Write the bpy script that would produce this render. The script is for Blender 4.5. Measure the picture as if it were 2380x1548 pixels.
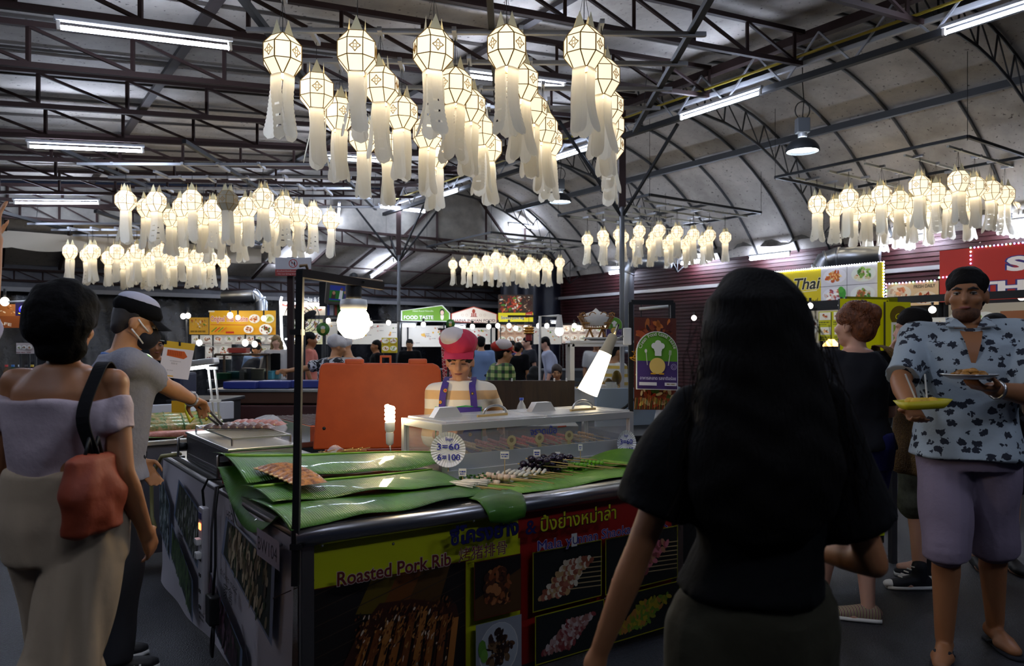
import bpy, bmesh, math, random
import numpy as np
from mathutils import Vector as V, Matrix, noise as mnoise
from mathutils.bvhtree import BVHTree

for _o in list(bpy.data.objects):
    bpy.data.objects.remove(_o)
SC = bpy.context.scene
COL = SC.collection
R = math.radians
rng = random.Random(11)

# ------------------------------------------------------------------ camera, world, exposure
FPX, CX, HY, CAMH = 1770.0, 1190.0, 805.0, 1.45
cam = bpy.data.cameras.new('camera')
cam.sensor_width = 36.0
cam.lens = 36.0 * FPX / 2380.0
cam.shift_y = (HY - 774.0) / 2380.0
cam.clip_start, cam.clip_end = 0.05, 200
cam.dof.use_dof = True; cam.dof.focus_distance = 4.3; cam.dof.aperture_fstop = 4.0
camo = bpy.data.objects.new('camera', cam)
COL.objects.link(camo)
camo.location = (0, 0, CAMH)
camo.rotation_euler = (R(90), 0, 0)
SC.camera = camo
w = bpy.data.worlds.new('night'); SC.world = w; w.use_nodes = True
bg = w.node_tree.nodes['Background']
bg.inputs['Color'].default_value = (0.10, 0.13, 0.24, 1)
bg.inputs['Strength'].default_value = 0.05
SC.view_settings.view_transform = 'Standard'
SC.view_settings.look = 'None'
SC.view_settings.exposure = 1.0
SC.view_settings.gamma = 1.0
SC.view_settings.use_curve_mapping = False
SC.cycles.max_bounces = 6
SC.cycles.diffuse_bounces = 3
SC.cycles.glossy_bounces = 3
SC.cycles.transmission_bounces = 5
SC.cycles.transparent_max_bounces = 12
SC.cycles.sample_clamp_indirect = 4.0
SC.cycles.caustics_reflective = False
SC.cycles.caustics_refractive = False
TUBE_W, LANTERN_W, BULB_W = 80.0, .56, 34.0


def P(px, py, Y):
    return V(((px - CX) / FPX * Y, Y, CAMH - (py - HY) / FPX * Y))


def PZ(px, py, z):      # the point at height z that shows at a pixel
    Y = (CAMH - z) * FPX / (py - HY)
    return V(((px - CX) / FPX * Y, Y, z))


UU = V((-0.574, 0.819, 0))     # hall direction going away (along the roof edge)
VV = V((0.819, 0.574, 0))      # hall direction along the trusses
UP = V((0, 0, 1))


def ab(a, b, z=0.0):
    return UU * a + VV * b + UP * z


# ------------------------------------------------------------------ materials
MATS = {}


def srgb(c):
    return tuple((x / 12.92 if x <= .04045 else ((x + .055) / 1.055) ** 2.4) for x in c)


def hexc(h):
    h = h.lstrip('#')
    return srgb(tuple(int(h[i:i + 2], 16) / 255 for i in (0, 2, 4)))


def mat(name, col=(.5, .5, .5), rough=.6, metal=0.0, emit=0.0, ecol=None, noise=None, bump=0.0, bscale=40, attr=False,
        trans=0.0, alpha=1.0, spec=.5, sheen=0.0, coat=0.0, ncol=None, nscale=8, stretch=None, sss=0.0):
    if name in MATS:
        return MATS[name]
    m = bpy.data.materials.new(name); m.use_nodes = True
    nt = m.node_tree; N = nt.nodes; L = nt.links
    b = N['Principled BSDF']
    if isinstance(col, str):
        col = hexc(col)
    if isinstance(ncol, str):
        ncol = hexc(ncol)
    b.inputs['Base Color'].default_value = (*col, 1)
    b.inputs['Roughness'].default_value = rough
    b.inputs['Metallic'].default_value = metal
    b.inputs['Specular IOR Level'].default_value = spec
    b.inputs['Transmission Weight'].default_value = trans
    b.inputs['Alpha'].default_value = alpha
    b.inputs['Coat Weight'].default_value = coat
    if sheen:
        b.inputs['Sheen Weight'].default_value = sheen
    if sss:
        b.inputs['Subsurface Weight'].default_value = sss
        b.inputs['Subsurface Scale'].default_value = .01
    src = None
    if attr:
        a = N.new('ShaderNodeAttribute'); a.attribute_name = 'Col'
        src = a.outputs['Color']
        L.new(src, b.inputs['Base Color'])
    tc = None
    if ncol is not None or bump:
        tc = N.new('ShaderNodeTexCoord')
        vec = tc.outputs['Object']
        if stretch:
            mp = N.new('ShaderNodeMapping'); mp.inputs['Scale'].default_value = stretch
            L.new(vec, mp.inputs['Vector']); vec = mp.outputs['Vector']
    if ncol is not None:
        n = N.new('ShaderNodeTexNoise'); n.inputs['Scale'].default_value = nscale
        n.inputs['Detail'].default_value = 6; n.inputs['Roughness'].default_value = .65
        L.new(vec, n.inputs['Vector'])
        r = N.new('ShaderNodeValToRGB')
        r.color_ramp.elements[0].position = .38; r.color_ramp.elements[1].position = .66
        r.color_ramp.elements[0].color = (*col, 1); r.color_ramp.elements[1].color = (*ncol, 1)
        L.new(n.outputs['Fac'], r.inputs['Fac']); L.new(r.outputs['Color'], b.inputs['Base Color'])
        src = r.outputs['Color']
    if bump:
        n2 = N.new('ShaderNodeTexNoise'); n2.inputs['Scale'].default_value = bscale; n2.inputs['Detail'].default_value = 4
        L.new(vec, n2.inputs['Vector'])
        bp = N.new('ShaderNodeBump'); bp.inputs['Strength'].default_value = bump; bp.inputs['Distance'].default_value = .01
        L.new(n2.outputs['Fac'], bp.inputs['Height']); L.new(bp.outputs['Normal'], b.inputs['Normal'])
    if emit:
        b.inputs['Emission Strength'].default_value = emit
        if attr and ecol is None:
            L.new(src, b.inputs['Emission Color'])
        else:
            e = ecol if ecol is not None else col
            if isinstance(e, str):
                e = hexc(e)
            b.inputs['Emission Color'].default_value = (*e, 1)
    MATS[name] = m
    return m


def nodes_of(m):
    return m.node_tree.nodes, m.node_tree.links, m.node_tree.nodes['Principled BSDF']


# ------------------------------------------------------------------ mesh builder
class MB:
    def __init__(s):
        s.v, s.f, s.c, s.sm = [], [], [], []

    def add(s, verts, faces, col=None, smooth=False):
        n = len(s.v)
        s.v.extend([tuple(x) for x in verts])
        for f in faces:
            s.f.append(tuple(i + n for i in f)); s.c.append(col); s.sm.append(smooth)
        return s

    def box(s, c, size, ax=None, col=None):
        c = V(c); ax = ax or (V((1, 0, 0)), V((0, 1, 0)), V((0, 0, 1)))
        h = [ax[i] * (size[i] / 2) for i in range(3)]
        vs = [c + h[0] * i + h[1] * j + h[2] * k for i in (-1, 1) for j in (-1, 1) for k in (-1, 1)]
        return s.add(vs, [(0, 1, 3, 2), (4, 6, 7, 5), (0, 4, 5, 1), (2, 3, 7, 6), (0, 2, 6, 4), (1, 5, 7, 3)], col)

    def bbox(s, c, size, ax=None, bev=.01, col=None):     # box with chamfered edges
        c = V(c); ax = ax or (V((1, 0, 0)), V((0, 1, 0)), V((0, 0, 1)))
        bev = min(bev, min(size) * .45)
        bm = bmesh.new(); bmesh.ops.create_cube(bm, size=1)
        for v in bm.verts:
            v.co = V((v.co.x * size[0], v.co.y * size[1], v.co.z * size[2]))
        bmesh.ops.bevel(bm, geom=bm.edges[:], offset=bev, segments=2, affect='EDGES', profile=.6)
        bm.verts.index_update()
        vs = [c + ax[0] * v.co.x + ax[1] * v.co.y + ax[2] * v.co.z for v in bm.verts]
        fs = [tuple(v.index for v in f.verts) for f in bm.faces]
        bm.free()
        return s.add(vs, fs, col)

    def bar(s, p0, p1, w, h=None, col=None):              # rectangular bar between two points
        p0, p1 = V(p0), V(p1); d = (p1 - p0); L = d.length
        if L < 1e-6:
            return s
        d = d / L
        a = d.cross(UP)
        a = a.normalized() if a.length > 1e-3 else V((1, 0, 0))
        b = a.cross(d)
        return s.box((p0 + p1) / 2, (L, w, h or w), (d, a, b), col)

    def rings(s, rings, closed=True, caps=True, col=None, smooth=True):
        n = len(rings[0]); vs = [p for r in rings for p in r]; fs = []
        for i in range(len(rings) - 1):
            for j in range(n if closed else n - 1):
                k = (j + 1) % n
                fs.append((i * n + j, i * n + k, (i + 1) * n + k, (i + 1) * n + j))
        if caps:
            fs.append(tuple(range(n - 1, -1, -1))); m = (len(rings) - 1) * n
            fs.append(tuple(range(m, m + n)))
        return s.add(vs, fs, col, smooth)

    def tube(s, pts, r, n=8, caps=True, col=None):
        pts = [V(p) for p in pts]; rs = r if isinstance(r, (list, tuple)) else [r] * len(pts)
        rings = []; a = None
        for i, p in enumerate(pts):
            d = (pts[min(i + 1, len(pts) - 1)] - pts[max(i - 1, 0)])
            d = d.normalized() if d.length > 1e-9 else UP
            if a is None:
                a = d.cross(UP) if abs(d.z) < .95 else d.cross(V((1, 0, 0)))
            a = (a - d * a.dot(d)).normalized(); b = d.cross(a)
            rings.append([p + (a * math.cos(t) + b * math.sin(t)) * rs[i] for t in [2 * math.pi * j / n for j in range(n)]])
        return s.rings(rings, True, caps, col)

    def lathe(s, prof, n=16, o=(0, 0, 0), ax=None, col=None, caps=False):   # prof: (r, z)
        o = V(o); ax = ax or (V((1, 0, 0)), V((0, 1, 0)), UP)
        rings = [[o + (ax[0] * math.cos(t) + ax[1] * math.sin(t)) * max(r, 1e-4) + ax[2] * z for t in [2 * math.pi * j / n for j in range(n)]] for r, z in prof]
        return s.rings(rings, True, caps, col)

    def ell(s, c, r, n=12, m=8, ax=None, col=None):
        prof = [(math.cos(t), math.sin(t)) for t in [math.pi * (i / m - .5) for i in range(m + 1)]]
        ax = ax or (V((1, 0, 0)), V((0, 1, 0)), UP)
        return s.lathe(prof, n, c, (ax[0] * r[0], ax[1] * r[1], ax[2] * r[2]), col)

    def prism(s, poly, o, x, y, depth, col=None, both=True):   # 2-D polygon in frame (o,x,y) extruded by depth along -normal
        o = V(o); nrm = x.cross(y); k = len(poly)
        vs = [o + x * a + y * b for a, b in poly]
        vs += [p - nrm * depth for p in vs]
        fs = [tuple(range(k)), tuple(range(2 * k - 1, k - 1, -1))] + [(i, k + i, k + (i + 1) % k, (i + 1) % k) for i in range(k)]
        return s.add(vs, fs, col)

    def grid(s, fn, nu, nv, col=None, smooth=True):
        vs = [fn(i / nu, j / nv) for i in range(nu + 1) for j in range(nv + 1)]
        fs = [(i * (nv + 1) + j, (i + 1) * (nv + 1) + j, (i + 1) * (nv + 1) + j + 1, i * (nv + 1) + j + 1) for i in range(nu) for j in range(nv)]
        return s.add(vs, fs, col, smooth)

    def mesh(s, name):
        me = bpy.data.meshes.new(name)
        me.from_pydata(s.v, [], s.f)
        me.polygons.foreach_set('use_smooth', s.sm)
        if any(c is not None for c in s.c):
            at = me.color_attributes.new('Col', 'FLOAT_COLOR', 'CORNER')
            arr = []
            for p, c in zip(me.polygons, s.c):
                c = c or (.5, .5, .5)
                arr.extend((c[0], c[1], c[2], 1.0) * p.loop_total)
            at.data.foreach_set('color', arr)
        me.update()
        return me

    def build(s, name, m, parent=None, local=False, mods=None, **props):
        me = s.mesh(name)
        return link(name, me, m, parent, local, mods, **props)


def wpos(o):
    p = V((0, 0, 0))
    while o is not None:
        p = p + o.location; o = o.parent
    return p


def link(name, me, m, parent=None, local=False, mods=None, **props):
    if isinstance(m, (list, tuple)):
        for x in m:
            me.materials.append(x)
    elif m is not None:
        me.materials.append(m)
    o = bpy.data.objects.new(name, me)
    COL.objects.link(o)
    if parent is not None:
        o.parent = parent
        if not local:
            o.location = -wpos(parent)
    for k, v in props.items():
        if v is not None:
            o[k] = v
    return o


def thing(name, label, cat, loc=(0, 0, 0), group=None, kind=None):
    o = bpy.data.objects.new(name, None); COL.objects.link(o)
    o.location = loc; o['label'] = label; o['category'] = cat
    o.empty_display_size = .1
    if group:
        o['group'] = group
    if kind:
        o['kind'] = kind
    return o


def tagp(label, cat, group=None):
    d = dict(label=label, category=cat)
    if group:
        d['group'] = group
    return d


def dup(root, loc=None, label=None, group=None, rotz=None, scale=None):
    r = root.copy(); COL.objects.link(r)
    if loc is not None:
        r.location = loc
    if label:
        r['label'] = label
    if group:
        r['group'] = group
    if rotz is not None:
        r.rotation_euler = (0, 0, rotz)
    if scale is not None:
        r.scale = (scale,) * 3
    for ch in list(root.children):
        c = ch.copy(); COL.objects.link(c); c.parent = r
        for g in list(ch.children):
            d = g.copy(); COL.objects.link(d); d.parent = c
    return r


# ------------------------------------------------------------------ text and flat print
_TC = {}


def text_tris(s, bold=0.0):
    k = (s, bold)
    if k not in _TC:
        c = bpy.data.curves.new('t', 'FONT'); c.body = s; c.resolution_u = 3
        c.offset = bold
        o = bpy.data.objects.new('t', c); m = o.to_mesh()
        vs = [(v.co.x, v.co.y) for v in m.vertices]; fs = [tuple(p.vertices) for p in m.polygons]
        o.to_mesh_clear(); bpy.data.objects.remove(o); bpy.data.curves.remove(c)
        x0 = min(v[0] for v in vs); x1 = max(v[0] for v in vs)
        _TC[k] = ([(a - x0, b) for a, b in vs], fs, x1 - x0)
    return _TC[k]


class Print:
    """flat print on a board: art in metres, x to the right, y up, on the plane (o,x,y); each layer a hair prouder"""

    def __init__(s, o, x, y, w, h, step=.0004):
        s.o, s.x, s.y, s.w, s.h = V(o), V(x).normalized(), V(y).normalized(), w, h
        s.n = s.x.cross(s.y); s.art, s.let = MB(), MB(); s.z = .0012; s.step = step

    def pt(s, a, b):
        return s.o + s.x * a + s.y * b + s.n * s.z

    def poly(s, pts, col, let=False):
        s.z += s.step
        (s.let if let else s.art).add([s.pt(a, b) for a, b in pts], [tuple(range(len(pts)))], hexc(col) if isinstance(col, str) else col)

    def rect(s, a0, b0, a1, b1, col):
        s.poly([(a0, b0), (a1, b0), (a1, b1), (a0, b1)], col)

    def ell(s, a, b, ra, rb, col, n=20, rot=0):
        cr, sr = math.cos(rot), math.sin(rot)
        pts = []
        for i in range(n):
            t = 2 * math.pi * i / n; x, y = ra * math.cos(t), rb * math.sin(t)
            pts.append((a + x * cr - y * sr, b + x * sr + y * cr))
        s.poly(pts, col)

    def line(s, pts, wd, col):
        s.z += s.step
        c = hexc(col) if isinstance(col, str) else col
        for (a0, b0), (a1, b1) in zip(pts[:-1], pts[1:]):
            L = math.hypot(a1 - a0, b1 - b0) or 1; nx, ny = -(b1 - b0) / L * wd / 2, (a1 - a0) / L * wd / 2
            s.art.add([s.pt(*q) for q in ((a0 + nx, b0 + ny), (a0 - nx, b0 - ny), (a1 - nx, b1 - ny), (a1 + nx, b1 + ny))], [(3, 2, 1, 0)], c)

    def ring(s, a, b, r, wd, col, n=24):
        s.line([(a + r * math.cos(2 * math.pi * i / n), b + r * math.sin(2 * math.pi * i / n)) for i in range(n + 1)], wd, col)

    def clip(s, x0, y0, x1, y1):
        s.cl = (x0, y0, x1, y1)

    def text(s, t, a, b, size, col, outline=None, ow=.03, bold=.0, width=None, slant=0.0, rot=0.0, center=False):
        for off, c in ([(bold + ow, outline)] if outline else []) + [(bold, col)]:
            vs, fs, W = text_tris(t, round(off, 4))
            sx = size if not width else width / max(text_tris(t, round(bold, 4))[2], 1e-6)
            s.z += s.step
            cc = hexc(c) if isinstance(c, str) else c
            dx = -W * sx / 2 if center else 0
            if outline and off > bold:
                dx -= ow * sx * (0 if center else 1)
            cr, sr = math.cos(rot), math.sin(rot)
            q = []
            for x, y in vs:
                X, Y = dx + x * sx + y * size * slant, y * size
                q.append(s.pt(a + X * cr - Y * sr, b + X * sr + Y * cr))
            s.let.add(q, fs, cc)

    def squiggle(s, a, b, w, h, col, seed=0):           # a line of print too small to read
        r = random.Random(seed * 7 + 1); x = a
        s.z += s.step; c = hexc(col) if isinstance(col, str) else col
        while x < a + w:
            k = r.uniform(.5, 2.2) * h
            s.art.add([s.pt(x, b), s.pt(min(x + k, a + w), b), s.pt(min(x + k, a + w), b + h), s.pt(x, b + h)], [(0, 1, 2, 3)], c)
            x += k + h * r.uniform(.25, .6)

    def food(s, a, b, r, cols, plate='#f4f2ec', n=26, seed=0, ry=None):
        q = random.Random(seed); ry = ry or r * .8
        if plate:
            s.ell(a, b, r, ry, '#cfccc4'); s.ell(a, b + r * .03, r * .96, ry * .96, plate)
        z = s.z
        for i in range(n):
            t, d = q.uniform(0, 6.28), q.uniform(0, .62) ** .8
            c = hexc(q.choice(cols)); f = q.uniform(.7, 1.25)
            s.z = z + s.step * (1 + i % 6)
            s.ell(a + math.cos(t) * d * r, b + math.sin(t) * d * ry, r * q.uniform(.08, .26), r * q.uniform(.05, .15), tuple(min(x * f, 1) for x in c), 8, q.uniform(0, 3))
        s.z = z + s.step * 7

    def heap(s, x0, y0, x1, y1, cols, n=60, lo=.03, hi=.1, seed=0, asp=.4):   # a rectangle filled with blobs of food, kept inside it
        q = random.Random(seed); z = s.z; W = min(x1 - x0, y1 - y0)
        for i in range(n):
            ra = W * q.uniform(lo, hi); c = hexc(q.choice(cols)); f = q.uniform(.6, 1.3)
            s.z = z + s.step * (1 + i % 6)
            s.ell(q.uniform(x0 + ra, x1 - ra), q.uniform(y0 + ra, y1 - ra), ra, ra * asp, tuple(min(k * f, 1) for k in c), 8, q.uniform(0, 3))
        s.z = z + s.step * 7

    def done(s, parent, m=None, lname='lettering', aname='print'):
        if s.art.f:
            s.art.build(aname, m or MATS['print'], parent)
        if s.let.f:
            s.let.build(lname, m or MATS['print'], parent)


def board(name, label, cat, o, x, y, w, h, draw, depth=.02, m=None, edge=None, group=None, frame=None, step=.0004):
    """a sign: panel with thickness, then flat print and lettering as parts"""
    x, y = V(x).normalized(), V(y).normalized(); o = V(o)
    t = thing(name, label, cat, o + x * w / 2, group)
    MB().prism([(0, 0), (w, 0), (w, h), (0, h)], o, x, y, depth).build('panel', edge or MATS['board_edge'], t)
    p = Print(o, x, y, w, h, step)
    draw(p, w, h)
    p.done(t, m)
    if frame:
        fm = MB(); n = x.cross(y); q = frame[0]
        for c, sx, sy in (((0, h / 2), q, h + q), ((w, h / 2), q, h + q), ((w / 2, 0), w + q, q), ((w / 2, h), w + q, q)):
            fm.box(o + x * c[0] + y * c[1], (sx, sy, depth + q), (x, y, n))
        fm.build('frame', frame[1], t)
    return t


def px_board(name, label, cat, quad, Y, draw, **kw):
    """sign facing the viewer: pixel rectangle (x0,y0,x1,y1) at depth Y, standing upright"""
    x0, y0, x1, y1 = quad
    o = P(x0, y1, Y); w = (x1 - x0) / FPX * Y; h = (y1 - y0) / FPX * Y
    return board(name, label, cat, o, (1, 0, 0), (0, 0, 1), w, h, draw, **kw)


# base materials
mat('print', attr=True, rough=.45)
mat('print_lit', attr=True, rough=.5, emit=.10)  # faint emission in the print stands in for bulb light on plain boards
mat('print_glow', attr=True, rough=.5, emit=.07)  # faint emission added to far menu walls and signs, also neon script and screen
mat('board_edge', '#3a3a3c', .6)
mat('steel', (.55, .54, .52), .32, 1.0, bump=.06, bscale=60)
mat('steel_dark', (.22, .21, .21), .38, 1.0, bump=.06)
mat('alu', (.74, .74, .74), .4, .85)
mat('galv', (.33, .34, .36), .5, .7)
mat('rust', '#2a1614', .75, .2)
mat('iron', '#16171a', .6, .3)
mat('black', '#0b0b0c', .6)
mat('black_gloss', '#0a0a0b', .25)
mat('white', '#e8e6e0', .5)
mat('white_plastic', '#dcdcd8', .4)
mat('tube_on', (.9, .93, 1), emit=TUBE_W, ecol=(.70, .79, 1.0))
mat('bulb_warm', (1, .9, .7), emit=BULB_W, ecol=(1.0, .78, .45))
mat('bulb_cool', (1, .97, .9), emit=7, ecol=(1.0, .93, .80))
mat('led_white', (1, 1, 1), emit=8, ecol=(.85, .9, 1))
mat('glass', (.95, .97, .97), .03, trans=1.0, spec=.5)
# ================================================================== STRUCTURE
S = dict(kind='structure')
# floor: dark damp asphalt
fm = mat('asphalt', '#15161a', .42, bump=.9, bscale=130, ncol='#33353b', nscale=60)
mbf = MB(); mbf.grid(lambda i, j: V((-16 + 44 * i, -6 + 42 * j, 0)), 8, 8, smooth=False)
mbf.build('floor', fm, **S)

canvas = mat('canvas', '#b6b0a8', .8, ncol='#928c85', nscale=1.1, bump=.25, bscale=3)
nt, lk, bs = nodes_of(canvas)     # old dark mould specks on the cloth
_tc = nt.new('ShaderNodeTexCoord'); _n = nt.new('ShaderNodeTexNoise'); _n.inputs['Scale'].default_value = 22; _n.inputs['Detail'].default_value = 3
_r = nt.new('ShaderNodeValToRGB'); _r.color_ramp.elements[0].position = .64; _r.color_ramp.elements[1].position = .72
_m = nt.new('ShaderNodeMixRGB'); _m.inputs['Color2'].default_value = (.06, .055, .05, 1)
lk.new(_tc.outputs['Object'], _n.inputs['Vector']); lk.new(_n.outputs['Fac'], _r.inputs['Fac']); lk.new(_r.outputs['Color'], _m.inputs['Fac'])
_src = bs.inputs['Base Color'].links[0].from_socket
lk.new(_src, _m.inputs['Color1']); lk.new(_m.outputs['Color'], bs.inputs['Base Color'])
canvas_dark = mat('canvas_dark', '#5d5c60', .85, ncol='#454449', nscale=1.5, bump=.5, bscale=4)

AE = 16.0                       # far end of the hall
def zroof(b): return 1.45 + 2.83 + .102 * b
mb = MB()
mb.grid(lambda i, j: ab(-5 + (AE + 5.2) * i, -6 + 13.8 * j, zroof(-6 + 13.8 * j) + .08 - .03 * abs(math.sin(math.pi * (-5 + 21.2 * i - 3.85) / 1.35))), 126, 14)
ceil = mb.build('ceiling', canvas, **S)

rust = MATS['rust']
for k in range(-4, 10):         # parallel-chord trusses of the flat roof
    a = 3.85 + 1.35 * k
    m = MB(); b0, b1 = -5.6, 7.7
    for dz in (0, .36):
        m.bar(ab(a, b0, zroof(b0) - .40 + dz), ab(a, b1, zroof(b1) - .40 + dz), .05, .05)
    t = m.build('roof_truss', rust, ceil)
    off = (a - 6.55) * .11 % .83
    bs_ = [b0 + off + .83 * i for i in range(18) if b0 + off + .83 * i < b1]
    for i, b in enumerate(bs_):
        MB().bar(ab(a, b, zroof(b) - .39), ab(a, b, zroof(b) - .05), .032).build('web_post', rust, t)
        if i + 1 < len(bs_):
            c = bs_[i + 1]
            MB().bar(ab(a, b, zroof(b) - .06), ab(a, c, zroof(c) - .38), .028).build('web_brace', rust, t)
for b in (-1.2, 1.7, 4.6):
    MB().bar(ab(-3, b, zroof(b) + .0), ab(AE, b, zroof(b) + .0), .09, .05).build('purlin', mat('rust2', '#241c1c', .7), ceil)
for k in range(14):             # light purlin tubes between trusses
    a = 4.5 + .675 * 1.27 * k
    MB().bar(ab(a, -2.4, zroof(-2.4) + .03), ab(a, 7.7, zroof(7.7) + .03), .025).build('purlin', mat('purlin', '#3a3430', .7), ceil)

# barrel vault over the food lane
BC, RV, ZC = 9.0, 4.72, 1.45 - .72
def vault(t): return BC + RV * math.sin(t), ZC + RV * math.cos(t)
T0, T1 = math.asin((7.72 - BC) / RV), math.asin((12.95 - BC) / RV)
mb = MB()
mb.grid(lambda i, j: ab(-4 + (AE + 4.1) * i, *vault(T0 + (T1 - T0) * j)), 24, 26)
vlt = mb.build('ceiling_vault', canvas, **S)
ribm = mat('rib', '#2e2f31', .6, .3)
for k in range(19):
    a = .1 + .93 * k - .55
    pts = [ab(a, vault(T0 + (T1 - T0) * j / 18)[0], vault(T0 + (T1 - T0) * j / 18)[1] - .035) for j in range(19)]
    MB().tube(pts, .024, 6).build('rib', ribm, vlt)
    if k % 4 == 1:              # latticed rib: a lower arc and posts
        q = [ab(a, BC + (RV - .42) * math.sin(T0 + (T1 - T0) * j / 12), ZC + (RV - .42) * math.cos(T0 + (T1 - T0) * j / 12)) for j in range(13)]
        MB().tube(q, .022, 6).build('rib_lower_chord', ribm, vlt)
        for j in range(13):
            tt = T0 + (T1 - T0) * j / 12
            e = ab(a, BC + (RV - .05) * math.sin(tt), ZC + (RV - .05) * math.cos(tt))
            MB().bar(q[j], e, .018).build('rib_post', ribm, vlt)
            if j < 12:
                MB().bar(e, q[j + 1], .014).build('rib_brace', ribm, vlt)
for t in (math.asin((11.05 - BC) / RV), math.asin((9.2 - BC) / RV)):
    b, z = vault(t)
    MB().bar(ab(-3, b, z - .09), ab(AE, b, z - .09), .08, .10).build('long_beam', mat('beam_grey', '#45474a', .6, .3), vlt)

# valley beam carrying the roof edge, with its cable tray and yellow pipe
galv = MATS['galv']
vb = MB().bar(ab(-3, 7.74, 4.98), ab(AE, 7.74, 4.98), .10, .10).build('beam_valley', rust, **S)
MB().bar(ab(-3, 7.62, 4.48), ab(AE, 7.62, 4.48), .07).build('lower_rail', MATS['iron'], vb)
MB().bar(ab(-3, 7.68, 4.66), ab(AE, 7.68, 4.66), .05).build('cable_tray', galv, vb)
MB().tube([ab(-3, 7.58, 4.72), ab(AE, 7.58, 4.72)], .016, 6).build('conduit', mat('yellow_pipe', '#a8952a', .5), vb)
for k in range(18):
    a = 1.2 + .84 * k
    MB().bar(ab(a, 7.62, 4.48), ab(a + .42, 7.66, 4.95), .02).build('lattice_bar', galv, vb)
    MB().bar(ab(a + .84, 7.62, 4.48), ab(a + .42, 7.66, 4.95), .02).build('lattice_bar', galv, vb)
for a in (8.24, 15.5, 1.0):     # steel posts under the valley
    p = MB().tube([ab(a, 7.75, 0), ab(a, 7.75, 3.6)], .038, 10).build('column', mat('post_grey', '#5a5b5d', .5, .5), **S)
    MB().bar(ab(a, 7.75, 3.5), ab(a, 7.75, 4.95), .10, .10).build('post_head', rust, p)
    for da, db, z in ((-1.0, .1, 4.5), (1.0, .1, 4.5), (.1, 1.1, 4.7), (.1, -1.1, 4.6)):
        MB().bar(ab(a, 7.75, 3.35), ab(a + da, 7.75 + db, z), .035).build('knee_brace', MATS['iron'], p)
    MB().box(ab(a, 7.75, .01), (.2, .2, .02), (VV, UU, UP)).build('base_plate', galv, p)

# far end: cloth gable, tie truss, lean-to roof, eave truss, tarpaulin wall
mb = MB(); arc = [vault(T0 + (T1 - T0) * j / 20) for j in range(21)]
rip = lambda b, z: .035 * math.sin(b * 17 + z * 2) + .03 * math.sin(b * 6)
mb.grid(lambda i, j: ab(AE + .05 + rip(arc[round(i * 20)][0], j), arc[round(i * 20)][0], 3.7 + (arc[round(i * 20)][1] - 3.7) * j), 20, 4)
mb.grid(lambda i, j: ab(AE + .05 + rip(-3 + 10.75 * i, j), -3 + 10.75 * i, 3.72 + (zroof(-3 + 10.75 * i) - 3.72) * j), 40, 3)
mb.build('wall_gable', mat('gable_cloth', '#8a867e', .85, ncol='#6f6b66', nscale=2, bump=.4, bscale=5), **S)
g = MB()
for z in (3.72, 4.02):
    g.bar(ab(AE - .03, -2.5, z), ab(AE - .03, 12.9, z), .055)
tie = g.build('beam_tie', rust, **S)
for k in range(26):
    b = -2.4 + .6 * k
    if b > 12.4: break
    MB().bar(ab(AE - .03, b, 3.72), ab(AE - .03, b, 4.02), .03).build('web_post', rust, tie)
    MB().bar(ab(AE - .03, b, 4.02), ab(AE - .03, b + .6, 3.72), .022).build('web_brace', rust, tie)
for b0, b1, z in ((9, 9, 5.35), (10.4, 10.4, 5.1), (8.1, 9.4, 5.3), (11.6, 11.6, 4.6), (11.2, 10.2, 5.1)):
    MB().bar(ab(AE - .03, b0, 4.0), ab(AE - .03, b1, z), .05).build('gable_strut', rust, tie)
def zlean(a): return 3.75 - .234 * (a - AE)
AL = 18.6
mb = MB(); mb.grid(lambda i, j: ab(AE + (AL - AE) * i, -4 + 17.4 * j, zlean(AE + (AL - AE) * i) - .02 * abs(math.sin(j * 17.4 * math.pi))), 4, 68)
lean = mb.build('ceiling_lean_to', canvas, **S)
for k in range(17):
    b = -3.6 + 1.0 * k
    MB().bar(ab(AE, b, zlean(AE) - .06), ab(AL, b, zlean(AL) - .06), .05).build('rafter', rust, lean)
MB().bar(ab(AE + 1.3, -4, zlean(AE + 1.3) - .1), ab(AE + 1.3, 13, zlean(AE + 1.3) - .1), .035).build('purlin', rust, lean)
g = MB()
for z in (3.02, 2.80):
    g.bar(ab(AL, -4, z), ab(AL, 13.2, z), .045)
ev = g.build('beam_eave', rust, **S)
for k in range(34):
    b = -3.9 + .5 * k
    MB().bar(ab(AL, b, 2.8), ab(AL, b, 3.02), .022).build('web_post', rust, ev)
    MB().bar(ab(AL, b, 3.02), ab(AL, b + .5, 2.8), .018).build('web_brace', rust, ev)
mb = MB(); mb.grid(lambda i, j: ab(AL + .06 + .05 * math.sin(i * 60), -5 + 18.4 * i, 2.62 + .6 * j), 90, 3)
mb.build('wall_valance', mat('valance', '#6e6f75', .85, ncol='#55565c', nscale=2), **S)
MB().bar(ab(AL - .02, -5, 2.62), ab(AL - .02, 13.2, 2.62), .05, .09).build('trim_1', mat('rail_grey', '#8f8f92', .5), **S)
tarp = mat('tarp', '#17181c', .22, ncol='#23252b', nscale=3, bump=.8, bscale=7)
mb = MB(); mb.grid(lambda i, j: ab(AL + .5 + .10 * math.sin(i * 75 + 2 * j), -6 + 20 * i, 3.0 * j), 130, 10)
mb.build('wall_tarpaulin', tarp, **S)
# scalloped awning hem at the far end
mb = MB(); mb.grid(lambda i, j: ab(AE + .55, -4 + 9 * i, 3.55 - (.30 + .045 * abs(math.sin(i * 9 * math.pi / .9))) * j), 108, 2)
mb.build('trim_3', mat('awning', '#a39a8b', .8), **S)
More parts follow.
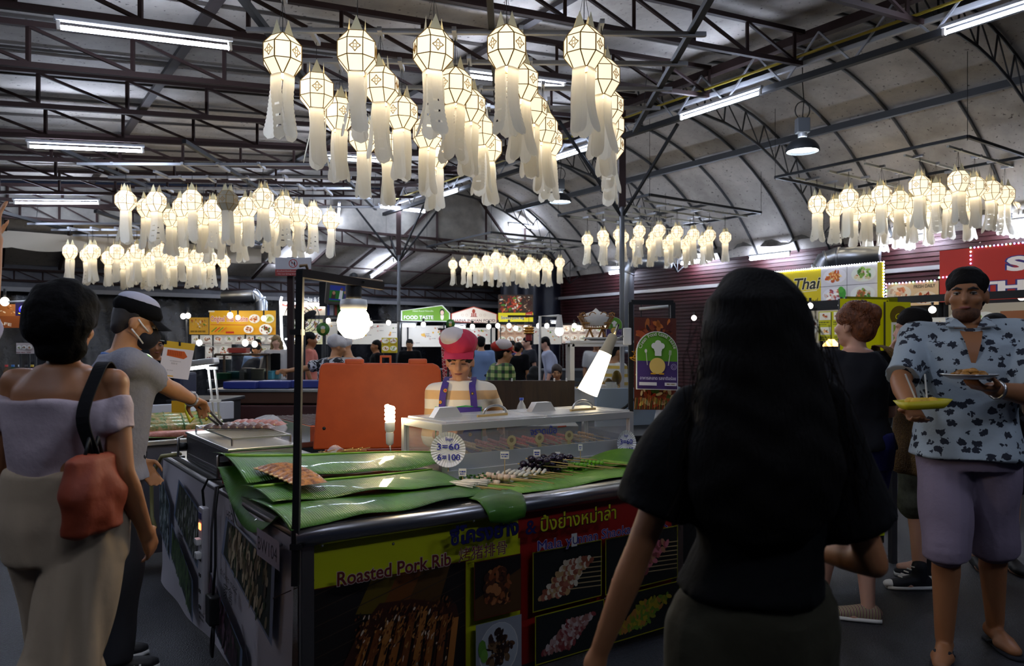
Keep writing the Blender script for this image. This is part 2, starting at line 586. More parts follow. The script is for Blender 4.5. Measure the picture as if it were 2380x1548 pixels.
# right wall: dark red corrugated sheets under the vault
sid = mat('siding', '#3c1316', .5, .1, ncol='#2c0d10', nscale=3, bump=.1)
mb = MB(); prof = []
for k in range(46):
    z = .08 * k
    prof += [(0, z), (0, z + .05), (.022, z + .058), (.022, z + .072)]
mb.rings([[ab(a, 13.05 + d, z) for d, z in prof] for a in (-6, 4, 10, AE + 3)], closed=False, caps=False, smooth=False)
wr = mb.build('wall_right', sid, **S)
MB().bar(ab(-5, 13.0, 3.72), ab(AE + .2, 13.0, 3.72), .08, .16).build('trim_eave', MATS['iron'], wr)
MB().bar(ab(-5, 12.9, 2.75), ab(AE + .2, 12.9, 2.75), .04, .07).build('trim_rail', MATS['alu'], wr)
mb = MB()
mb.grid(lambda i, j: ab(-4 + 20 * i, 12.85 - .06 * math.sin(i * 190) * j - .05 * j, 3.95 - .5 * j + .04 * math.sin(i * 83)), 120, 3)
mb.build('trim_2', mat('plastic_skirt', '#66635d', .4, ncol='#45423e', nscale=6, bump=1, bscale=9), **S)
# dark blue tarpaulin closing the corner between the end and the red wall
mb = MB(); mb.grid(lambda i, j: ab(AE + .2 + .05 * math.sin(i * 20), 11.0 + 2.0 * i, 3.55 * j), 24, 6)
mb.build('wall_corner', mat('tarp_blue', '#1b2030', .4, bump=.5, bscale=5), **S)

# ================================================================== LAMPS OF THE HALL
def tube_light(p0, p1, label, group='fluorescent tubes under the hall roof', r=.017, down=.05):
    p0, p1 = V(p0), V(p1); d = (p1 - p0); L = d.length; d.normalize()
    t = thing('fluorescent_lamp', label, 'lamp', (p0 + p1) / 2, group)
    side = d.cross(UP).normalized(); up = side.cross(d)
    MB().bbox((p0 + p1) / 2 + up * (down + .015), (L + .08, .05, .035), (d, side, up), .008).build('housing', mat('housing', '#b9bcc4', .5), t)
    MB().tube([p0, p1], r, 10).build('tube', MATS['tube_on'], t)
    m = MB()
    for q in (p0 - d * .015, p1 + d * .015):
        m = MB().box(q + up * .02, (.025, .03, .085), (d, side, up)); m.build('socket', MATS['white'], t)
    return t


o3 = ['third along its row', 'fourth along its row', 'last along its row', 'second along its row, added out of view', 'first along its row, added out of view']
for i, a in enumerate((6.55, 10.65, 14.96, 2.45, -1.65)):  # camera-end and outer-row tubes are added out of view to light the foreground
    for j, b in enumerate((.5, 4.06, -3.06)):
        if i == 3 and j == 1 or (i == 4 and j == 2): continue
        z = zroof(b) - .52
        tube_light(ab(a - .02, b, z), ab(a - .02, b + 1.2, z + .12), 'bright fluorescent tube under the flat roof, %s, %s' % (
            ['middle row', 'inner row over the lanterns', 'added outer row by the unseen edge'][j], o3[i]))
for i, a in enumerate((2.35, 5.65, 8.6, 12.5)):
    tube_light(ab(a, 7.5, 4.42), ab(a + 1.2, 7.5, 4.42), 'bright fluorescent tube along the valley beam, %s' % ['at the upper corner', 'beside the dark lamp', 'behind the big lantern cluster', 'far down', 'past the upper corner'][i])
tube_light(ab(AE - .25, 10.95, 4.5), ab(AE - .25, 11.85, 4.5), 'fluorescent tube glowing in front of the cloth gable')
tube_light(ab(AE - .6, 7.25, 4.52), ab(AE - .6, 8.35, 4.52), 'fluorescent tube beside the far column head')
tube_light(ab(AE - .6, 6.3, 4.45), ab(AE + .2, 6.6, 4.2), 'fluorescent tube tilted beside the far end of the flat roof')
for i, (px, py, c) in enumerate(((835, 594, 5.9), (1015, 613, 8.1))):
    a0, a1 = AE + .5, AE + 1.7
    tube_light(ab(a0, c, zlean(a0) - .16), ab(a1, c, zlean(a1) - .16), 'fluorescent tube on a lean-to rafter, %s' % ['toward the television', 'toward the middle lantern cluster'][i])
def on_wall(px, b=12.75):
    k = (px - CX) / FPX; Y = b / (.819 * k + .574); return Y * (.819 - .574 * k)
for i, (x0, x1, py) in enumerate(((1745, 1833, 597), (1585, 1650, 609), (1418, 1438, 634), (2058, 2165, 557), (2305, 2400, 520))):
    a0, a1 = on_wall(x0), on_wall(x1)
    k = ((x0 + x1) / 2 - CX) / FPX; Y = 12.75 / (.819 * k + .574); z = CAMH + (HY - py) / FPX * Y
    tube_light(ab(a0, 12.75, z), ab(a1, 12.75, z), 'fluorescent tube on the dark red wall, %s from the far end' % ['third', 'second', 'first', 'fourth', 'fifth'][i], 'tubes on the red wall', r=.03)


def bay_lamp(p, s, label):
    t = thing('bay_lamp', label, 'lamp', p)
    p = V(p)
    sh = [(.225, 0), (.222, .03), (.20, .08), (.16, .13), (.10, .165), (.07, .18)]
    m = MB().lathe([(r * s, z * s) for r, z in sh] + [(r * s * .93, z * s - .004) for r, z in reversed(sh)], 28, p)
    m.build('shade', mat('shade_dark', '#33363a', .4, .4), t)
    MB().lathe([(.0, .02 * s), (.12 * s, .022 * s), (.205 * s, .03 * s)], 24, p).build('lamp_glass', mat('bay_glow', (1, 1, 1), emit=22, ecol=(.82, .93, 1.0)), t)
    MB().lathe([(.05 * s, .18 * s), (.06 * s, .2 * s), (.06 * s, .25 * s)], 14, p).build('neck', MATS['galv'], t)
    b = MB().bbox(p + UP * .35 * s, (.17 * s, .13 * s, .2 * s), None, .01).build('ballast_box', mat('box_grey', '#54575b', .5), t)
    MB().tube([p + V((.1 * s * math.cos(q) - .0, 0, (.56 + .12 * math.sin(q)) * s)) for q in [i * .45 for i in range(15)]], .008, 6).build('cord_loop', MATS['black'], t)
    MB().tube([p + UP * .45 * s, p + UP * .7 * s + V((.02, 0, 0)), p + UP * .95 * s, p + UP * 1.5 * s], .007, 6).build('cord', MATS['black'], t)


bay_lamp(P(1865, 352, 10.4), 1.0, 'dark bell shaped bay lamp hanging under the arched canopy')
bay_lamp(P(1302, 470, 14.6), .97, 'dark bell shaped bay lamp hanging behind the big lantern cluster')

# ================================================================== PAPER LANTERNS
WB = .26
def oct_ring(r, z, n=8, ph=math.pi / 8):
    return [V((r * math.cos(ph + 2 * math.pi * i / n), r * math.sin(ph + 2 * math.pi * i / n), z)) for i in range(n)]


def sq(r, z):       # square neck with its corners at the middle of the emblem-free sides
    out = []
    for i in range(8):
        t = math.pi / 8 + math.pi / 4 * i
        q = round((t - math.pi / 4) / (math.pi / 2)) * math.pi / 2 + math.pi / 4
        f = .78
        out.append(V((r * (f * math.cos(q) + (1 - f) * math.cos(t)), r * (f * math.sin(q) + (1 - f) * math.sin(t)), z)))
    return out


R0 = [sq(.29 * WB, -.53 * WB), oct_ring(.54 * WB, -.18 * WB), oct_ring(.54 * WB, .26 * WB), sq(.30 * WB, .55 * WB)]
body_me = MB().rings(R0, True, False, smooth=False).mesh('body')
m = MB()
for i in range(8):
    for r in range(3):
        m.bar(R0[r][i], R0[r + 1][i], .0065)
    for r in range(4):
        m.bar(R0[r][i], R0[r][(i + 1) % 8], .0055)
frame_me = m.mesh('frame')
m = MB()
for q in range(4):      # crown points
    t = math.pi / 2 * q
    ra = V((math.cos(t), math.sin(t), 0)); ta = V((-math.sin(t), math.cos(t), 0)); r = .235 * WB
    a_, b_, c_ = ra * r - ta * .17 * WB + UP * .55 * WB, ra * r + ta * .17 * WB + UP * .55 * WB, ra * r * .9 + UP * .97 * WB
    m.add([a_, b_, c_, ra * (r - .012)+ UP * .56 * WB], [(0, 1, 2), (1, 3, 2), (3, 0, 2)])
crown_me = m.mesh('crown')
emblem_mes = []
for q in range(4):      # quatrefoil cut-out emblems, every other side
    m = MB(); t = math.pi / 2 * q
    ra = V((math.cos(t), math.sin(t), 0)); ta = V((-math.sin(t), math.cos(t), 0))
    c = ra * (.54 * WB * math.cos(math.pi / 8) + .002) + UP * .04 * WB
    d = .125 * WB
    for k in range(4):
        an = math.pi / 2 * k; dx, dz = math.cos(an), math.sin(an)
        lp = [c + ta * (dx * d * .62 + math.cos(w_) * d * .36) + UP * (dz * d * .62 + math.sin(w_) * d * .36) for w_ in [2 * math.pi * i / 8 for i in range(9)]]
        m.tube(lp, .0022, 4)
        tip = c + ta * dx * d * 1.25 + UP * dz * d * 1.25
        an2 = an + math.pi / 2; nxt = c + ta * math.cos(an2) * d * 1.25 + UP * math.sin(an2) * d * 1.25
        mid = c + (ta * (dx + math.cos(an2)) + UP * (dz + math.sin(an2))) * d * .52
        m.tube([tip, mid, nxt], .0022, 4)
    emblem_mes.append(m.mesh('emblem'))
def tail_mesh(seed, serr):
    q_ = random.Random(seed); out = []
    for q in range(4):
        t = math.pi / 2 * q; ra = V((math.cos(t), math.sin(t), 0)); ta = V((-math.sin(t), math.cos(t), 0))
        sp = q_.uniform(.0, .07); tw = q_.uniform(-.05, .05); L = q_.uniform(1.7, 1.85); n = 30
        m = MB(); vs = []
        for i in range(n + 1):
            f = i / n
            wd = .2 * WB * (1 + .25 * f)
            if f > .86:
                wd *= math.sqrt(max(1 - ((f - .86) / .14) ** 2, .0)) * .96 + .02
            elif serr and f > .18:
                wd *= 1 - (.10 if i % 2 else 0)
            c = ra * (.215 * WB + sp * f * f * .8 + .01 * math.sin(f * 5 + q)) + UP * (-.53 * WB - L * WB * f) + ta * tw * f * f
            vs += [c - ta * wd, c - ta * wd * .4 + ra * .006, c + ta * wd * .4 + ra * .006, c + ta * wd]
        fs = [(i * 4 + k, i * 4 + k + 1, i * 4 + k + 5, i * 4 + k + 4) for i in range(n) for k in range(3)]
        if serr:        # punched dots
            fs = [f for j, f in enumerate(fs) if not (j % 3 == 1 and (j // 3) % 5 == 3 and j // 3 > 8 and j // 3 < 27)] if q % 2 else fs
        m.add(vs, fs, None, False)
        out.append(m.mesh('streamer'))
    return out


tails = [tail_mesh(s, s % 2 == 0) for s in range(6)]
paper = mat('lantern_paper', (1, .93, .8), .7, emit=LANTERN_W, ecol=(1.0, .845, .56))
paper_off = mat('lantern_paper_off', '#a49c88', .8)
ribgold = mat('lantern_rib', '#8a6a24', .6)
gold = mat('lantern_gold', '#a97f2c', .6)
crownm = mat('lantern_crown', '#d8cfa8', .7)
tailm = bpy.data.materials.new('lantern_tail'); tailm.use_nodes = True
nn, ll = tailm.node_tree.nodes, tailm.node_tree.links
nn.remove(nn['Principled BSDF'])
d_ = nn.new('ShaderNodeBsdfDiffuse'); d_.inputs['Color'].default_value = (.93, .90, .80, 1)
t_ = nn.new('ShaderNodeBsdfTranslucent'); t_.inputs['Color'].default_value = (.96, .91, .78, 1)
x_ = nn.new('ShaderNodeMixShader'); x_.inputs[0].default_value = .55
ll.new(d_.outputs[0], x_.inputs[1]); ll.new(t_.outputs[0], x_.inputs[2]); ll.new(x_.outputs[0], nn['Material Output'].inputs['Surface'])
for me, mm in ((body_me, paper), (frame_me, ribgold), (crown_me, crownm), *((e, gold) for e in emblem_mes)):
    me.materials.append(mm)
for tl in tails:
    for me in tl:
        me.materials.append(tailm)
body_off = body_me.copy(); body_off.materials.clear(); body_off.materials.append(paper_off)
bulb_me = MB().ell((0, 0, -.28 * WB), (.022, .022, .034), 8, 6).mesh('bulb'); bulb_me.materials.append(mat('lantern_bulb', (1, 1, 1), emit=26, ecol=(1, .92, .76)))
ORD = 'first second third fourth fifth sixth seventh eighth ninth tenth eleventh twelfth thirteenth fourteenth fifteenth sixteenth seventeenth eighteenth nineteenth twentieth'.split() + [
    'twenty-%s' % x for x in 'first second third fourth fifth sixth seventh eighth ninth'.split()]


def lantern(p, sc, label, group, ztop, seed, lit=True):
    q = random.Random(seed)
    t = thing('paper_lantern', label, 'lantern', p, group)
    t.scale = (sc,) * 3; t.rotation_euler = (q.uniform(-.012, .012), q.uniform(-.012, .012), q.uniform(0, 6.28))
    bo = link('body', body_me if lit else body_off, None, t, True)
    link('frame', frame_me, None, t, True); link('crown', crown_me, None, t, True)
    for e in emblem_mes:
        link('emblem', e, None, bo, True)
    for me in tails[q.randrange(len(tails))]:
        link('streamer', me, None, t, True)
    if lit:
        link('bulb', bulb_me, None, t, True)
    hh = (ztop - p.z) / sc
    link('cord', MB().bar((0, 0, .5 * WB), (0, 0, hh + .02), .004 / sc).mesh('cord'), MATS['iron'], t, True)
    for k in (-1, 1):
        link('string', MB().bar((k * .2 * WB, 0, .6 * WB), (0, 0, hh * .98), .002 / sc).mesh('string'), MATS['iron'], t, True)


def zoomed(x0, y0, s, pts):
    return [(x0 + x / s, y0 + y / s) for x, y in pts]


C1 = [(657, 132), (830, 125), (1007, 122), (1178, 115), (1357, 115), (736, 215), (885, 202), (1057, 205), (1211, 195), (1398, 183),
      (789, 268), (934, 266), (1090, 250), (1233, 255), (1411, 251), (845, 322), (993, 312), (1118, 307), (1262, 300), (1416, 297),
      (900, 346), (1013, 362), (1136, 346), (1275, 330), (1418, 340)]
C2 = zoomed(150, 400, 3.552, [(505, 240), (757, 250), (680, 300), (880, 380), (975, 295), (1055, 235), (1232, 310), (1345, 240), (1145, 365), (1190, 470), (1415, 350),
      (1515, 290), (1640, 220), (1690, 360), (1745, 400), (1815, 280), (1935, 340), (1925, 430), (2050, 360), (2200, 400), (1720, 460), (1465, 460), (1300, 430)])
C3 = zoomed(150, 400, 3.552, [(45, 660), (190, 690), (232, 660), (360, 710), (430, 660), (490, 750), (540, 720), (597, 655), (570, 690), (665, 740), (720, 720), (780, 645),
      (845, 750), (900, 720), (965, 650), (1035, 730), (1090, 700), (1145, 740), (1210, 720), (1315, 740), (810, 690), (700, 760)])
C4 = zoomed(1020, 540, 7.4375, [(245, 565), (430, 550), (530, 620), (630, 530), (720, 580), (825, 490), (990, 440), (910, 590), (1100, 500), (1190, 580), (1285, 480),
      (1370, 560), (1440, 620), (1570, 520), (1635, 560), (1700, 600), (1830, 530), (1900, 600), (2093, 530), (1060, 600), (1500, 640)])
C5 = zoomed(1340, 500, 6.263, [(158, 365), (385, 310), (400, 400), (620, 290), (680, 330), (640, 420), (915, 240), (900, 380), (850, 420), (1205, 230), (1130, 320),
      (1080, 420), (1465, 250), (1380, 360), (1310, 430), (1700, 290), (1650, 370), (1575, 430), (1940, 300), (1850, 380), (2165, 330)])
C6 = zoomed(1860, 370, 4.577, [(180, 485), (370, 520), (513, 420), (575, 570), (705, 480), (715, 620), (865, 385), (880, 540), (870, 640), (1050, 440), (1045, 590),
      (1190, 500), (1160, 600), (1270, 290), (1360, 540), (1440, 360), (1575, 435), (1530, 600), (1685, 240), (1800, 470), (1860, 300), (1940, 530), (2030, 340), (2175, 390), (2330, 440)])
clusters = [(C1, 2.06, 1.0, 'big cluster over the grill stall', 0), (C2, 2.0, .97, 'cluster below the roof edge tubes', 0), (C3, 1.66, .90, 'low cluster over the capped man', 0),
            (C4, 1.86, .78, 'far middle cluster before the gable', 1), (C5, 1.95, .74, 'cluster behind the grey column', 1), (C6, 2.2, .97, 'cluster over the patterned shirt man', 1)]
for ci, (pts, H, sc, where, mode) in enumerate(clusters):
    ztop = CAMH + H + .42
    ws = []
    for px, py in pts:
        Y = H * FPX / (HY - py)
        ws.append(P(px, py, Y))
    order = sorted(range(len(pts)), key=lambda i: pts[i][0])
    for n, i in enumerate(order):
        lit = not (ci == 1 and i == 7)
        lab = ('lit white paper lantern, %s by column in the %s' % (ORD[n], where)) if lit else 'unlit grey paper lantern among the lit ones in the cluster'
        lantern(ws[i], sc, lab, 'lanterns of the ' + where, ztop, ci * 100 + i, lit)
    ft = thing('lantern_rack', 'dark metal hanging rack carrying the lanterns of the %s' % where, 'frame', V((sum(p.x for p in ws) / len(ws), sum(p.y for p in ws) / len(ws), ztop)))
    zz = ztop
    if mode == 0:
        xs, ys = [p.x for p in ws], [p.y for p in ws]
        x0, x1, y0, y1 = min(xs) - .45, max(xs) + .55, min(ys) - .15, max(ys) + .3
        rows = [sum(p.y for p in ws[k * 5:k * 5 + 5]) / 5 for k in range(5)] if ci == 0 else [y0 + (y1 - y0) * k / 4 for k in range(5)]
        for y in rows:
            MB().bar((x0, y - .06, zz), (x1, y + .10, zz + .03), .035).build('cross_bar', MATS['galv'], ft)
        for x in (x0 + .12, (x0 + x1) / 2 + .1, x1 - .12):
            MB().bar((x, y0 - 1.0, zz + .05), (x, y1 + .4, zz + .05), .05).build('rod', MATS['iron'], ft)
        for p in ws:
            yr = min(rows, key=lambda y: abs(y - p.y)); sg = math.copysign(.06, yr - p.y); MB().bar((p.x, p.y - sg, zz), (p.x + .001, yr + sg, zz + .012), .035).build('hook_bar', MATS['galv'], ft)
        cs = [(x0 + .1, y0), (x1 - .1, y0), (x0 + .1, y1), (x1 - .1, y1)]
        for x, y in cs:
            MB().bar((x, y, zz), (x + .05, y, zroof(.819 * x + .574 * y) - .4), .006).build('wire', MATS['iron'], ft)
    else:
        A = [(-.574 * p.x + .819 * p.y) for p in ws]; B = [(.819 * p.x + .574 * p.y) for p in ws]
        a0, a1, b0, b1 = min(A) - .3, max(A) + .3, min(B) - .3, max(B) + .5
        for b in (b0, (b0 + b1) / 2, b1):
            MB().bar(ab(a0, b, zz + .05), ab(a1, b, zz + .05), .04).build('rod', MATS['iron'], ft)
        for a in (a0, a1):
            MB().bar(ab(a, b0, zz + .05), ab(a, b1, zz + .05), .04).build('rod', MATS['iron'], ft)
        for k in range(5):
            a = a0 + (a1 - a0) * (k + .5) / 5
            MB().bar(ab(a, b0 + .1, zz), ab(a, b1 - .1, zz), .03).build('cross_bar', mat('bar_pale', '#9a9a8e', .6), ft)
        for p, a in zip(ws, A):
            ar = min((a0 + (a1 - a0) * (k + .5) / 5 for k in range(5)), key=lambda t_: abs(t_ - a)); d_ = UU * ((ar - a) + math.copysign(.03, ar - a))
            MB().bar(V((p.x, p.y, zz)) - d_.normalized() * .05, V((p.x, p.y, zz)) + d_, .035).build('hook_bar', MATS['galv'], ft)
        for a in (a0, a1):
            for b in (b0, b1):
                MB().bar(ab(a, b, zz), ab(a, b, max(zz + .1, (ZC + math.sqrt(max(RV ** 2 - (b - BC) ** 2, .1)) if b > 7.75 else zroof(b)) - .06)), .006).build('wire', MATS['iron'], ft)
# ================================================================== THE GRILL STALL
C0 = V((-0.76, 2.74, 0))
def S_(a, b, z=0.0): return C0 + UU * a + VV * b + UP * z
AX = (VV, UU, UP)
TOP = .80
steel, dsteel = MATS['steel'], MATS['steel_dark']
st = thing('grill_stall', 'steel grill stall with yellow and red pork rib banner and white side sheet', 'market stall', S_(.5, .9))
MB().bbox(S_(.5, 1.0, TOP - .02), (2.04, 1.0, .04), AX, .008).build('counter_top', steel, st)
MB().bbox(S_(1.69, .37, TOP - .021), (.70, 1.36, .04), AX, .008).build('counter_wing', steel, st)
MB().tube([S_(-.012, -.03, TOP - .035), S_(-.012, 2.04, TOP - .035)], .035, 14).build('front_rail', mat('rail_steel', (.36, .36, .38), .3, 1.0), st)
MB().tube([S_(-.02, -.012, TOP - .03), S_(2.36, -.012, TOP - .03)], .016, 8).build('side_edge', dsteel, st)
for a, b in ((.03, .03), (.03, 1.98), (.95, 1.98), (2.3, .04), (2.3, .66), (.95, .66)):
    MB().box(S_(a, b, .39), (.045, .045, .74), AX).build('leg', dsteel, st)
MB().box(S_(.018, .022, .41), (.046, .008, .70), AX).build('corner_strip', steel, st)
for z in (.18, .36, .52, .66):
    MB().lathe([(0.0, .004), (.006, .003), (.008, 0)], 8, S_(.013, .022, z), (VV, UP, -UU)).build('rivet', dsteel, st)
MB().box(S_(.5, 2.03, .42), (.012, .92, .68), AX).build('end_panel', dsteel, st)
MB().box(S_(.55, 1.35, .40), (1.2, .9, .02), AX).build('under_shelf', dsteel, st)
MB().box(S_(.05, 1.0, .39), (1.96, .02, .74), AX).build('banner_board', MATS['board_edge'], st)

# front banner: yellow half and red half
pr = Print(S_(.036, .045, .05), VV, UP, 1.9, .70, .0003)
B0, Z0 = .045, .05
def bx(b): return b - B0
def bz(z): return z - Z0
pr.rect(0, 0, bx(.985), .70, '#c2c514'); pr.rect(bx(.985), 0, 1.9, .70, '#961a13')
pr.rect(bx(.985), 0, bx(.995), .56, '#c2c514')
def ribs_photo(x0, y0, x1, y1, seed, slab=True):
    q = random.Random(seed)
    pr.rect(x0 - .004, y0 - .004, x1 + .004, y1 + .004, '#5c160c'); pr.rect(x0, y0, x1, y1, '#120a08')
    W, H = x1 - x0, y1 - y0
    if slab:
        for i in range(3):      # glow of the embers behind the bars
            cx = x0 + W * (.35 + .17 * i); pr.poly([(cx, y1), (cx + W * .2, y1), (cx + W * .12, y1 - H * .3), (cx - W * .1, y1 - H * .25)], ('#5d4a08', '#6a3a0c', '#4a300a')[i])
        for i in range(9):
            y = y0 + H * (.12 + .12 * i)
            pr.line([(x0, y), (x1, min(y + H * .34, y1))] if y + H * .34 < y1 else [(x0, y), (x0 + W * (y1 - y) / (H * .34), y1)], .004, '#3a2a20')
        base = [(x0 + .10 * W, y0), (x0 + .12 * W, y0 + .25 * H), (x0 + .27 * W, y0 + .62 * H), (x0 + .40 * W, y0 + .80 * H), (x0 + .62 * W, y0 + .78 * H), (x0 + .93 * W, y0 + .66 * H), (x0 + .96 * W, y0 + .5 * H), (x0 + .88 * W, y0)]
        pr.poly(base, '#3b1a0c')
        for i in range(9):      # the ribs
            f = i / 8; xa = x0 + W * (.14 + .70 * f); xb = x0 + W * (.30 + .60 * f); yt = y0 + H * (.55 + .12 * math.sin(math.pi * f))
            pr.poly([(xa, y0 + .0), (xa + W * .05, y0 + .0), (xb + W * .045, yt), (xb, yt)], ('#9a5a24', '#7c431b', '#ad6c30')[i % 3])
            pr.poly([(xa + W * .05, y0), (xa + W * .065, y0), (xb + W * .06, yt), (xb + W * .045, yt)], '#180a06')
        for i in range(520):
            f = q.random(); u_ = q.random(); x = x0 + W * (.24 + .66 * f); y = y0 + H * (.42 + .33 * u_)
            if i > 330: x, y = x0 + W * (.16 + .68 * f), y0 + H * .42 * u_
            if y < y1 and x < x1 - .02:
                pr.z -= pr.step * .8
                pr.ell(x, y, W * q.uniform(.006, .024), H * q.uniform(.004, .010), q.choice(['#a8743c', '#7a4420', '#8a5428', '#2a120a', '#b0702c', '#6a3414', '#d9c4a8', '#6a3818', '#3a1a0c']), 6, q.uniform(.8, 1.4))
    else:
        pr.poly([(x0, y0), (x1, y0), (x1, y0 + .75 * H), (x0, y0 + .35 * H)], '#4a2f10')
        for i in range(70):
            f, g_ = q.random(), q.random()
            pr.z -= pr.step * .7
            pr.ell(x0 + W * (.22 + .52 * f), y0 + H * (.2 + .62 * g_), W * q.uniform(.03, .09), H * q.uniform(.03, .08), q.choice(['#4a2410', '#7a3e1c', '#34180e', '#8a4e28', '#a06438']), 8, q.uniform(.6, 1.7))
def skew_photo(x0, y0, x1, y1, cols, seed, sticks=True):
    q = random.Random(seed); pr.rect(x0 - .005, y0 - .005, x1 + .005, y1 + .005, '#8f8a10'); pr.rect(x0, y0, x1, y1, '#0f1210')
    W, H = x1 - x0, y1 - y0
    for i in range(7):
        f = i / 7
        if sticks:
            pr.line([(x0 + W * (.45 + .12 * f), y0 + H * (.25 + .6 * f)), (x1, y0 + H * (.18 + .62 * f))], .005, '#a08a60')
        for j in range(14):
            c = q.choice(cols); xx = x0 + W * min(max(.10 + .5 * f + .42 * j / 14 - .1 * f, .06), .9); yy = y0 + H * min(.2 + .62 * f + .12 * (j / 14) * (-1 + 2 * q.random()) * .4, .93)
            pr.z -= pr.step * .8
            pr.ell(xx, yy, W * .045, H * .05, c, 7, q.uniform(0, 3))
ribs_photo(bx(.062), 0.015, bx(.712), bz(.552), 5)
ribs_photo(bx(.735), bz(.315), bx(.968), bz(.552), 6, False)
pr.rect(bx(.735), .015, bx(.968), bz(.296), '#8d9096'); pr.food(bx(.85), bz(.17), .10, ['#2a1710', '#3a2014', '#1c0e0a', '#5a3a20', '#7a5a3a'], '#a9adb2', 60, 9, .115)
pr.ell(bx(.765), bz(.19), .02, .04, '#5a8a30', 8); pr.ell(bx(.775), bz(.16), .018, .03, '#6a9a3a', 8)
skew_photo(bx(1.03), bz(.295), bx(1.42), bz(.548), ['#b8a890', '#a8875a', '#c9bda6', '#8a4a34', '#9a5a44'], 3)
skew_photo(bx(1.445), bz(.295), bx(1.92), bz(.548), ['#9a4a4a', '#b0606a', '#7a3a3a', '#8a5a40', '#a07050'], 4)
skew_photo(bx(1.03), .02, bx(1.42), bz(.275), ['#8a5a50', '#a0807a', '#7a3030', '#b0a09a'], 7, False)
skew_photo(bx(1.445), .02, bx(1.92), bz(.275), ['#5a7a20', '#7a7a20', '#a08a20', '#a06a30'], 8, False)
pr.text('Roasted Pork Rib', bx(.118), bz(.578), .072, '#5e1512', '#b9a7a0', .03, .018, width=.478)
pr.text('烤猪排骨', bx(.632), bz(.585), .062, '#5e1512', '#b9a7a0', .015, 0, width=.235)
pr.text('ซี่โครงย่าง', bx(.592), bz(.655), .085, '#101050', '#0a0a10', .03, .03, width=.335)
pr.text('&', bx(.965), bz(.645), .085, '#101050', '#0a0a10', .02, .0, width=.055)
pr.text('ปิ้งย่างหม่าล่า', bx(1.045), bz(.648), .082, '#b8b418', '#0c0c08', .035, .012, width=.44)
pr.text('Mala y', bx(1.028), bz(.566), .062, '#20206e', '#a8a0b8', .03, .0, width=.19)
pr.text('nnan Shaokao', bx(1.252), bz(.566), .062, '#20206e', '#a8a0b8', .03, .0, width=.36)
pr.rect(bx(1.215), bz(.556), bx(1.247), bz(.614), '#b9b7b2'); pr.text('U', bx(1.222), bz(.566), .05, '#30306e', bold=.01)
pr.text('獵犬', bx(1.665), bz(.566), .075, '#20206e', '#b8b4c8', .02, .0, width=.16)
for b, z in ((.34, .70), (1.85, .70), (.06, .735), (.7, .74), (1.41, .29)):
    pr.ell(bx(b), bz(z), .006, .006, '#2a2a20', 10); pr.ell(bx(b) + .001, bz(z) + .001, .003, .003, '#8a8a80', 8)
pr.done(st)
MB().box(S_(.037, .99, .40), (1.9, .003, .70), AX).build('banner', MATS['print'], st)

# side sheet: white vinyl hanging on the wing, its lower hem curling
mb = MB()
def sheet(i, j):
    a = .01 + 2.36 * i; z = .775 - .76 * j
    if a > 1.0: z -= 0
    return S_(a, -.022 - .012 * math.sin(a * 3.1 + j * 2) * j - .05 * max(0, j - .85) * (1 + math.sin(a * 9)), z)
mb.grid(sheet, 40, 14)
mb.build('side_sheet', mat('vinyl_white', '#c4bec4', .5, bump=.12, bscale=6, stretch=(4, 4, .4)), st)
sp = Print(S_(2.37, -.046, .015), -UU, UP, 2.36, .76, .0004)
def sx(a): return 2.37 - a
def tray(pts, seed, cols, blue='#5a6a86'):
    q = random.Random(seed); cx = sum(p[0] for p in pts) / len(pts); cy = sum(p[1] for p in pts) / len(pts)
    sp.poly(pts, blue); sp.poly([(cx + (x - cx) * .9, cy + (y - cy) * .9) for x, y in pts], '#20281c')
    z = sp.z
    for i in range(150):
        t = q.random(); e = q.randrange(len(pts)); p0, p1 = pts[e], pts[(e + 1) % len(pts)]; r = q.random() ** .6 * .8
        x, y = cx + (p0[0] + (p1[0] - p0[0]) * t - cx) * r, cy + (p0[1] + (p1[1] - p0[1]) * t - cy) * r
        sp.z = z + sp.step * (1 + i % 5)
        sp.ell(x, y, q.uniform(.02, .045), q.uniform(.007, .014), q.choice(cols), 7, 1.2 + q.uniform(-.2, .2))
    sp.z = z + sp.step * 6
def quadp(a0, z0, a1, z1, a2, z2, a3, z3): return [(sx(a), z - .015) for a, z in ((a0, z0), (a1, z1), (a2, z2), (a3, z3))]
tray(quadp(1.80, .72, 1.25, .62, 1.36, .33, 1.93, .50)[::-1], 1, ['#8a8f88', '#a8a8a4', '#5a6050', '#4a5a30', '#3a4030'])
tray(quadp(2.33, .70, 2.02, .55, 2.02, .22, 2.33, .34)[::-1], 2, ['#8a9aa0', '#a8b0b4', '#5a6a6a', '#3a4a50'])
tray(quadp(.80, .70, .12, .66, .16, .33, .88, .52)[::-1], 3, ['#a8987c', '#8a7a5a', '#c0b090', '#3a4a28', '#6a5a40', '#504030'], '#8088a0')
tray(quadp(1.95, .46, 1.42, .26, 1.42, .04, 1.98, .28)[::-1], 4, ['#3a5a2a', '#2a4a20', '#4a6a34', '#5a7a44'])
tray(quadp(1.12, .42, .52, .20, .55, .02, 1.16, .20)[::-1], 5, ['#2a1824', '#3a2030', '#1a1018', '#5a3a4a', '#6a5060'])
sp.text('chicken meat', sx(.86), .42, .05, '#1a1418', rot=-.1); sp.text('家禽', sx(.80), .335, .075, '#1a1418')
[sp.squiggle(sx(a_), z_ - .022 * k_, .10, .012, '#2a2428', k_ + 3) for a_, z_ in ((1.72, .42), (1.25, .13), (.46, .10)) for k_ in (0, 1)]
sp.text('HFCB', sx(.74), .69, .05, '#201c20', bold=.02)
sp.text('PIC', sx(2.25), .735, .04, '#26242a', bold=.02)
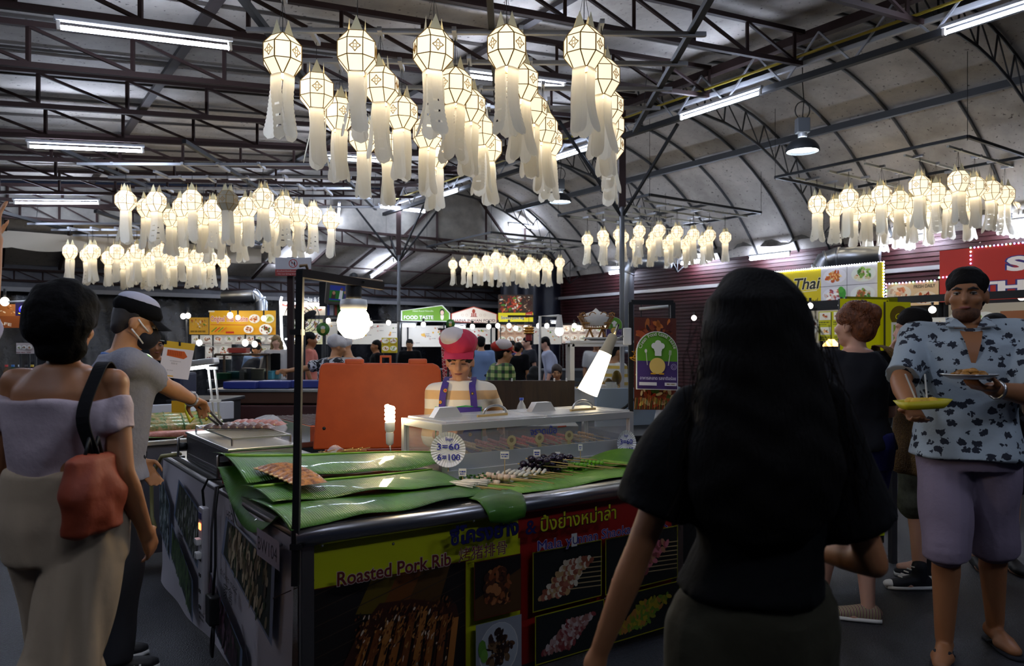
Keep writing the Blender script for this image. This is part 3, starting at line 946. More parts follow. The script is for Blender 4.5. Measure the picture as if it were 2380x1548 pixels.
sp.rect(sx(.30), .63, sx(.03), .735, '#a79fae'); sp.text('BW104', sx(.285), .655, .075, '#3a3440', bold=.0, width=.23)
sp.line([(sx(.5), .30), (sx(.42), .18), (sx(.2), .03)], .008, '#4a444a'); sp.line([(sx(.48), .30), (sx(.40), .14)], .003, '#4a444a')
sp.done(st, None, 'side_lettering', 'side_print')

# tall black corner rod with its arm, and the hanging bulb lamp
rod = thing('lamp_rod', 'tall thin black steel rod clamped to the stall corner with an arm on top', 'pole', S_(0, 0, .6))
MB().bar(V((-.770, 2.705, .60)), V((-.752, 2.705, 1.72)), .024).build('upright', MATS['iron'], rod)
arm1 = V((-.53, 3.10, 1.695))
MB().bar(V((-.752, 2.70, 1.71)), arm1, .026, .03).build('arm', mat('arm_brown', '#2a2320', .5, .3), rod)
MB().tube([V((-.752, 2.70, 1.735)), V((-.735, 2.72, 1.74)), V((-.73, 2.73, 1.715)), V((-.70, 2.79, 1.712)), arm1 + V((0, 0, .02))], .006, 6).build('cable', mat('cable_tan', '#8a6a44', .5), rod)
for z in (.74, 1.5):
    MB().box(V((-.765, 2.712, z)), (.04, .05, .02)).build('tie', MATS['black'], rod)


def bulb_lamp(p, r, label, cord_to, cage=True, power=None):
    t = thing('bulb_lamp', label, 'lamp', p); p = V(p)
    MB().lathe([(0, -1.05 * r), (.55 * r, -.95 * r), (.93 * r, -.5 * r), (r, 0), (.9 * r, .45 * r), (.62 * r, .85 * r), (.55 * r, 1.0 * r)], 20, p).build('bulb', MATS['bulb_warm'], t)
    MB().lathe([(.8 * r, .75 * r), (.85 * r, 1.0 * r), (.8 * r, 1.35 * r), (.5 * r, 1.4 * r)], 16, p).build('collar', MATS['white_plastic'], t)
    MB().lathe([(.48 * r, 1.35 * r), (.5 * r, 2.3 * r), (.25 * r, 2.9 * r), (.08 * r, 3.0 * r)], 12, p).build('socket', MATS['black'], t)
    MB().tube([p + UP * 2.9 * r, V(cord_to)], .004, 5).build('cord', MATS['black'], t)
    return t


bulb_lamp(P(822, 748, 2.98), .064, 'large glowing bulb hanging from the arm of the black corner rod', V((-.575, 2.98, 1.70)))

# ------------------------------------------------------------------ banana leaves
leafm = mat('banana_leaf', '#28560f', .46, spec=.45, ncol='#427a16', nscale=5, stretch=(1, 1, 1), bump=.0, coat=.15)
leafm2 = mat('banana_leaf_pale', '#4f8418', .46, ncol='#76a82a', nscale=4, coat=.1)
for lm in (leafm, leafm2):      # fine parallel veins across each leaf
    nt, lk, bs = nodes_of(lm)
    tcn = nt.new('ShaderNodeUVMap'); tcn.uv_map = 'vein'
    wv = nt.new('ShaderNodeTexWave'); wv.inputs['Scale'].default_value = 10; wv.inputs['Distortion'].default_value = .5; wv.bands_direction = 'X'
    bp = nt.new('ShaderNodeBump'); bp.inputs['Strength'].default_value = .6; bp.inputs['Distance'].default_value = .004
    lk.new(tcn.outputs['UV'], wv.inputs['Vector']); lk.new(wv.outputs['Fac'], bp.inputs['Height']); lk.new(bp.outputs['Normal'], bs.inputs['Normal'])


def leaf(label, fn, nu=40, nv=12, m=leafm, mid=None, thick=.0012, name='banana_leaf'):
    mb = MB(); mb.grid(fn, nu, nv); me = mb.mesh('blade')
    uv = me.uv_layers.new(name='vein')
    for l in me.loops:
        i, j = divmod(l.vertex_index, nv + 1); uv.data[l.index].uv = (i / nu * 3.0, j / nv)
    c = fn(.5, .5)
    t = thing(name, label, 'banana leaf', c, 'banana leaves on the stall counter')
    o = link('blade', me, m, t); sol = o.modifiers.new('s', 'SOLIDIFY'); sol.thickness = thick
    if mid is not None:
        MB().tube([fn(i / 20, mid) + UP * .003 for i in range(21)], [.007 * (1 - .7 * i / 20) + .001 for i in range(21)], 6).build('midrib', leafm2, t)
    return t


def wav(i, j, k, amp): return amp * (math.sin(i * 9 + k) * .6 + math.sin(i * 17 + 2.1 * k) * .4) * (abs(j - .5) * 2) ** 1.5


# front leaf: corner to the skewers; middle leaf; far leaf lying up on the grill's end
leaf('long banana leaf along the counter front, its near edge hanging over the rail corner', lambda i, j: S_(
    -.035 + .50 * j * (1 - .25 * i ** 4) + .10 * i * i * (1 - j) + .02 * math.sin(i * 7) * (1 - j), -.05 + .90 * i * (1 - .06 * j), TOP + .012 + .030 * math.sin(math.pi * min(1, j * .8 + .1)) + wav(i, j, 1, .010) - .03 * (1 - j) ** 6 * max(0, 1 - 3 * i)), mid=None)
leaf('middle banana leaf of the stack on the counter, under the roasted rib', lambda i, j: S_(
    .20 + .46 * j + .035 * math.sin(i * 5 + 1) * (1 - j), -.03 + .84 * i * (1 - .05 * j), TOP + .046 + .028 * math.sin(math.pi * min(1, j * .8 + .1)) + wav(i, j, 3, .012)), mid=.55)
leaf('far banana leaf of the stack, its tip propped on the grill end', lambda i, j: S_(
    .47 + .56 * j * (1 - .55 * max(0, (i - .6) / .4) ** 2) + .10 * (1 - i) ** 2, -.03 + .93 * i, TOP + .074 + .05 * math.sin(math.pi * min(1, j * .7 + .1)) + wav(i, j, 5, .012) + .05 * (1 - i) ** 3 * j), mid=.6, m=leafm)
leaf('torn banana leaf folded left over the grill end and hanging down', lambda i, j: S_(
    .10 + .85 * i, -.035 - .02 * j + .12 * (1 - j), TOP + .028 - .14 * j ** 1.5 * math.sin(math.pi * min(1, i * 1.05)) + .07 * i * i), 24, 8)
leaf('banana leaf laid under the vegetable skewers along the case', lambda i, j: S_(
    .05 + .36 * j - .02 * math.sin(i * 7), .80 + 1.26 * i, TOP + .006 + .014 * math.sin(math.pi * j) + wav(i, j, 2, .006)), m=leafm2)
leaf('banana leaf scrap drooping over the front rail at the banner middle', lambda i, j: S_(
    .12 - .19 * math.sin(min(1, j * 1.15) * 1.57), .72 + .27 * i * (1 - .35 * j) + .05 * j, TOP + .012 + .012 * math.sin(i * 3) - (.115 * max(0, j - .45) / .55 * (1 - .5 * abs(i - .5)))), 14, 12)
leaf('banana leaf tip curling up at the case end', lambda i, j: S_(
    .25 + .22 * j * (1 - i), 1.72 + .3 * i, TOP + .03 + .07 * math.sin(i * 2.6) * j), 12, 8, m=leafm2)

# ------------------------------------------------------------------ roasted rib on the leaf, ribs on the grill
meatm = mat('roast_meat', '#5a2c0e', .42, ncol='#b87a2e', nscale=34, bump=1.0, bscale=70, coat=.3)
meat_dark = mat('grilled_meat', '#3a1c10', .4, ncol='#7a4424', nscale=22, bump=.9, bscale=50, coat=.3)
meat_raw = mat('pink_meat', '#a4584c', .45, ncol='#c98a7a', nscale=18, bump=.6, bscale=40, coat=.2)


def rib_slab(label, cfn, m, wdt=.115, name='roast_rib', grooves=9):
    t = thing(name, label, 'meat', cfn(.5, .5) , None)
    def f(i, j, s):
        p = cfn(i, j); edge = (1 - abs(2 * j - 1) ** 4) * (1 - abs(2 * i - 1) ** 6)
        return p + UP * (s * .022 * edge + s * .005 * math.sin(i * grooves * 6.28) * edge)
    mb = MB(); mb.grid(lambda i, j: f(i, j, 1), 72, 12); mb.grid(lambda i, j: f(1 - i, j, -.4), 24, 6)
    mb.build('flesh', m, t)
    for k in range(grooves - 1):
        i = (k + .9) / grooves
        a, b = cfn(i, .02), cfn(i, -.06)
        MB().tube([a + UP * .004, b + UP * .004], [.006, .004], 6).build('bone', mat('bone', '#c9ae84', .5), t)
    return t


def slabfn(p0, p1, wd, bow=.02, z=0.0):
    p0, p1 = V(p0), V(p1); d = (p1 - p0); s = UP.cross(d).normalized()
    return lambda i, j: p0 + d * i + s * (wd * (j - .5) * (1 - .45 * (i - .35) ** 2) + bow * math.sin(i * 3.1)) + UP * z * math.sin(i * 3.1)


rib_slab('golden roasted pork rib slab lying on the banana leaf', slabfn(S_(.67, .10, .925), S_(.29, .15, .895), .17, .015), meatm)
rib_slab('dark grilled rib slab gripped by tongs on the grill', slabfn(S_(1.66, .03, 1.012), S_(1.44, .36, 1.012), .13, .015), meat_dark)
rib_slab('pinkish half cooked rib at the far edge of the grill', slabfn(S_(1.78, .22, 1.012), S_(1.56, .46, 1.01), .12, .012), meat_raw)

# ------------------------------------------------------------------ table grill
g = thing('table_grill', 'steel electric table grill with raised grate and end handles', 'grill', S_(1.51, .19, TOP))
MB().bbox(S_(1.51, .19, .875), (.33, .90, .15), AX, .012).build('body', mat('grill_grey', (.10, .09, .095), .42, .7, bump=.08), g)
MB().bbox(S_(1.51, .19, .955), (.34, .91, .014), AX, .004).build('top_plate', steel, g)
MB().box(S_(1.06, .19, .875), (.30, .004, .13), AX).build('end_plate', steel, g)
m = MB()
fr = [S_(1.17, .07, .995), S_(1.92, .07, .995), S_(1.92, .36, .995), S_(1.17, .36, .995)]
for i in range(4):
    m.bar(fr[i], fr[(i + 1) % 4], .008)
m.build('grate_frame', steel, g)
for a, b in ((1.17, .07), (1.92, .07), (1.92, .36), (1.17, .36)):
    MB().bar(S_(a, b, .96), S_(a, b, .995), .008).build('grate_foot', steel, g)
for k in range(24):
    a = 1.19 + .031 * k
    MB().bar(S_(a, .07, .995), S_(a, .36, .995), .005).build('grate_bar', steel, g)
for a in (1.075, 1.95):
    MB().tube([S_(a, .015, .82), S_(a, -.02, .825), S_(a, -.02, .93), S_(a, .01, .935)], .008, 6).build('handle', steel, g)
    MB().tube([S_(a, .03, .88), S_(a, -.015, .88)], .022, 10).build('knob', MATS['black'], g)
for k in range(3):
    MB().box(S_(1.5, .022, .815 + .014 * k), (.006, .8, .006), AX).build('ridge', dsteel, g)
MB().box(S_(1.056, .11, .89), (.03, .006, .02), AX).build('switch', mat('switch_red', '#7a1a10', .4), g)
bxs = MB().bbox(S_(1.02, .02, .835), (.05, .09, .07), AX, .004).build('small_carton', mat('carton_red', '#a8362a', .6), **tagp('small red and white carton beside the grill end on the counter edge', 'box'))

# ------------------------------------------------------------------ power strip, adaptor and cords on the side sheet
ps = thing('power_strip', 'white power strip with a glowing red switch hanging on the side sheet', 'power strip', S_(1.11, -.07, .45))
MB().bbox(S_(1.11, -.075, .44), (.035, .085, .50), AX, .01).build('casing', mat('strip_white', '#b5b2b6', .4), ps)
MB().box(S_(1.11, -.094, .60), (.004, .035, .03), AX).build('switch', mat('switch_glow', (1, .1, .02), emit=3, ecol=(1, .16, .05)), ps)
MB().box(S_(1.11, -.094, .65), (.003, .05, .03), AX).build('badge', mat('badge_blue', '#2a2a6a', .5), ps)
for k in range(5):
    for d in (-.012, .012):
        MB().box(S_(1.11 + d, -.094, .52 - .075 * k), (.003, .006, .016), AX).build('outlet', MATS['black'], ps)
for k in (0, 1):
    MB().bbox(S_(1.11, -.10, .53 - .065 * k), (.03, .05, .03), AX, .006).build('plug', MATS['white_plastic'], ps)
ad = thing('power_adaptor', 'black power adaptor dangling below the white power strip', 'adaptor', S_(.93, -.07, .25))
MB().bbox(S_(.92, -.08, .26), (.05, .085, .13), AX, .008).build('brick_body', MATS['black'], ad)
MB().tube([S_(.92, -.08, .19), S_(.95, -.08, .12), S_(.96, -.08, .05), S_(.93, -.08, .04), S_(.91, -.08, .12), S_(.91, -.08, .19)], .006, 6).build('lead', MATS['black'], ad)
for i, (pts, c) in enumerate((([(1.06, .04, .815), (1.14, -.05, .815), (1.16, -.07, .76), (1.13, -.07, .68)], 'black'),
                              ([(1.0, .03, .81), (.95, -.05, .80), (.92, -.07, .70), (.92, -.07, .45), (.92, -.08, .32)], 'black'),
                              ([(.98, .02, .81), (.99, -.05, .80), (1.01, -.065, .6), (1.02, -.065, .4)], 'grey'),
                              ([(.90, .02, .81), (.80, -.04, .79), (.62, -.06, .69), (.30, -.06, .66), (.06, -.05, .73)], 'grey'))):
    MB().tube([S_(*p) for p in pts], .006, 6).build('cord', MATS['black'] if c == 'black' else mat('cord_grey', '#4a484c', .5), (ps, ad, ps, rod)[i])
MB().tube([S_(2.0, .0, .83), S_(2.2, -.06, .80), S_(2.36, -.09, .66), S_(2.34, -.09, .42), S_(2.28, -.08, .36)], .012, 8).build('gas_hose', mat('hose', '#8a8250', .5), **tagp('yellowish rubber hose looping down from the grill at the stall end', 'hose'))

# ------------------------------------------------------------------ glass skewer case
CA, CB, CW, CD, CH = .535, .895, 1.24, .40, .27
ca = thing('glass_case', 'aluminium framed glass case full of skewers with handled lids', 'display case', S_(CA + .2, CB + .6, TOP))
alu = mat('alu_frame', (.78, .77, .74), .38, .6)
def cs(a, b, z): return S_(CA + a, CB + b, TOP + z)
for b, a in ((0, 0), (CW, 0), (0, CD), (CW, CD)):
    MB().box(cs(a, b, CH / 2), (.03, .03, CH), AX).build('corner_post', alu, ca)
for z, h in ((CH - .015, .035), (.02, .045)):
    for a in (0, CD):
        MB().box(cs(a, CW / 2, z), (CW + .03, .028, h), AX).build('long_rail', alu, ca)
    for b in (0, CW):
        MB().box(cs(CD / 2, b, z), (.028, CD, h), AX).build('side_rail', alu, ca)
fog = mat('glass_fogged', (.75, .77, .82), .35, alpha=.17, spec=.5)
MB().box(cs(-.002, CW / 2, .14), (CW - .03, .004, .21), AX).build('front_pane', fog, ca)
MB().box(cs(CD, CW / 2, .14), (CW - .03, .004, .21), AX).build('back_pane', MATS['glass'], ca)
for b in (0, CW):
    MB().box(cs(CD / 2, b, .14), (.004, CD - .03, .21), AX).build('side_pane', fog, ca)
MB().box(cs(CD / 2, CW / 2, .035), (CW - .03, CD - .03, .02), AX).build('tray', mat('tray_zinc', (.5, .52, .52), .5, .6), ca)
MB().box(cs(.02, CW / 2, .07), (CW - .04, .01, .09), AX).build('tray_lip', mat('tray_zinc', (.5, .52, .52), .5, .6), ca)
for k in range(2):
    b = CW * (.25 + .5 * k)
    ld = MB().bbox(cs(CD / 2 - .01, b, CH + .008), (CW / 2 - .02, CD + .0, .014), AX, .004).build('lid', mat('lid_acrylic', (.86, .86, .84), .25, alpha=.42), ca)
    for d, hh in ((-.17, 0), (.14, 1)):
        c = cs(.22, b + d, CH + .015)
        if hh:
            MB().tube([c + VV * (.075 * math.cos(q)) + UP * .045 * math.sin(q) for q in [math.pi * i / 10 for i in range(11)]], .007, 8).build('loop_handle', steel, ld)
        else:
            MB().prism([(-.085, 0), (.085, 0), (.05, .05), (-.05, .05)], c - UU * .03, VV, UP, .05).build('lid_handle', alu, ld)
    MB().bar(cs(.1, b - .05, CH + .02), cs(.12, b + .15, CH + .02), .012).build('stick_stop', mat('bamboo', '#c9a86a', .6), ca)
cp = Print(cs(-.006, 0, 0), VV, UP, CW, CH, .0003)
cp.text('จรวดเนื้อ', .52, .185, .05, '#2a3aa0', bold=.005)
for i, b in enumerate((.40, .58, .78)):
    cp.ell(b, .165, .03, .028, '#c9b98a', 14); cp.ell(b, .168, .014, .013, '#8a7a5a', 8); cp.rect(b - .012, .12, b + .012, .14, '#b9a97a')
cp.rect(.70, .215, .76, .222, '#a8402a')
cp.done(ca, None, 'pane_lettering', 'pane_print')

stickm = mat('bamboo', '#c9a86a', .6)
def skewer(name, label, cat, p, d, L, foodfn, group, fm_):
    p, d = V(p), V(d).normalized()
    t = thing(name, label, cat, p, group)
    MB().tube([p - d * .01, p + d * L], .0028, 5).build('stick', stickm, t)
    m = MB(); foodfn(m, p, d); m.build('food', fm_, t)
    return t


q = random.Random(4)
in_cols = [('pale sausage', mat('f_pale', '#d9b888', .5)), ('pinkish meat', mat('f_pink', '#c4705a', .5)), ('red prawn', mat('f_red', '#e0582e', .45)), ('golden tofu', mat('f_gold', '#c99a44', .5))]
for n in range(40):
    b = .10 + 1.05 * n / 40; ci = 0 if b < .33 else 1 if b < .55 else 2 if b < .98 else 3
    p = cs(.30 + q.uniform(-.02, .02), b + q.uniform(-.01, .01), .105 + .014 * (n % 3)); dd = (-UU + VV * q.uniform(-.15, .15) + UP * -.05)
    def ff(m, p, d):
        for k in range(6):
            m.ell(p + d * (.0 + .022 * k), (.011, .011, .010), 8, 6)
    skewer('food_skewer', 'skewer of %s in the glass case, %s from its end by the bulb' % (in_cols[ci][0], ORD[n] if n < len(ORD) else 'number %d' % (n + 1)) if n < 29 else
           'skewer of %s in the glass case, %s from its end by the gooseneck lamp' % (in_cols[ci][0], ORD[39 - n]), 'skewer', p, dd, .25, ff, 'skewers inside the glass case', in_cols[ci][1])

# ------------------------------------------------------------------ skewers on the leaf in front of the case
white_mush = mat('mushroom', '#e0d8c6', .55, bump=.2); wrapm = mat('bacon_wrap', '#c9a48a', .5, ncol='#e0cdb8', nscale=30)
eggp = mat('eggplant', '#1e0c26', .18, coat=.5); okram = mat('okra', '#6fae22', .45); aspm = mat('asparagus', '#7aa82e', .45, ncol='#a8c860', nscale=20); herb = mat('herb', '#2f5a1c', .6)
def lay(n, b0, b1, a0, z0, dz, nm, label, fm_, ff, slope=-.35, L=.24, grp=None):
    for k in range(n):
        f = k / max(1, n - 1); b = b0 + (b1 - b0) * f
        p = S_(a0 + .02 * math.sin(k * 2.3), b, TOP + z0 + dz * (k % 3)); d = (-UU * .75 + VV * (.55 + .2 * math.sin(k * 1.7)) + UP * -.06)
        skewer(nm, label % ORD[k], 'skewer', p, d, L, ff, grp or nm.replace('_', ' ') + 's on the leaf', fm_)
def f_enoki(m, p, d):
    s = UP.cross(d)
    for k in range(7):
        m.tube([p + s * (.008 * (k - 3)) + UP * .004 * (k % 2), p + d * .12 + s * (.011 * (k - 3)) + UP * .006 * (k % 3)], .0045, 5)
def f_roll(m, p, d):
    for k in range(4):
        m.tube([p + d * (.005 + .03 * k), p + d * (.03 + .03 * k)], .015, 8)
def f_slab(m, p, d):
    s = UP.cross(d)
    for k in range(5):
        m.tube([p + d * .025 * k - s * .035, p + d * .025 * k + s * .035 + UP * .004], .008, 6)
def f_egg(m, p, d):
    for k in range(3):
        m.ell(p + d * (.02 + .04 * k), (.021, .021, .019), 12, 8)
def f_okra(m, p, d):
    s = UP.cross(d)
    for k in range(6):
        m.tube([p + d * .02 * k - s * .03, p + d * .02 * k, p + d * .02 * k + s * .035], [.009, .011, .004], 6)
def f_asp(m, p, d):
    s = UP.cross(d)
    for k in range(5):
        m.tube([p + s * .01 * (k - 2), p + d * .15 + s * .012 * (k - 2)], [.005, .004], 5)
lay(7, .72, .84, .25, .022, .013, 'enoki_skewer', 'white enoki mushroom skewer beside the leaf scrap, %s from the leaf scrap', white_mush, f_enoki)
lay(5, .93, 1.02, .30, .03, .012, 'wrapped_skewer', 'bacon wrapped herb skewer, %s after the enoki skewers', wrapm, f_roll)
lay(6, 1.04, 1.20, .31, .03, .012, 'mushroom_skewer', 'pale sliced mushroom skewer, %s after the wrapped skewers', white_mush, f_slab)
lay(9, 1.24, 1.44, .40, .035, .028, 'eggplant_skewer', 'glossy purple eggplant skewer, %s in its heap from the mushrooms', eggp, f_egg)
lay(7, 1.44, 1.66, .37, .026, .014, 'okra_skewer', 'green okra skewer, %s after the eggplants', okram, f_okra)
lay(6, 1.68, 1.86, .36, .022, .012, 'asparagus_skewer', 'pale green asparagus skewer, %s after the okra', aspm, f_asp)
for k in range(14):
    pass
m = MB(); q = random.Random(9)
for k in range(70):
    c = S_(.26 + q.uniform(-.05, .06), .90 + q.uniform(-.05, .1), TOP + .03 + q.uniform(0, .035))
    m.ell(c, (.007, .004, .005), 5, 3)
m.build('herb_garnish', herb, kind='stuff', label='dark green herb leaves around the wrapped skewers', category='herb')

# little price flags on sticks
for i, (px, py, Y, w_) in enumerate(((1075, 1098, 3.42, .034), (1173, 1058, 3.56, .04), (1248, 1053, 3.80, .035), (1296, 1058, 3.92, .026), (1349, 1040, 4.0, .022))):
    p = P(px, py, Y)
    t = thing('price_flag', 'small white price flag on a bamboo stick, %s of five from the enoki end' % ORD[i], 'price tag', p, 'price flags in front of the case')
    MB().bbox(p, (w_, .002, .034), None, .0005).build('card', MATS['white'], t)
    MB().tube([V((p.x, p.y + .003, TOP + .02)), p + V((0, .003, .01))], .002, 5).build('stick', stickm, t)
    pp = Print(p + V((-w_ / 2, -.0012, -.017)), (1, 0, 0), (0, 0, 1), w_, .034, .0002)
    pp.squiggle(.004, .018, w_ - .008, .006, '#3a4aa0', i); pp.squiggle(.006, .008, w_ - .012, .005, '#3a4aa0', i + 9)
    pp.done(t)

# pleated paper plates with prices
def plate_sign(p, r, label, nrm, squash=1.0, tail=False):
    p = V(p); n = V(nrm).normalized(); x = UP.cross(n).normalized(); x = -x if x.x < 0 else x; y = n.cross(x); y = y if y.z > 0 else -y
    t = thing('paper_plate_sign', label, 'price sign', p, 'price plates on the case')
    N = 72; rings = []
    for fr_, h in ((.0, 0), (.76, 0), (.82, .003), (1.0, .009)):
        ring = []
        for k in range(N):
            th = 2 * math.pi * k / N; f = fr_ + (.008 if fr_ > .7 and k % 2 else 0)
            dz = h + (.004 if (k % 2 and fr_ > .7) else 0)
            yy = math.sin(th) * r * f * (1.12 if tail and math.sin(th) < 0 else 1); xx = math.cos(th) * r * f * squash * (1 - .25 * max(0, -math.sin(th)) if tail else 1)
            ring.append(p + x * xx + y * yy + n * dz)
        rings.append(ring)
    m = MB().rings(rings, True, False, smooth=False); m.add(rings[0], [tuple(range(N))])
    m.build('plate', mat('paper_plate', '#dfe0e6', .7), t)
    pp = Print(p - x * r - y * r + n * .005, x, y, 2 * r, 2 * r, .0004)
    s = squash
    pp.text('Begin', r - .16 * r, r + .52 * r, .26 * r, '#2c2c9c', bold=.01, width=.42 * r * s)
    pp.text('3=60', r - .66 * r * s, r - .0 * r, .5 * r, '#2a2a96', bold=.012, width=1.3 * r * s); pp.text('6=100', r - .62 * r * s, r - .6 * r, .5 * r, '#2a2a96', bold=.012, width=1.32 * r * s)
    pp.done(t)
    MB().bar(p + y * -r * 1.25 - n * .004, p + y * .6 * r - n * .004, .004).build('stick', stickm, t)
    return t


plate_sign(P(1042, 1045, 3.58), .082, 'pleated paper plate price sign at the near corner of the glass case', (-.05, -1, .1))
plate_sign(P(1455, 1032, 4.28), .078, 'narrow paper plate price sign at the far corner of the glass case', (.2, -1, .05), .72, True)

# spiral bulb on a stem behind the leaves
cf = P(906, 965, 4.05)
t = thing('spiral_bulb', 'glowing spiral energy bulb on a white socket behind the banana leaves', 'lamp', V((cf.x, cf.y, TOP)))
MB().tube([cf + V((.018 * math.cos(i * .7), .018 * math.sin(i * .7), -.03 + .0024 * i)) for i in range(34)], .011, 8).build('bulb', MATS['bulb_warm'], t)
MB().lathe([(.02, -.09), (.027, -.075), (.027, -.04), (.02, -.03)], 14, cf).build('ballast', MATS['white_plastic'], t)
MB().lathe([(.012, -.16), (.02, -.15), (.022, -.10), (.018, -.085)], 14, cf).build('socket', MATS['white'], t)
MB().tube([cf - UP * .15, cf + V((.005, 0, -.2)), V((cf.x + .0, cf.y, TOP))], .005, 6).build('stem', dsteel, t)
MB().lathe([(.0, .012), (.03, .01), (.034, 0)], 14, V((cf.x, cf.y, TOP))).build('base', dsteel, t)

# cup of bamboo sticks lying behind the leaves
q = random.Random(2)
cup = thing('stick_cup', 'clear plastic cup holding a fan of bamboo sticks behind the leaves', 'cup', S_(1.18, .60, TOP + .04))
MB().lathe([(.035, 0), (.04, .05), (.045, .09)], 16, S_(1.13, .62, TOP + .075), (VV, -UP, UU), caps=False).build('shell', mat('clear_plastic', (.9, .92, .95), .15, alpha=.35), cup)
for k in range(26):
    p0 = S_(1.30, .56 + .005 * k * .6, TOP + .06 + q.uniform(-.02, .02)); p1 = S_(1.08, .49 + .0108 * k, TOP + .085 + q.uniform(-.03, .03))
    MB().bar(p0, p1, .006, .004).build('bamboo_stick', stickm, **tagp('flat bamboo stick in the fan held by the plastic cup, %s from its grill side' % ORD[k], 'stick', 'bamboo sticks in the cup'))
MB().bbox(S_(1.2, .6, TOP + .018), (.30, .36, .035), AX, .006).build('shallow_tray', dsteel, **tagp('shallow dark steel tray under the cup of sticks', 'tray'))

# rear table with the wide charcoal grill
rt = thing('rear_table', 'dark steel side table behind the stall carrying the wide charcoal grill', 'table', S_(2.75, 1.0))
MB().bbox(S_(2.79, 1.14, TOP - .01), (.76, 1.02, .04), AX, .006).build('top', dsteel, rt)
for a in (2.32, 3.26):
    for b in (.80, 1.48):
        MB().box(S_(a, b, .385), (.04, .04, .77), AX).build('leg', dsteel, rt)
g = thing('charcoal_grill', 'long low steel charcoal grill with wire mesh top', 'grill', S_(2.75, 1.1, TOP))
for b in (.88, 1.34):
    MB().box(S_(2.72, b, TOP + .06), (.01, .86, .10), AX).build('side_wall', steel, g)
for a in (2.29, 3.15):
    MB().box(S_(a, 1.11, TOP + .06), (.47, .01, .10), AX).build('end_wall', steel, g)
MB().box(S_(2.72, 1.11, TOP + .02), (.45, .85, .02), AX).build('ash_pan', MATS['black'], g)
m = MB(); q = random.Random(8)
for k in range(90):
    m.ell(S_(2.33 + q.random() * .78, .91 + q.random() * .4, TOP + .045), (.02, .018, .016), 6, 4)
m.build('embers', mat('ember', '#2a1a14', .9, emit=.5, ecol=(.5, .08, .02)), g, kind='stuff')
for k in range(44):
    a = 2.31 + .019 * k
    MB().bar(S_(a, .88, TOP + .115), S_(a, 1.34, TOP + .115), .0035).build('mesh_wire', dsteel, g)
for k in range(12):
    b = .89 + .04 * k
    MB().bar(S_(2.29, b, TOP + .117), S_(3.15, b, TOP + .117), .0035).build('mesh_wire', dsteel, g)

# orange insulated box with its lid standing open
ob = thing('cooler_box', 'large orange insulated box with its lid standing open behind the cook', 'cooler box', V((-.9, 5.1, 0)))
orange = mat('orange_plastic', '#c2501c', .5, bump=.06, bscale=8, ncol='#b04414', nscale=3)
L0, L1 = V((-1.21, 4.82, 0)), V((-.46, 4.92, 0)); lx = (L1 - L0).normalized(); lw = (L1 - L0).length; ln = lx.cross(UP)
lid = MB().prism([(-.05, 0), (lw + .03, 0), (lw - .0, .50), (lw - .015, .53), (lw - .05, .545), (.03, .55), (.0, .54), (-.01, .51)], L0 + UP * .795 - UP * .0, lx, UP, .05)
lo = lid.build('lid', orange, ob); bv = lo.modifiers.new('b', 'BEVEL'); bv.width = .012; bv.segments = 3; bv.limit_method = 'ANGLE'
for f in (.27, .80):
    MB().bbox(L0 + lx * lw * f + UP * 1.35 - ln * -.0 + V((0, .025, 0)), (.12, .05, .04), (lx, V((-lx.y, lx.x, 0)), UP), .012).build('lid_foot', orange, ob)
c = L0 + lx * lw * .53 + UP * 1.345 + V((0, .025, 0))
m = MB()
for dx in (-.03, .03):
    m.bbox(c + lx * dx + UP * .02, (.014, .03, .05), (lx, V((-lx.y, lx.x, 0)), UP), .004)
m.bbox(c + UP * .04, (.074, .03, .014), (lx, V((-lx.y, lx.x, 0)), UP), .004)
m.build('latch', orange, ob)
MB().lathe([(0, .004), (.01, .003), (.011, 0)], 10, L0 + lx * .02 + UP * .93, (lx, UP, ln)).build('rivet', MATS['black'], ob)
MB().bbox(L0 + lx * lw / 2 + V((-.02, .22, .53)), (lw, .34, .52), (lx, V((-lx.y, lx.x, 0)), UP), .03).build('box_body', orange, ob)
MB().bbox(L0 + lx * lw / 2 + V((-.02, .22, .13)), (lw - .05, .30, .26), (lx, V((-lx.y, lx.x, 0)), UP), .01).build('stand', dsteel, ob)

# clear plastic bag on the grill end
q = random.Random(6)
mb = MB()
def bag(i, j):
    th = 2 * math.pi * j; r = .12 * math.sin(math.pi * min(1, .12 + i * .88)) ** .6
    nz = mnoise.noise(V((math.cos(th) * 1.6, math.sin(th) * 1.6, i * 3))) * .05
    return S_(2.05 + (r * .8 + nz) * math.cos(th), .44 + (r + nz) * math.sin(th) + .10 * i, TOP + .005 + .22 * i)
mb.grid(bag, 14, 28)
mb.build('plastic_bag', mat('bag_clear', (.86, .87, .92), .18, alpha=.45, bump=.6, bscale=18), **tagp('crumpled clear plastic bag standing behind the table grill', 'bag'))

# wooden screen behind the cook, and a bottle of water
wd = mat('dark_plywood', '#3d2a14', .55, ncol='#2a1b0c', nscale=4, stretch=(6, .5, .7), bump=.1)
o = P(1100, 955, 5.55); o.z = .62
t = thing('wooden_screen', 'dark stained plywood screen standing behind the cook', 'screen', V((.1, 5.6, 0)))
MB().bbox(V((.09, 5.6, .86)), (.74, .025, .68), None, .004).build('board', wd, t)
for x in (-.24, .42):
    MB().box(V((x, 5.63, .60)), (.04, .04, 1.2)).build('post', wd, t)
for x in (.0, .31, .40):
    MB().bbox(V((x, 5.585, 1.205)), (.012, .03, .022), None, .003).build('clip', MATS['white_plastic'], t)


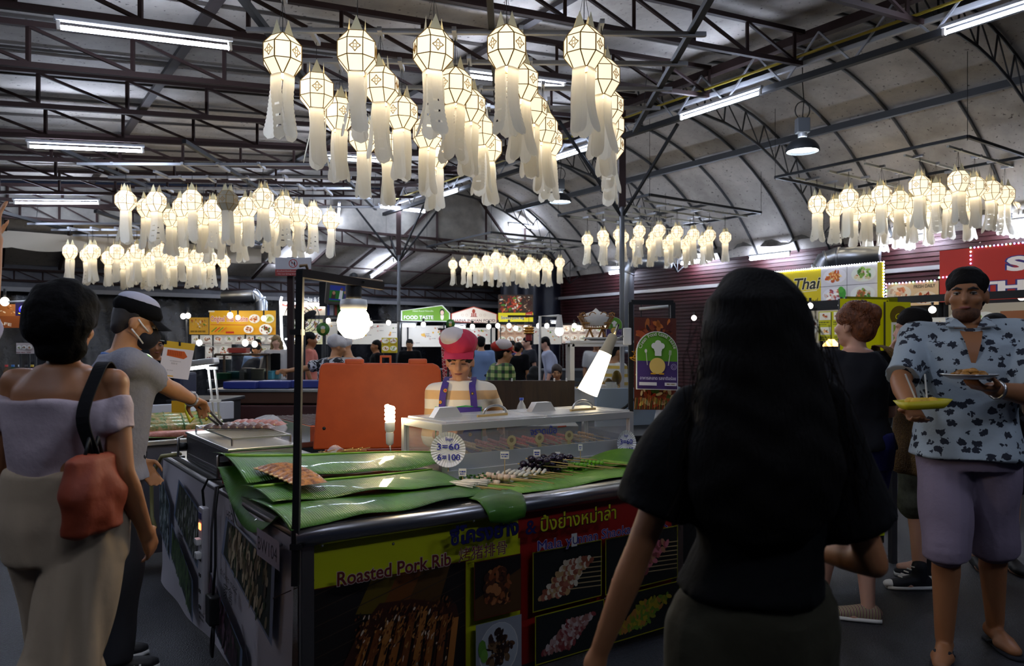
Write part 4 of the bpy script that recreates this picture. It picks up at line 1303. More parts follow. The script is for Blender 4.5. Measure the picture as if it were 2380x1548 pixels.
def bottle(p, h, r, label, cap='#2040a0', tint=(.85, .9, .95), group=None):
    t = thing('water_bottle', label, 'bottle', p, group); p = V(p)
    MB().lathe([(0, 0), (r, .005), (r, h * .25), (r * .93, h * .28), (r, h * .31), (r, h * .6), (r * .8, h * .72), (r * .38, h * .86), (r * .36, h * .93)], 14, p).build('bottle_body', mat('pet' + cap, tint, .08, alpha=.4), t)
    MB().lathe([(r * .44, h * .91), (r * .44, h), (0, h)], 12, p).build('cap', mat('cap' + cap, cap, .4), t)
    return t


bt = P(1212, 966, 4.7)
bottle(bt - UP * .06, .17, .03, 'clear water bottle with blue cap behind the glass case')
tb = MB().bbox(V((bt.x + .1, bt.y + .12, bt.z - .075)), (.5, .3, .03), None, .005); tq = thing('back_shelf', 'narrow steel shelf behind the glass case holding the water bottle', 'shelf', V((bt.x, bt.y, 0)))
tb.build('board', dsteel, tq)
for x in (-.1, .3):
    MB().box(V((bt.x + x, bt.y + .2, (bt.z - .09) / 2)), (.03, .03, bt.z - .09)).build('leg', dsteel, tq)

# gooseneck lamp with frosted shade
gl = P(1390, 858, 4.75)
t = thing('gooseneck_lamp', 'gooseneck lamp with a glowing frosted shade leaning over the case', 'lamp', gl)
dx = V((-.42, -.1, -.9)).normalized(); e1 = V((dx.z, 0, -dx.x)).normalized(); e2 = dx.cross(e1)
MB().lathe([(.03, -.13), (.042, -.11), (.05, -.02), (.064, .13), (.066, .16)], 20, gl, (e1, e2, dx)).build('shade', mat('shade_glow', (1, .95, .85), .5, emit=2.6, ecol=(1, .86, .58)), t)
MB().lathe([(0, .03), (.02, .04), (.036, .08), (.02, .12), (0, .13)], 12, gl, (e1, e2, dx)).build('bulb', MATS['bulb_warm'], t)
MB().lathe([(.02, -.24), (.03, -.23), (.036, -.14), (.044, -.11)], 16, gl, (e1, e2, dx)).build('socket', mat('shade_base', '#b9ac90', .6), t)
tip = P(1447, 782, 4.85)
MB().tube([gl - dx * .23, gl - dx * .31, P(1425, 793, 4.8), tip], .008, 8).build('neck', steel, t)
MB().bbox(tip + V((.03, 0, .0)), (.05, .04, .11), None, .008).build('clamp', MATS['white_plastic'], t)
# ================================================================== SIGNS AND STALLS AROUND
FOOD_A = ['#b5542a', '#c98a3a', '#7a3a1c', '#4a7a2a', '#d9b060', '#a83a20']
FOOD_G = ['#5a8a2a', '#8ab04a', '#c9b890', '#a85a3a', '#3a6a1c', '#d9d0b0']
FOOD_M = ['#6a3a20', '#8a5230', '#4a2414', '#a06a40', '#b58a5a']


def sticks_to(t, pts, y2, m=None, r=.012):      # posts under or behind a sign down to the floor
    for x, z in pts:
        MB().tube([V((x, y2, z)), V((x, y2, 0))], r, 6).build('post', m or MATS['iron'], t)


def d_orig(p, w, h):
    p.rect(0, 0, w, h, '#dba516'); p.rect(0, h * .0, w, h * .3, '#d99a10')
    p.text('Original Thai Cuisine', w * .02, h * .56, h * .30, '#b01c1c', '#f6efe0', .05, .015, width=w * .56)
    p.line([(w * .02, h * .42), (w * .58, h * .40)], h * .025, '#c9582a')
    p.food(w * .68, h * .66, w * .085, ['#c9601c', '#d98a3a', '#a83a10', '#e0b060'], seed=1); p.food(w * .90, h * .66, w * .085, ['#a8b020', '#c9c040', '#5a8a20'], '#e8e6c0', seed=2)
    p.food(w * .60, h * .22, w * .075, ['#b8601c', '#d09040', '#8a4010'], seed=3); p.food(w * .86, h * .22, w * .10, ['#8a3a18', '#a85a2a', '#3a6a20', '#c98a4a'], seed=4)
    for i in range(4):
        p.line([(w * (.05 + .05 * i), h * .12), (w * (.13 + .05 * i), h * .30)], h * .04, ('#3a7a20', '#c03018', '#4a8a2a', '#d06a20')[i])
    for i in range(5):
        p.ell(w * (.28 + .025 * i), h * .09, w * .014, h * .05, '#b8281c', 8)
    p.rect(w * .01, h * .93, w * .10, h * .99, '#e8e0c8')


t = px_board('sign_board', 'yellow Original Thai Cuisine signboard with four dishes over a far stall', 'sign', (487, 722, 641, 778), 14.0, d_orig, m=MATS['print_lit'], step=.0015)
sticks_to(t, [((492 - CX) / FPX * 14, 2.0), ((636 - CX) / FPX * 14, 2.0)], 14.06)
def d_small(p, w, h):
    p.rect(0, 0, w, h, '#c9982a'); p.heap(.02, h * .3, w - .02, h - .02, FOOD_A + ['#e8ddc8'], 40, .04, .14, 3); p.squiggle(w * .08, h * .12, w * .8, h * .1, '#7a5a10', 2)
t = px_board('sign_board', 'small yellow food photo sign at the side of the yellow cuisine sign', 'sign', (440, 738, 485, 777), 14.1, d_small, m=MATS['print_lit'], step=.0015)
sticks_to(t, [((445 - CX) / FPX * 14, 1.9)], 14.16)


def menu(label, quad, Y, rows, cols, seed, bgc='#d9d5cc', lit='print_lit', foods=FOOD_A, caption=True, posts=True, plate='#efece4', name='menu_board'):
    def dr(p, w, h):
        p.rect(0, 0, w, h, bgc)
        cw, ch = w / cols, h / rows
        for r_ in range(rows):
            for c in range(cols):
                k = seed + r_ * 7 + c
                p.food(cw * (c + .5), ch * (r_ + .58), min(cw * .44, ch * .5), [foods, FOOD_G, FOOD_M][k % 3], plate, 14, k, ry=min(ch * .33, cw * .38))
                if caption:
                    p.squiggle(cw * (c + .15), ch * (r_ + .08), cw * .7, ch * .07, '#6a2a2a', k)
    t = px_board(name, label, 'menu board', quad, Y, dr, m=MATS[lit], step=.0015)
    if posts:
        x0, y0, x1, y1 = quad
        sticks_to(t, [((x0 + 3 - CX) / FPX * Y, CAMH - (y1 - HY) / FPX * Y + .02), ((x1 - 3 - CX) / FPX * Y, CAMH - (y1 - HY) / FPX * Y + .02)], Y + .05)
    return t


menu('long strip of dish photos below the yellow cuisine sign', (445, 779, 648, 800), 14.15, 1, 8, 1)
menu('white two dish menu board hanging in the yellow cuisine stall', (477, 800, 538, 835), 14.25, 1, 2, 5)
menu('white four dish menu board beside the blonde woman', (598, 802, 650, 850), 14.3, 2, 2, 9)

# neon framed stall
def d_neon(p, w, h):
    p.rect(0, 0, w, h, '#e8d8c0'); p.heap(.05, .05, w - .05, h * .75, ['#c94a2a', '#e0a060', '#7a9a30', '#d96a3a', '#f0d0a0', '#b83a20'], 60, .06, .2, 7); p.rect(0, h * .72, w * .45, h, '#a8342a'); p.squiggle(w * .05, h * .8, w * .35, h * .1, '#f0e0d0', 4)
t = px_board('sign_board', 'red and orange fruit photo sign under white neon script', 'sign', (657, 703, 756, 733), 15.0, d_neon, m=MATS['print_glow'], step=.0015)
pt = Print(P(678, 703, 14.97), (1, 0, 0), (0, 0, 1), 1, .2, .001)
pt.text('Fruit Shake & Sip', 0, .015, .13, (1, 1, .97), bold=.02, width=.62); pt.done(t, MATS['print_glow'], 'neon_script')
MB().tube([P(655, 690, 14.95), P(652, 700, 14.95), P(655, 790, 14.95), P(663, 808, 14.95), P(663, 885, 14.95)], .022, 8).build('neon_tube', MATS['led_white'], t)
MB().tube([P(655, 703, 14.95), P(757, 709, 14.95)], .018, 8).build('neon_tube', MATS['led_white'], t)
MB().tube([P(663, 788, 14.95), P(692, 788, 14.95), P(692, 885, 14.95)], .014, 8).build('neon_tube', MATS['led_white'], t)
sticks_to(t, [((653 - CX) / FPX * 15, 2.3), ((755 - CX) / FPX * 15, 2.3)], 15.05)
menu('pale drinks menu with green and yellow items in the neon framed stall', (668, 742, 750, 800), 15.2, 2, 3, 15, '#e0dcae', 'print_lit')

# television
tv = thing('television', 'small television showing a football scene, tilted on a post bracket', 'television', P(786, 690, 9.0))
tx, ty = V((.93, .35, -.06)).normalized(), V((.05, -.18, .98)).normalized(); tn = tx.cross(ty); ty = tn.cross(tx)
to = P(760, 704, 9.0)
MB().bbox(to + tx * .13 + ty * .12 - tn * .06, (.30, .27, .10), (tx, ty, tn), .012).build('casing', mat('tv_grey', '#4a4844', .5), tv)
scr = Print(to + tx * .02 + ty * .025 - tn * .008, tx, ty, .22, .19, .0008)
scr.rect(0, 0, .22, .19, '#1f6a2a'); scr.rect(0, .13, .22, .19, '#2a3a90'); scr.rect(.0, .015, .22, .03, '#2030a0')
scr.poly([(.02, .03), (.07, .03), (.075, .09), (.03, .11)], '#3a2a24'); scr.ell(.05, .10, .017, .022, '#b08068'); scr.poly([(.11, .03), (.15, .03), (.155, .13), (.12, .14)], '#d9dce4')
scr.ell(.137, .15, .014, .018, '#7a5040'); scr.poly([(.16, .03), (.2, .03), (.19, .10), (.165, .10)], '#3a3a70'); scr.ell(.18, .115, .014, .018, '#a87a60'); scr.ell(.20, .16, .02, .03, '#8aa020', 10)
scr.done(tv, MATS['print_glow'], 'caption', 'screen')
pp_ = P(790, 690, 9.35)
MB().bar(V((pp_.x, pp_.y, 0)), V((pp_.x, pp_.y, 2.2)), .05).build('post', MATS['iron'], tv)
MB().bar(V((pp_.x, pp_.y, 1.98)), to + tx * .13 + ty * .12 - tn * .1, .04).build('bracket', MATS['iron'], tv)
MB().box(P(752, 684, 9.3), (.10, .03, .30)).build('mount_plate', MATS['iron'], tv)
for i, (px, c1, c2) in enumerate(((768, '#c9c9d0', '#2a3a8a'), (785, '#2a7a2a', '#a83a1a'), (803, '#b8302a', '#d0b020'))):
    fl = px_board('pennant', 'small hanging pennant under the television, %s' % ['white and blue', 'green and red', 'red and yellow'][i], 'flag', (px - 7, 709, px + 7, 733), 9.2, lambda p, w, h, c1=c1, c2=c2: (p.rect(0, 0, w, h, c1), p.rect(0, 0, w * .4, h, c2)), depth=.004)

# brown post with the no-alcohol sign
bc = thing('brown_post', 'dark red brown square steel post behind the corner rod', 'post', P(676, 805, 9.0) * 1)
bp_ = P(676, 805, 9.0)
MB().box(V((bp_.x, bp_.y, 1.25)), (.07, .07, 2.5)).build('shaft', MATS['rust'], bc)
MB().box(V((bp_.x, bp_.y, .01)), (.18, .18, .02)).build('foot_plate', MATS['rust'], bc)
def d_noalc(p, w, h):
    p.rect(0, 0, w, h, '#b9bac2'); p.rect(0, 0, w, h * .36, '#9a2c28')
    p.ell(w / 2, h * .68, h * .24, h * .24, '#a8302a', 28); p.ell(w / 2, h * .68, h * .195, h * .195, '#c4c4cc', 28)
    p.poly([(w * .52, h * .55), (w * .56, h * .55), (w * .56, h * .72), (w * .545, h * .8), (w * .545, h * .86), (w * .535, h * .86), (w * .535, h * .8), (w * .52, h * .72)], '#181818')
    p.poly([(w * .44, h * .74), (w * .50, h * .74), (w * .475, h * .66), (w * .475, h * .56), (w * .495, h * .54), (w * .445, h * .54), (w * .465, h * .56), (w * .465, h * .66)], '#181818')
    p.line([(w * .44, h * .83), (w * .565, h * .53)], h * .035, '#a8302a')
    p.text('ห้ามดื่มเครื่องดื่มแอลกอฮอล์', w * .05, h * .22, h * .09, '#e8d8d4', width=w * .75); p.text('Do not bring alcohol and', w * .08, h * .07, h * .09, '#e8d8d4', width=w * .7)
px_board('notice_sign', 'white and red no alcohol notice fixed on the brown post', 'sign', (640, 599, 723, 641), 8.9, d_noalc, m=MATS['print'], step=.001)

# cage fan
fc = P(702, 738, 10.5)
t = thing('cage_fan', 'round black cage fan on a post in front of the neon stall', 'fan', fc)
for r_ in (.04, .09, .14, .19, .24):
    MB().tube([fc + V((r_ * math.cos(i * math.pi / 12), -.05 * (1 - r_ / .3), r_ * math.sin(i * math.pi / 12))) for i in range(25)], .005, 5).build('cage_ring', MATS['iron'], t)
for k in range(12):
    a_ = k * math.pi / 6
    MB().bar(fc + V((.03 * math.cos(a_), -.06, .03 * math.sin(a_))), fc + V((.24 * math.cos(a_), -.01, .24 * math.sin(a_))), .004).build('cage_spoke', MATS['iron'], t)
for k in range(3):
    a_ = k * 2.1 + .4
    MB().ell(fc + V((.11 * math.cos(a_), .02, .11 * math.sin(a_))), (.10, .006, .05), 10, 6, (V((math.cos(a_), 0, math.sin(a_))), V((0, 1, 0)), V((-math.sin(a_), .3, math.cos(a_))))).build('fan_blade', MATS['black'], t)
MB().tube([fc + V((0, .02, 0)), fc + V((0, .14, 0))], .05, 12).build('motor', MATS['black'], t)
MB().tube([fc + V((0, .12, 0)), V((fc.x, fc.y + .12, 0))], .016, 8).build('post', MATS['iron'], t)

# far row of stalls
def penta(name, label, pts, Y, draw, fr, lit='print_lit'):
    x0 = min(p[0] for p in pts); y1 = max(p[1] for p in pts); o = P(x0, y1, Y); s = Y / FPX
    poly = [((x - x0) * s, (y1 - y) * s) for x, y in pts]; t = thing(name, label, 'sign', P(sum(p[0] for p in pts) / len(pts), y1, Y))
    X, Z = V((1, 0, 0)), UP
    MB().prism(poly, o, X, Z, .05).build('panel', mat('edge' + fr, fr, .5), t)
    p = Print(o, X, Z, 1, 1, .0015); c = (sum(q[0] for q in poly) / len(poly), sum(q[1] for q in poly) / len(poly))
    p.poly([q for q in poly][::-1] if False else poly[::-1], fr); inner = [(c[0] + (a - c[0]) * .955, c[1] + (b - c[1]) * .90) for a, b in poly]
    draw(p, inner[::-1], max(q[0] for q in poly), max(q[1] for q in poly)); p.done(t, MATS[lit])
    for a in (.15, max(q[0] for q in poly) - .15):
        MB().tube([o + X * a + V((0, .08, .1)), V((o.x + a, o.y + .08, 0))], .02, 6).build('post', MATS['iron'], t)
    return t
def d_taste(p, inn, w, h):
    p.poly(inn, '#6a9a2a'); p.text('FOOD TASTE', w * .06, h * .16, h * .30, '#f2f2e6', '#2a4a10', .03, .02, width=w * .60)
    p.text('Halal Food Noodle', w * .24, h * .60, h * .13, '#dfe8c8', width=w * .42)
    p.ell(w * .84, h * .30, w * .035, h * .20, '#f0e0d0', 12); p.ell(w * .84, h * .58, w * .05, h * .2, '#2a201c', 14); p.ell(w * .84, h * .54, w * .036, h * .14, '#e8c8b0', 14)
penta('gable_sign', 'green FOOD TASTE sign with a slanted top over a far stall', [(932, 722), (1028, 709), (1046, 728), (1046, 748), (932, 746)][::-1], 18.0, d_taste, '#d9dcd0')
def d_naina(p, inn, w, h):
    p.poly(inn, '#e3d6c2'); p.text('NAINA INDIAN FOOD', w * .045, h * .12, h * .21, '#5a1c10', bold=.02, width=w * .91)
    for k in range(3):
        p.rect(w * (.44 + .04 * k), h * .42, w * (.465 + .04 * k), h * .62, '#a03a20')
    p.ell(w * .49, h * .72, w * .035, h * .12, '#a03a20', 14); p.rect(w * .42, h * .40, w * .57, h * .43, '#7a2a18')
    for a in (.25, .34, .64, .73):
        p.ring(w * a, h * .5, w * .025, .008, '#c9b296', 12)
penta('gable_sign', 'cream NAINA INDIAN FOOD sign with a red border and peaked top', [(1048, 729), (1101, 712), (1156, 730), (1156, 753), (1048, 748)][::-1], 18.0, d_naina, '#a8381c')
def d_stew(p, w, h):
    p.rect(0, 0, w, h, '#3a2a20'); p.heap(0.01, h * .32, w * .7, h * .99, ['#b8382a', '#d9603a', '#e8e0d0', '#4a8a2a', '#c98a3a', '#8a2a1c'], 80, .05, .16, 11); p.heap(w * .7, h * .32, w, h * .99, ['#e8e2d6', '#5a3020', '#8a5a3a', '#d0b090'], 26, .05, .16, 12)
    p.ell(w * .9, h * .68, w * .07, h * .12, '#3a1a10', 14)
    p.rect(0, 0, w, h * .33, '#d9d018'); p.text('Stewed pork leg', w * .08, h * .10, h * .16, '#1c1c14', '#f4f4e8', .04, .015, width=w * .66)
    p.poly([(w * .78, h * .14), (w * .98, h * .18), (w * .98, h * .38), (w * .78, h * .32)], '#b8301c'); p.text('猪脚饭', w * .80, h * .20, h * .11, '#f0d8a0', width=w * .16)
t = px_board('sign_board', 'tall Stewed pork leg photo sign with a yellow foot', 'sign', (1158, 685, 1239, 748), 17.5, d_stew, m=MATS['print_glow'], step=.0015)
sticks_to(t, [((1163 - CX) / FPX * 17.5, 2.1), ((1234 - CX) / FPX * 17.5, 2.1)], 17.57)


def doodle(label, quad, Y, seed, n=16):        # white menu walls with small food drawings
    def dr(p, w, h):
        p.rect(0, 0, w, h, '#dcd6c8'); q = random.Random(seed)
        for i in range(n):
            a, b = q.uniform(.08, .92) * w, q.uniform(.15, .88) * h
            p.ell(a, b, h * q.uniform(.03, .07), h * q.uniform(.03, .06), q.choice(['#c98a5a', '#b8483a', '#8aa04a', '#d9a83a', '#c9b0a0', '#6a8a3a']), 10, q.uniform(0, 3))
            if i % 2: p.squiggle(a + h * .08, b, h * .2, h * .03, '#8a847a', i)
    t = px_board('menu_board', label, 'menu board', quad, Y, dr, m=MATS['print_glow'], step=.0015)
    sticks_to(t, [((quad[0] + 4 - CX) / FPX * Y, 1.7), ((quad[2] - 4 - CX) / FPX * Y, 1.7)], Y + .05)
doodle('white menu wall with little food drawings, behind the hanging bulb', (780, 752, 927, 800), 18.2, 1)
doodle('white menu wall with little food drawings, below the green sign', (934, 757, 1036, 806), 18.2, 2)
doodle('white menu wall with little food drawings, below the peaked cream sign', (1060, 762, 1151, 800), 18.2, 3)
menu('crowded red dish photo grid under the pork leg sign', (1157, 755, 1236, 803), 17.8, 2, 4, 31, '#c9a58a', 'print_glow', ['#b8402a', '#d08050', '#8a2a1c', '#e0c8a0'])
doodle('pale menu wall beside the gold lantern ornament', (1240, 760, 1305, 800), 18.2, 5, 8)
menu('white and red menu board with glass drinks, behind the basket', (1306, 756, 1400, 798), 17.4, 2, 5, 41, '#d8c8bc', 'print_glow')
menu('yellow four dish menu standing on a far counter', (887, 785, 924, 820), 14.0, 2, 2, 51, '#b8a81c', 'print_lit')
doodle('cream menu wall behind the neon stall posts', (756, 748, 782, 800), 17.0, 7, 4)

# bulbs strung over the far stalls
bulb_pts = [(861, 752), (903, 750), (984, 754), (1098, 759), (1136, 759), (1157, 757), (1183, 757), (1199, 763), (1222, 762), (1252, 757), (1271, 757), (1300, 764), (1335, 757), (1345, 762), (1410, 758), (1620, 735), (790, 742), (763, 745)]
wire = MB().tube([P(760, 738, 17.0), P(860, 745, 17.0), P(1000, 749, 17.0), P(1150, 752, 17.0), P(1300, 753, 17.0), P(1420, 752, 17.0)], .012, 5).build('wire', MATS['black'], **tagp('black wire carrying bulbs along the far row of stalls', 'wire'))
for i, (px, py) in enumerate(bulb_pts):
    t = thing('stall_bulb', 'small glowing bulb strung over the far stalls, %s along the row' % ORD[i], 'lamp', P(px, py, 17.0), 'bulbs over the far stalls')
    MB().ell(P(px, py, 17.0), (.05, .05, .055), 10, 8).build('bulb', MATS['bulb_cool'], t); MB().tube([P(px, py, 17.0) + UP * .05, P(px, py, 17.0) + UP * .13], .025, 8).build('socket', MATS['black'], t)
for i, (x0, x1, y) in enumerate(((937, 965, 757), (1058, 1080, 760), (1283, 1290, 752))):
    p0, p1 = P(x0, y, 17.4), P(x1, y, 17.4)
    tube_light(p0, p1, 'short fluorescent tube below the far signs, %s' % ['under the green sign', 'under the peaked sign', 'near the basket'][i], 'short tubes below the far signs', .02)
for i, (px, py, Y, r_) in enumerate(((426, 735, 12.0, .04), (437, 734, 12.0, .04), (463, 797, 13.6, .05), (570, 797, 13.6, .055), (592, 800, 13.6, .05), (535, 733, 13.7, .05), (613, 740, 13.7, .045), (553, 738, 13.7, .04), (11, 701, 8.6, .045))):
    t = thing('stall_bulb', 'bare glowing bulb, %s' % ['first of two on a thin pole by the black tarpaulin', 'second of two on a thin pole by the black tarpaulin', 'low bulb beside the two dish menu', 'low bulb over the bent diners', 'low bulb by the dark haired cook', 'clipped on the yellow cuisine sign lettering', 'clipped on the yellow cuisine sign dishes', 'clipped between the yellow cuisine sign words', 'over the coffee sign by the picture edge'][i], 'lamp', P(px, py, Y))
    MB().ell(P(px, py, Y), (r_, r_, r_ * 1.1), 10, 8).build('bulb', MATS['bulb_cool'], t)
    if i == 0: MB().tube([P(px, py, Y) + V((.035, .04, -.05)), V((P(px, py, Y).x + .035, Y + .04, 0))], .014, 6).build('pole', MATS['iron'], t)
    else: MB().tube([P(px, py, Y) + UP * r_, P(px, py, Y) + UP * (r_ + .1)], .015, 6).build('socket', MATS['black'], t)
MB().tube([P(0, 705, 8.6) - V((.3, 0, 0)), P(60, 700, 8.6)], .012, 6).build('lamp_rail', MATS['alu'], **tagp('thin metal rail carrying the bulb over the coffee sign', 'rail'))

# plain counters of the far stalls
cdark = mat('counter_dark', '#1c1d22', .5); cgrey = mat('counter_grey', '#5a5c60', .5)
def counter(label, px0, px1, Y, z=.9, m=None, dep=.6, front='counter_front'):
    o0, o1 = P(px0, 805, Y), P(px1, 805, Y); t = thing('food_counter', label, 'counter', V(((o0.x + o1.x) / 2, Y + dep / 2, 0)), 'far stall counters'); w = o1.x - o0.x
    c = (o0.x + o1.x) / 2
    MB().bbox(V((c, Y + dep / 2, z - .02)), (w, dep, .04), None, .006).build('top', cgrey, t)
    MB().bbox(V((c, Y + .03, z / 2 - .02)), (w - .06, .02, z - .06), None, .004).build('front_panel', m or cdark, t)
    for x in (o0.x + .04, o1.x - .04):
        MB().box(V((x, Y + dep - .05, z / 2 - .02)), (.05, .05, z - .04)).build('leg', cgrey, t)
    return t
counter('dark counter of the yellow cuisine stall', 480, 655, 12.6, .9)
counter('counter of the neon framed stall', 664, 760, 14.3, .95)
counter('counter below the hanging bulb menu wall', 785, 898, 16.6, .95)
counter('counter below the green gable sign', 942, 1040, 16.8, .95)
counter('counter below the peaked cream sign', 1050, 1153, 16.8, .95)
counter('counter below the pork leg sign', 1158, 1238, 16.4, .95, mat('counter_red', '#5a1c16', .5))
counter('counter below the pale drinks menus', 1245, 1400, 16.6, .95)
# glass display of the yellow cuisine stall
t = thing('glass_display', 'brown framed glass display on the dark counter in front of bent diners', 'display case', P(578, 870, 12.5))
a0, a1 = P(500, 888, 12.55), P(620, 825, 12.55)
for x in (a0.x, a1.x):
    for d in (0, .4):
        MB().box(V((x, 12.55 + d, (a0.z + a1.z) / 2)), (.03, .03, a1.z - a0.z)).build('post', mat('brown_wood', '#4a3416', .5), t)
for d in (0, .4):
    MB().box(V(((a0.x + a1.x) / 2, 12.55 + d, a1.z)), (a1.x - a0.x + .03, .03, .03)).build('rail', MATS['brown_wood'], t)
MB().box(V(((a0.x + a1.x) / 2, 12.53, (a0.z + a1.z) / 2)), (a1.x - a0.x, .005, a1.z - a0.z)).build('pane', MATS['glass'], t)
MB().box(V(((a0.x + a1.x) / 2, 12.75, a1.z + .02)), (a1.x - a0.x, .42, .012)).build('roof_pane', MATS['glass'], t)
def tub(label, px, py, Y, w, h, d, c, name='food_box', cat='container', group='containers on the far counter', bev=.012, z0=None):
    p = P(px, py, Y)
    if z0 is not None: p.z = z0 + h / 2
    t = thing(name, label, cat, p, group)
    MB().bbox(p, (w, d, h), None, bev).build('box_body', mat('tub' + c, c, .4), t); MB().bbox(p + UP * (h / 2 + .008), (w * 1.04, d * 1.04, .018), None, .006).build('lid', mat('tubl' + c, c, .35), t)
for i, (px, wd_, h, c, l) in enumerate(((521, .20, .09, '#2f8a5a', 'green lidded box'), (548, .24, .11, '#2a8a8a', 'teal box'), (565, .08, .15, '#b9b4a8', 'white bottle like jar'), (578, .18, .17, '#8a8c90', 'grey steel pot'), (602, .22, .16, '#b5b090', 'cream food tub'), (617, .2, .1, '#a89a50', 'yellowish tray'), (628, .12, .12, '#4a90a0', 'blue lidded jar'), (642, .13, .13, '#3a6a70', 'dark teal lidded jar'))):
    tub(l + ' on the dark counter of the yellow cuisine stall', px, 880, 12.72 + (.12 if i % 2 else 0), wd_, h, .15, c, z0=.9)
tub('red tray on the roof of the brown glass display', 556, 819, 12.75, .3, .07, .2, '#9a3020', z0=a1.z + .03)
# blue trays and long dark grills between the stalls
g2 = thing('long_griddle', 'long low brown steel griddle standing behind the table grill', 'grill', P(600, 925, 7.6))
gg = P(600, 925, 7.6)
MB().bbox(V((gg.x + .1, 7.9, gg.z)), (1.2, .5, .12), None, .01).build('body', mat('grid_brown', (.12, .06, .04), .4, .7), g2)
MB().bbox(V((gg.x + .1, 7.9, gg.z + .07)), (1.24, .54, .03), None, .005).build('rim', steel, g2)
MB().bbox(V((gg.x + .1, 7.9, gg.z - .20)), (1.35, .6, .25), None, .01).build('base_cabinet', mat('cab_red', '#3a1512', .5), g2)
MB().bbox(V((gg.x + .1, 7.9, (gg.z - .33) / 2)), (1.3, .55, gg.z - .33), None, .01).build('stand', cdark, g2)
for k in range(3):
    MB().bbox(V((gg.x - .2 + .3 * k, 7.75 + .1 * k, gg.z + .125)), (.33, .24, .075), None, .012).build('blue_tray', mat('tray_blue', '#23307a', .4), **tagp('blue plastic tray on the long griddle, %s in its row' % ORD[k], 'tray', 'blue trays'))

# ------------------------------------------------------------------ the stall behind the table grill (fish stall)
fs = thing('fish_stall', 'steel fish stall counter next to the capped man', 'market stall', V((-2.35, 5.2, 0)))
FX = [V((-2.76, 5.06, 0)), V((-1.89, 5.76, 0))]; fx = (FX[1] - FX[0]).normalized(); fy = V((-fx.y, fx.x, 0)); FA = (fx, fy, UP); FC = (FX[0] + FX[1]) / 2
MB().bbox(FC + fy * .25 + UP * .80, (1.12, .9, .04), FA, .008).build('counter_top', steel, fs)
MB().bbox(FC - fy * .17 + UP * .42, (1.08, .02, .72), FA, .004).build('front_panel', mat('panel_grey', '#55535a', .5), fs)
for s in (-.52, .52):
    for d in (-.15, .65):
        MB().box(FC + fx * s + fy * d + UP * .39, (.04, .04, .78), FA).build('leg', dsteel, fs)
MB().bbox(FC + fy * .62 + UP * .93, (1.1, .05, .14), FA, .006).build('back_ledge', mat('ledge_white', '#b9bac4', .5), fs)
lf = MB(); lf.grid(lambda i, j: FC + fx * (-.54 + 1.08 * i) + fy * (-.18 + .55 * j) + UP * (.825 + .012 * math.sin(i * 8) + .01 * math.sin(j * 6)), 20, 6)
lf.build('leaf_sheet', leafm, fs)
fishm = mat('leaf_wrap', '#3c6a24', .4, ncol='#a8834a', nscale=26, bump=.8, bscale=40, coat=.4)
for i in range(4):
    c = FC + fx * (-.05 + .02 * i) + fy * (.0 + .10 * i) + UP * (.87 + .018 * i)
    t = thing('wrapped_fish', 'grilled fish wrapped in pandan leaf on the fish stall, %s from its front edge' % ORD[i], 'fish', c, 'leaf wrapped fish')
    MB().tube([c + fx * s_ + fy * (.02 * math.sin(s_ * 4)) for s_ in (-.36, -.3, -.15, .05, .25, .33)], [.012, .03, .042, .042, .034, .02], 10).build('bundle', fishm, t)
    for s_ in (-.2, -.08, .04, .16):
        MB().tube([c + fx * s_ + (fy * math.cos(th) + UP * math.sin(th)) * .043 for th in [i_ * .7 for i_ in range(10)]], .004, 5).build('leaf_tie', mat('tie_green', '#2a5a24', .5), t)
    MB().tube([c + fx * -.36, c + fx * -.5 + UP * -.01], [.022, .028], 8).build('lemongrass_end', mat('lemongrass', '#6a9a3a', .5), t)
for i in range(3):
    c = FC + fx * (.02 - .1 * i) + fy * (-.14 + .03 * i) + UP * .842
    MB().tube([c + fx * s_ for s_ in (-.28, -.2, 0, .2, .28)], [.008, .022, .028, .02, .006], 8).build('pink_fillet', meat_raw, **tagp('pink marinated fillet on the fish stall front, %s in its pile' % ORD[i], 'meat', 'pink fillets'))
def d_fishposter(p, w, h):
    p.rect(0, 0, w, h, '#cfc4c0'); p.rect(0, h * .82, w, h, '#c9a02a')
    p.poly([(w * .15, h * .6), (w * .72, h * .55), (w * .83, h * .62), (w * .7, h * .76), (w * .14, h * .77)][::1], '#b8521c')
    for k in range(8):
        p.line([(w * (.2 + .06 * k), h * .62), (w * (.18 + .06 * k), h * .75)], w * .02, '#8f3a12')
    p.squiggle(w * .3, h * .46, w * .35, h * .02, '#9a908c', 1); p.squiggle(w * .35, h * .38, w * .2, h * .05, '#b5aaa6', 2); p.squiggle(w * .25, h * .2, w * .2, h * .02, '#a59a96', 3); p.rect(w * .3, .01, w * .5, h * .07, '#c9962a')
pq = P(367, 875, 5.3)
t = board('hanging_poster', 'white fish poster with a yellow head, hanging tilted from a cord over the fish stall', 'poster', pq, V((.99, .1, -.12)), V((.20, 0, 1)), .205, .255, d_fishposter, depth=.003, m=MATS['print_lit'])
MB().tube([P(320, 783, 5.25), P(372, 791, 5.3), P(440, 800, 5.35), P(500, 806, 5.5)], .003, 5).build('cord', MATS['white_plastic'], t)
for k in (0, 1):
    MB().box(P(385 + 33 * k, 795 + 4 * k, 5.29), (.012, .01, .03)).build('clip', MATS['black'], t)
MB().tube([V((P(320, 783, 5.25).x, 5.26, .8)), V((P(320, 783, 5.25).x, 5.26, 1.56))], [.016, .014], 8).build('bamboo_pole', mat('bamboo_green', '#7a8a3a', .5, ncol='#b5a05a', nscale=12), t)
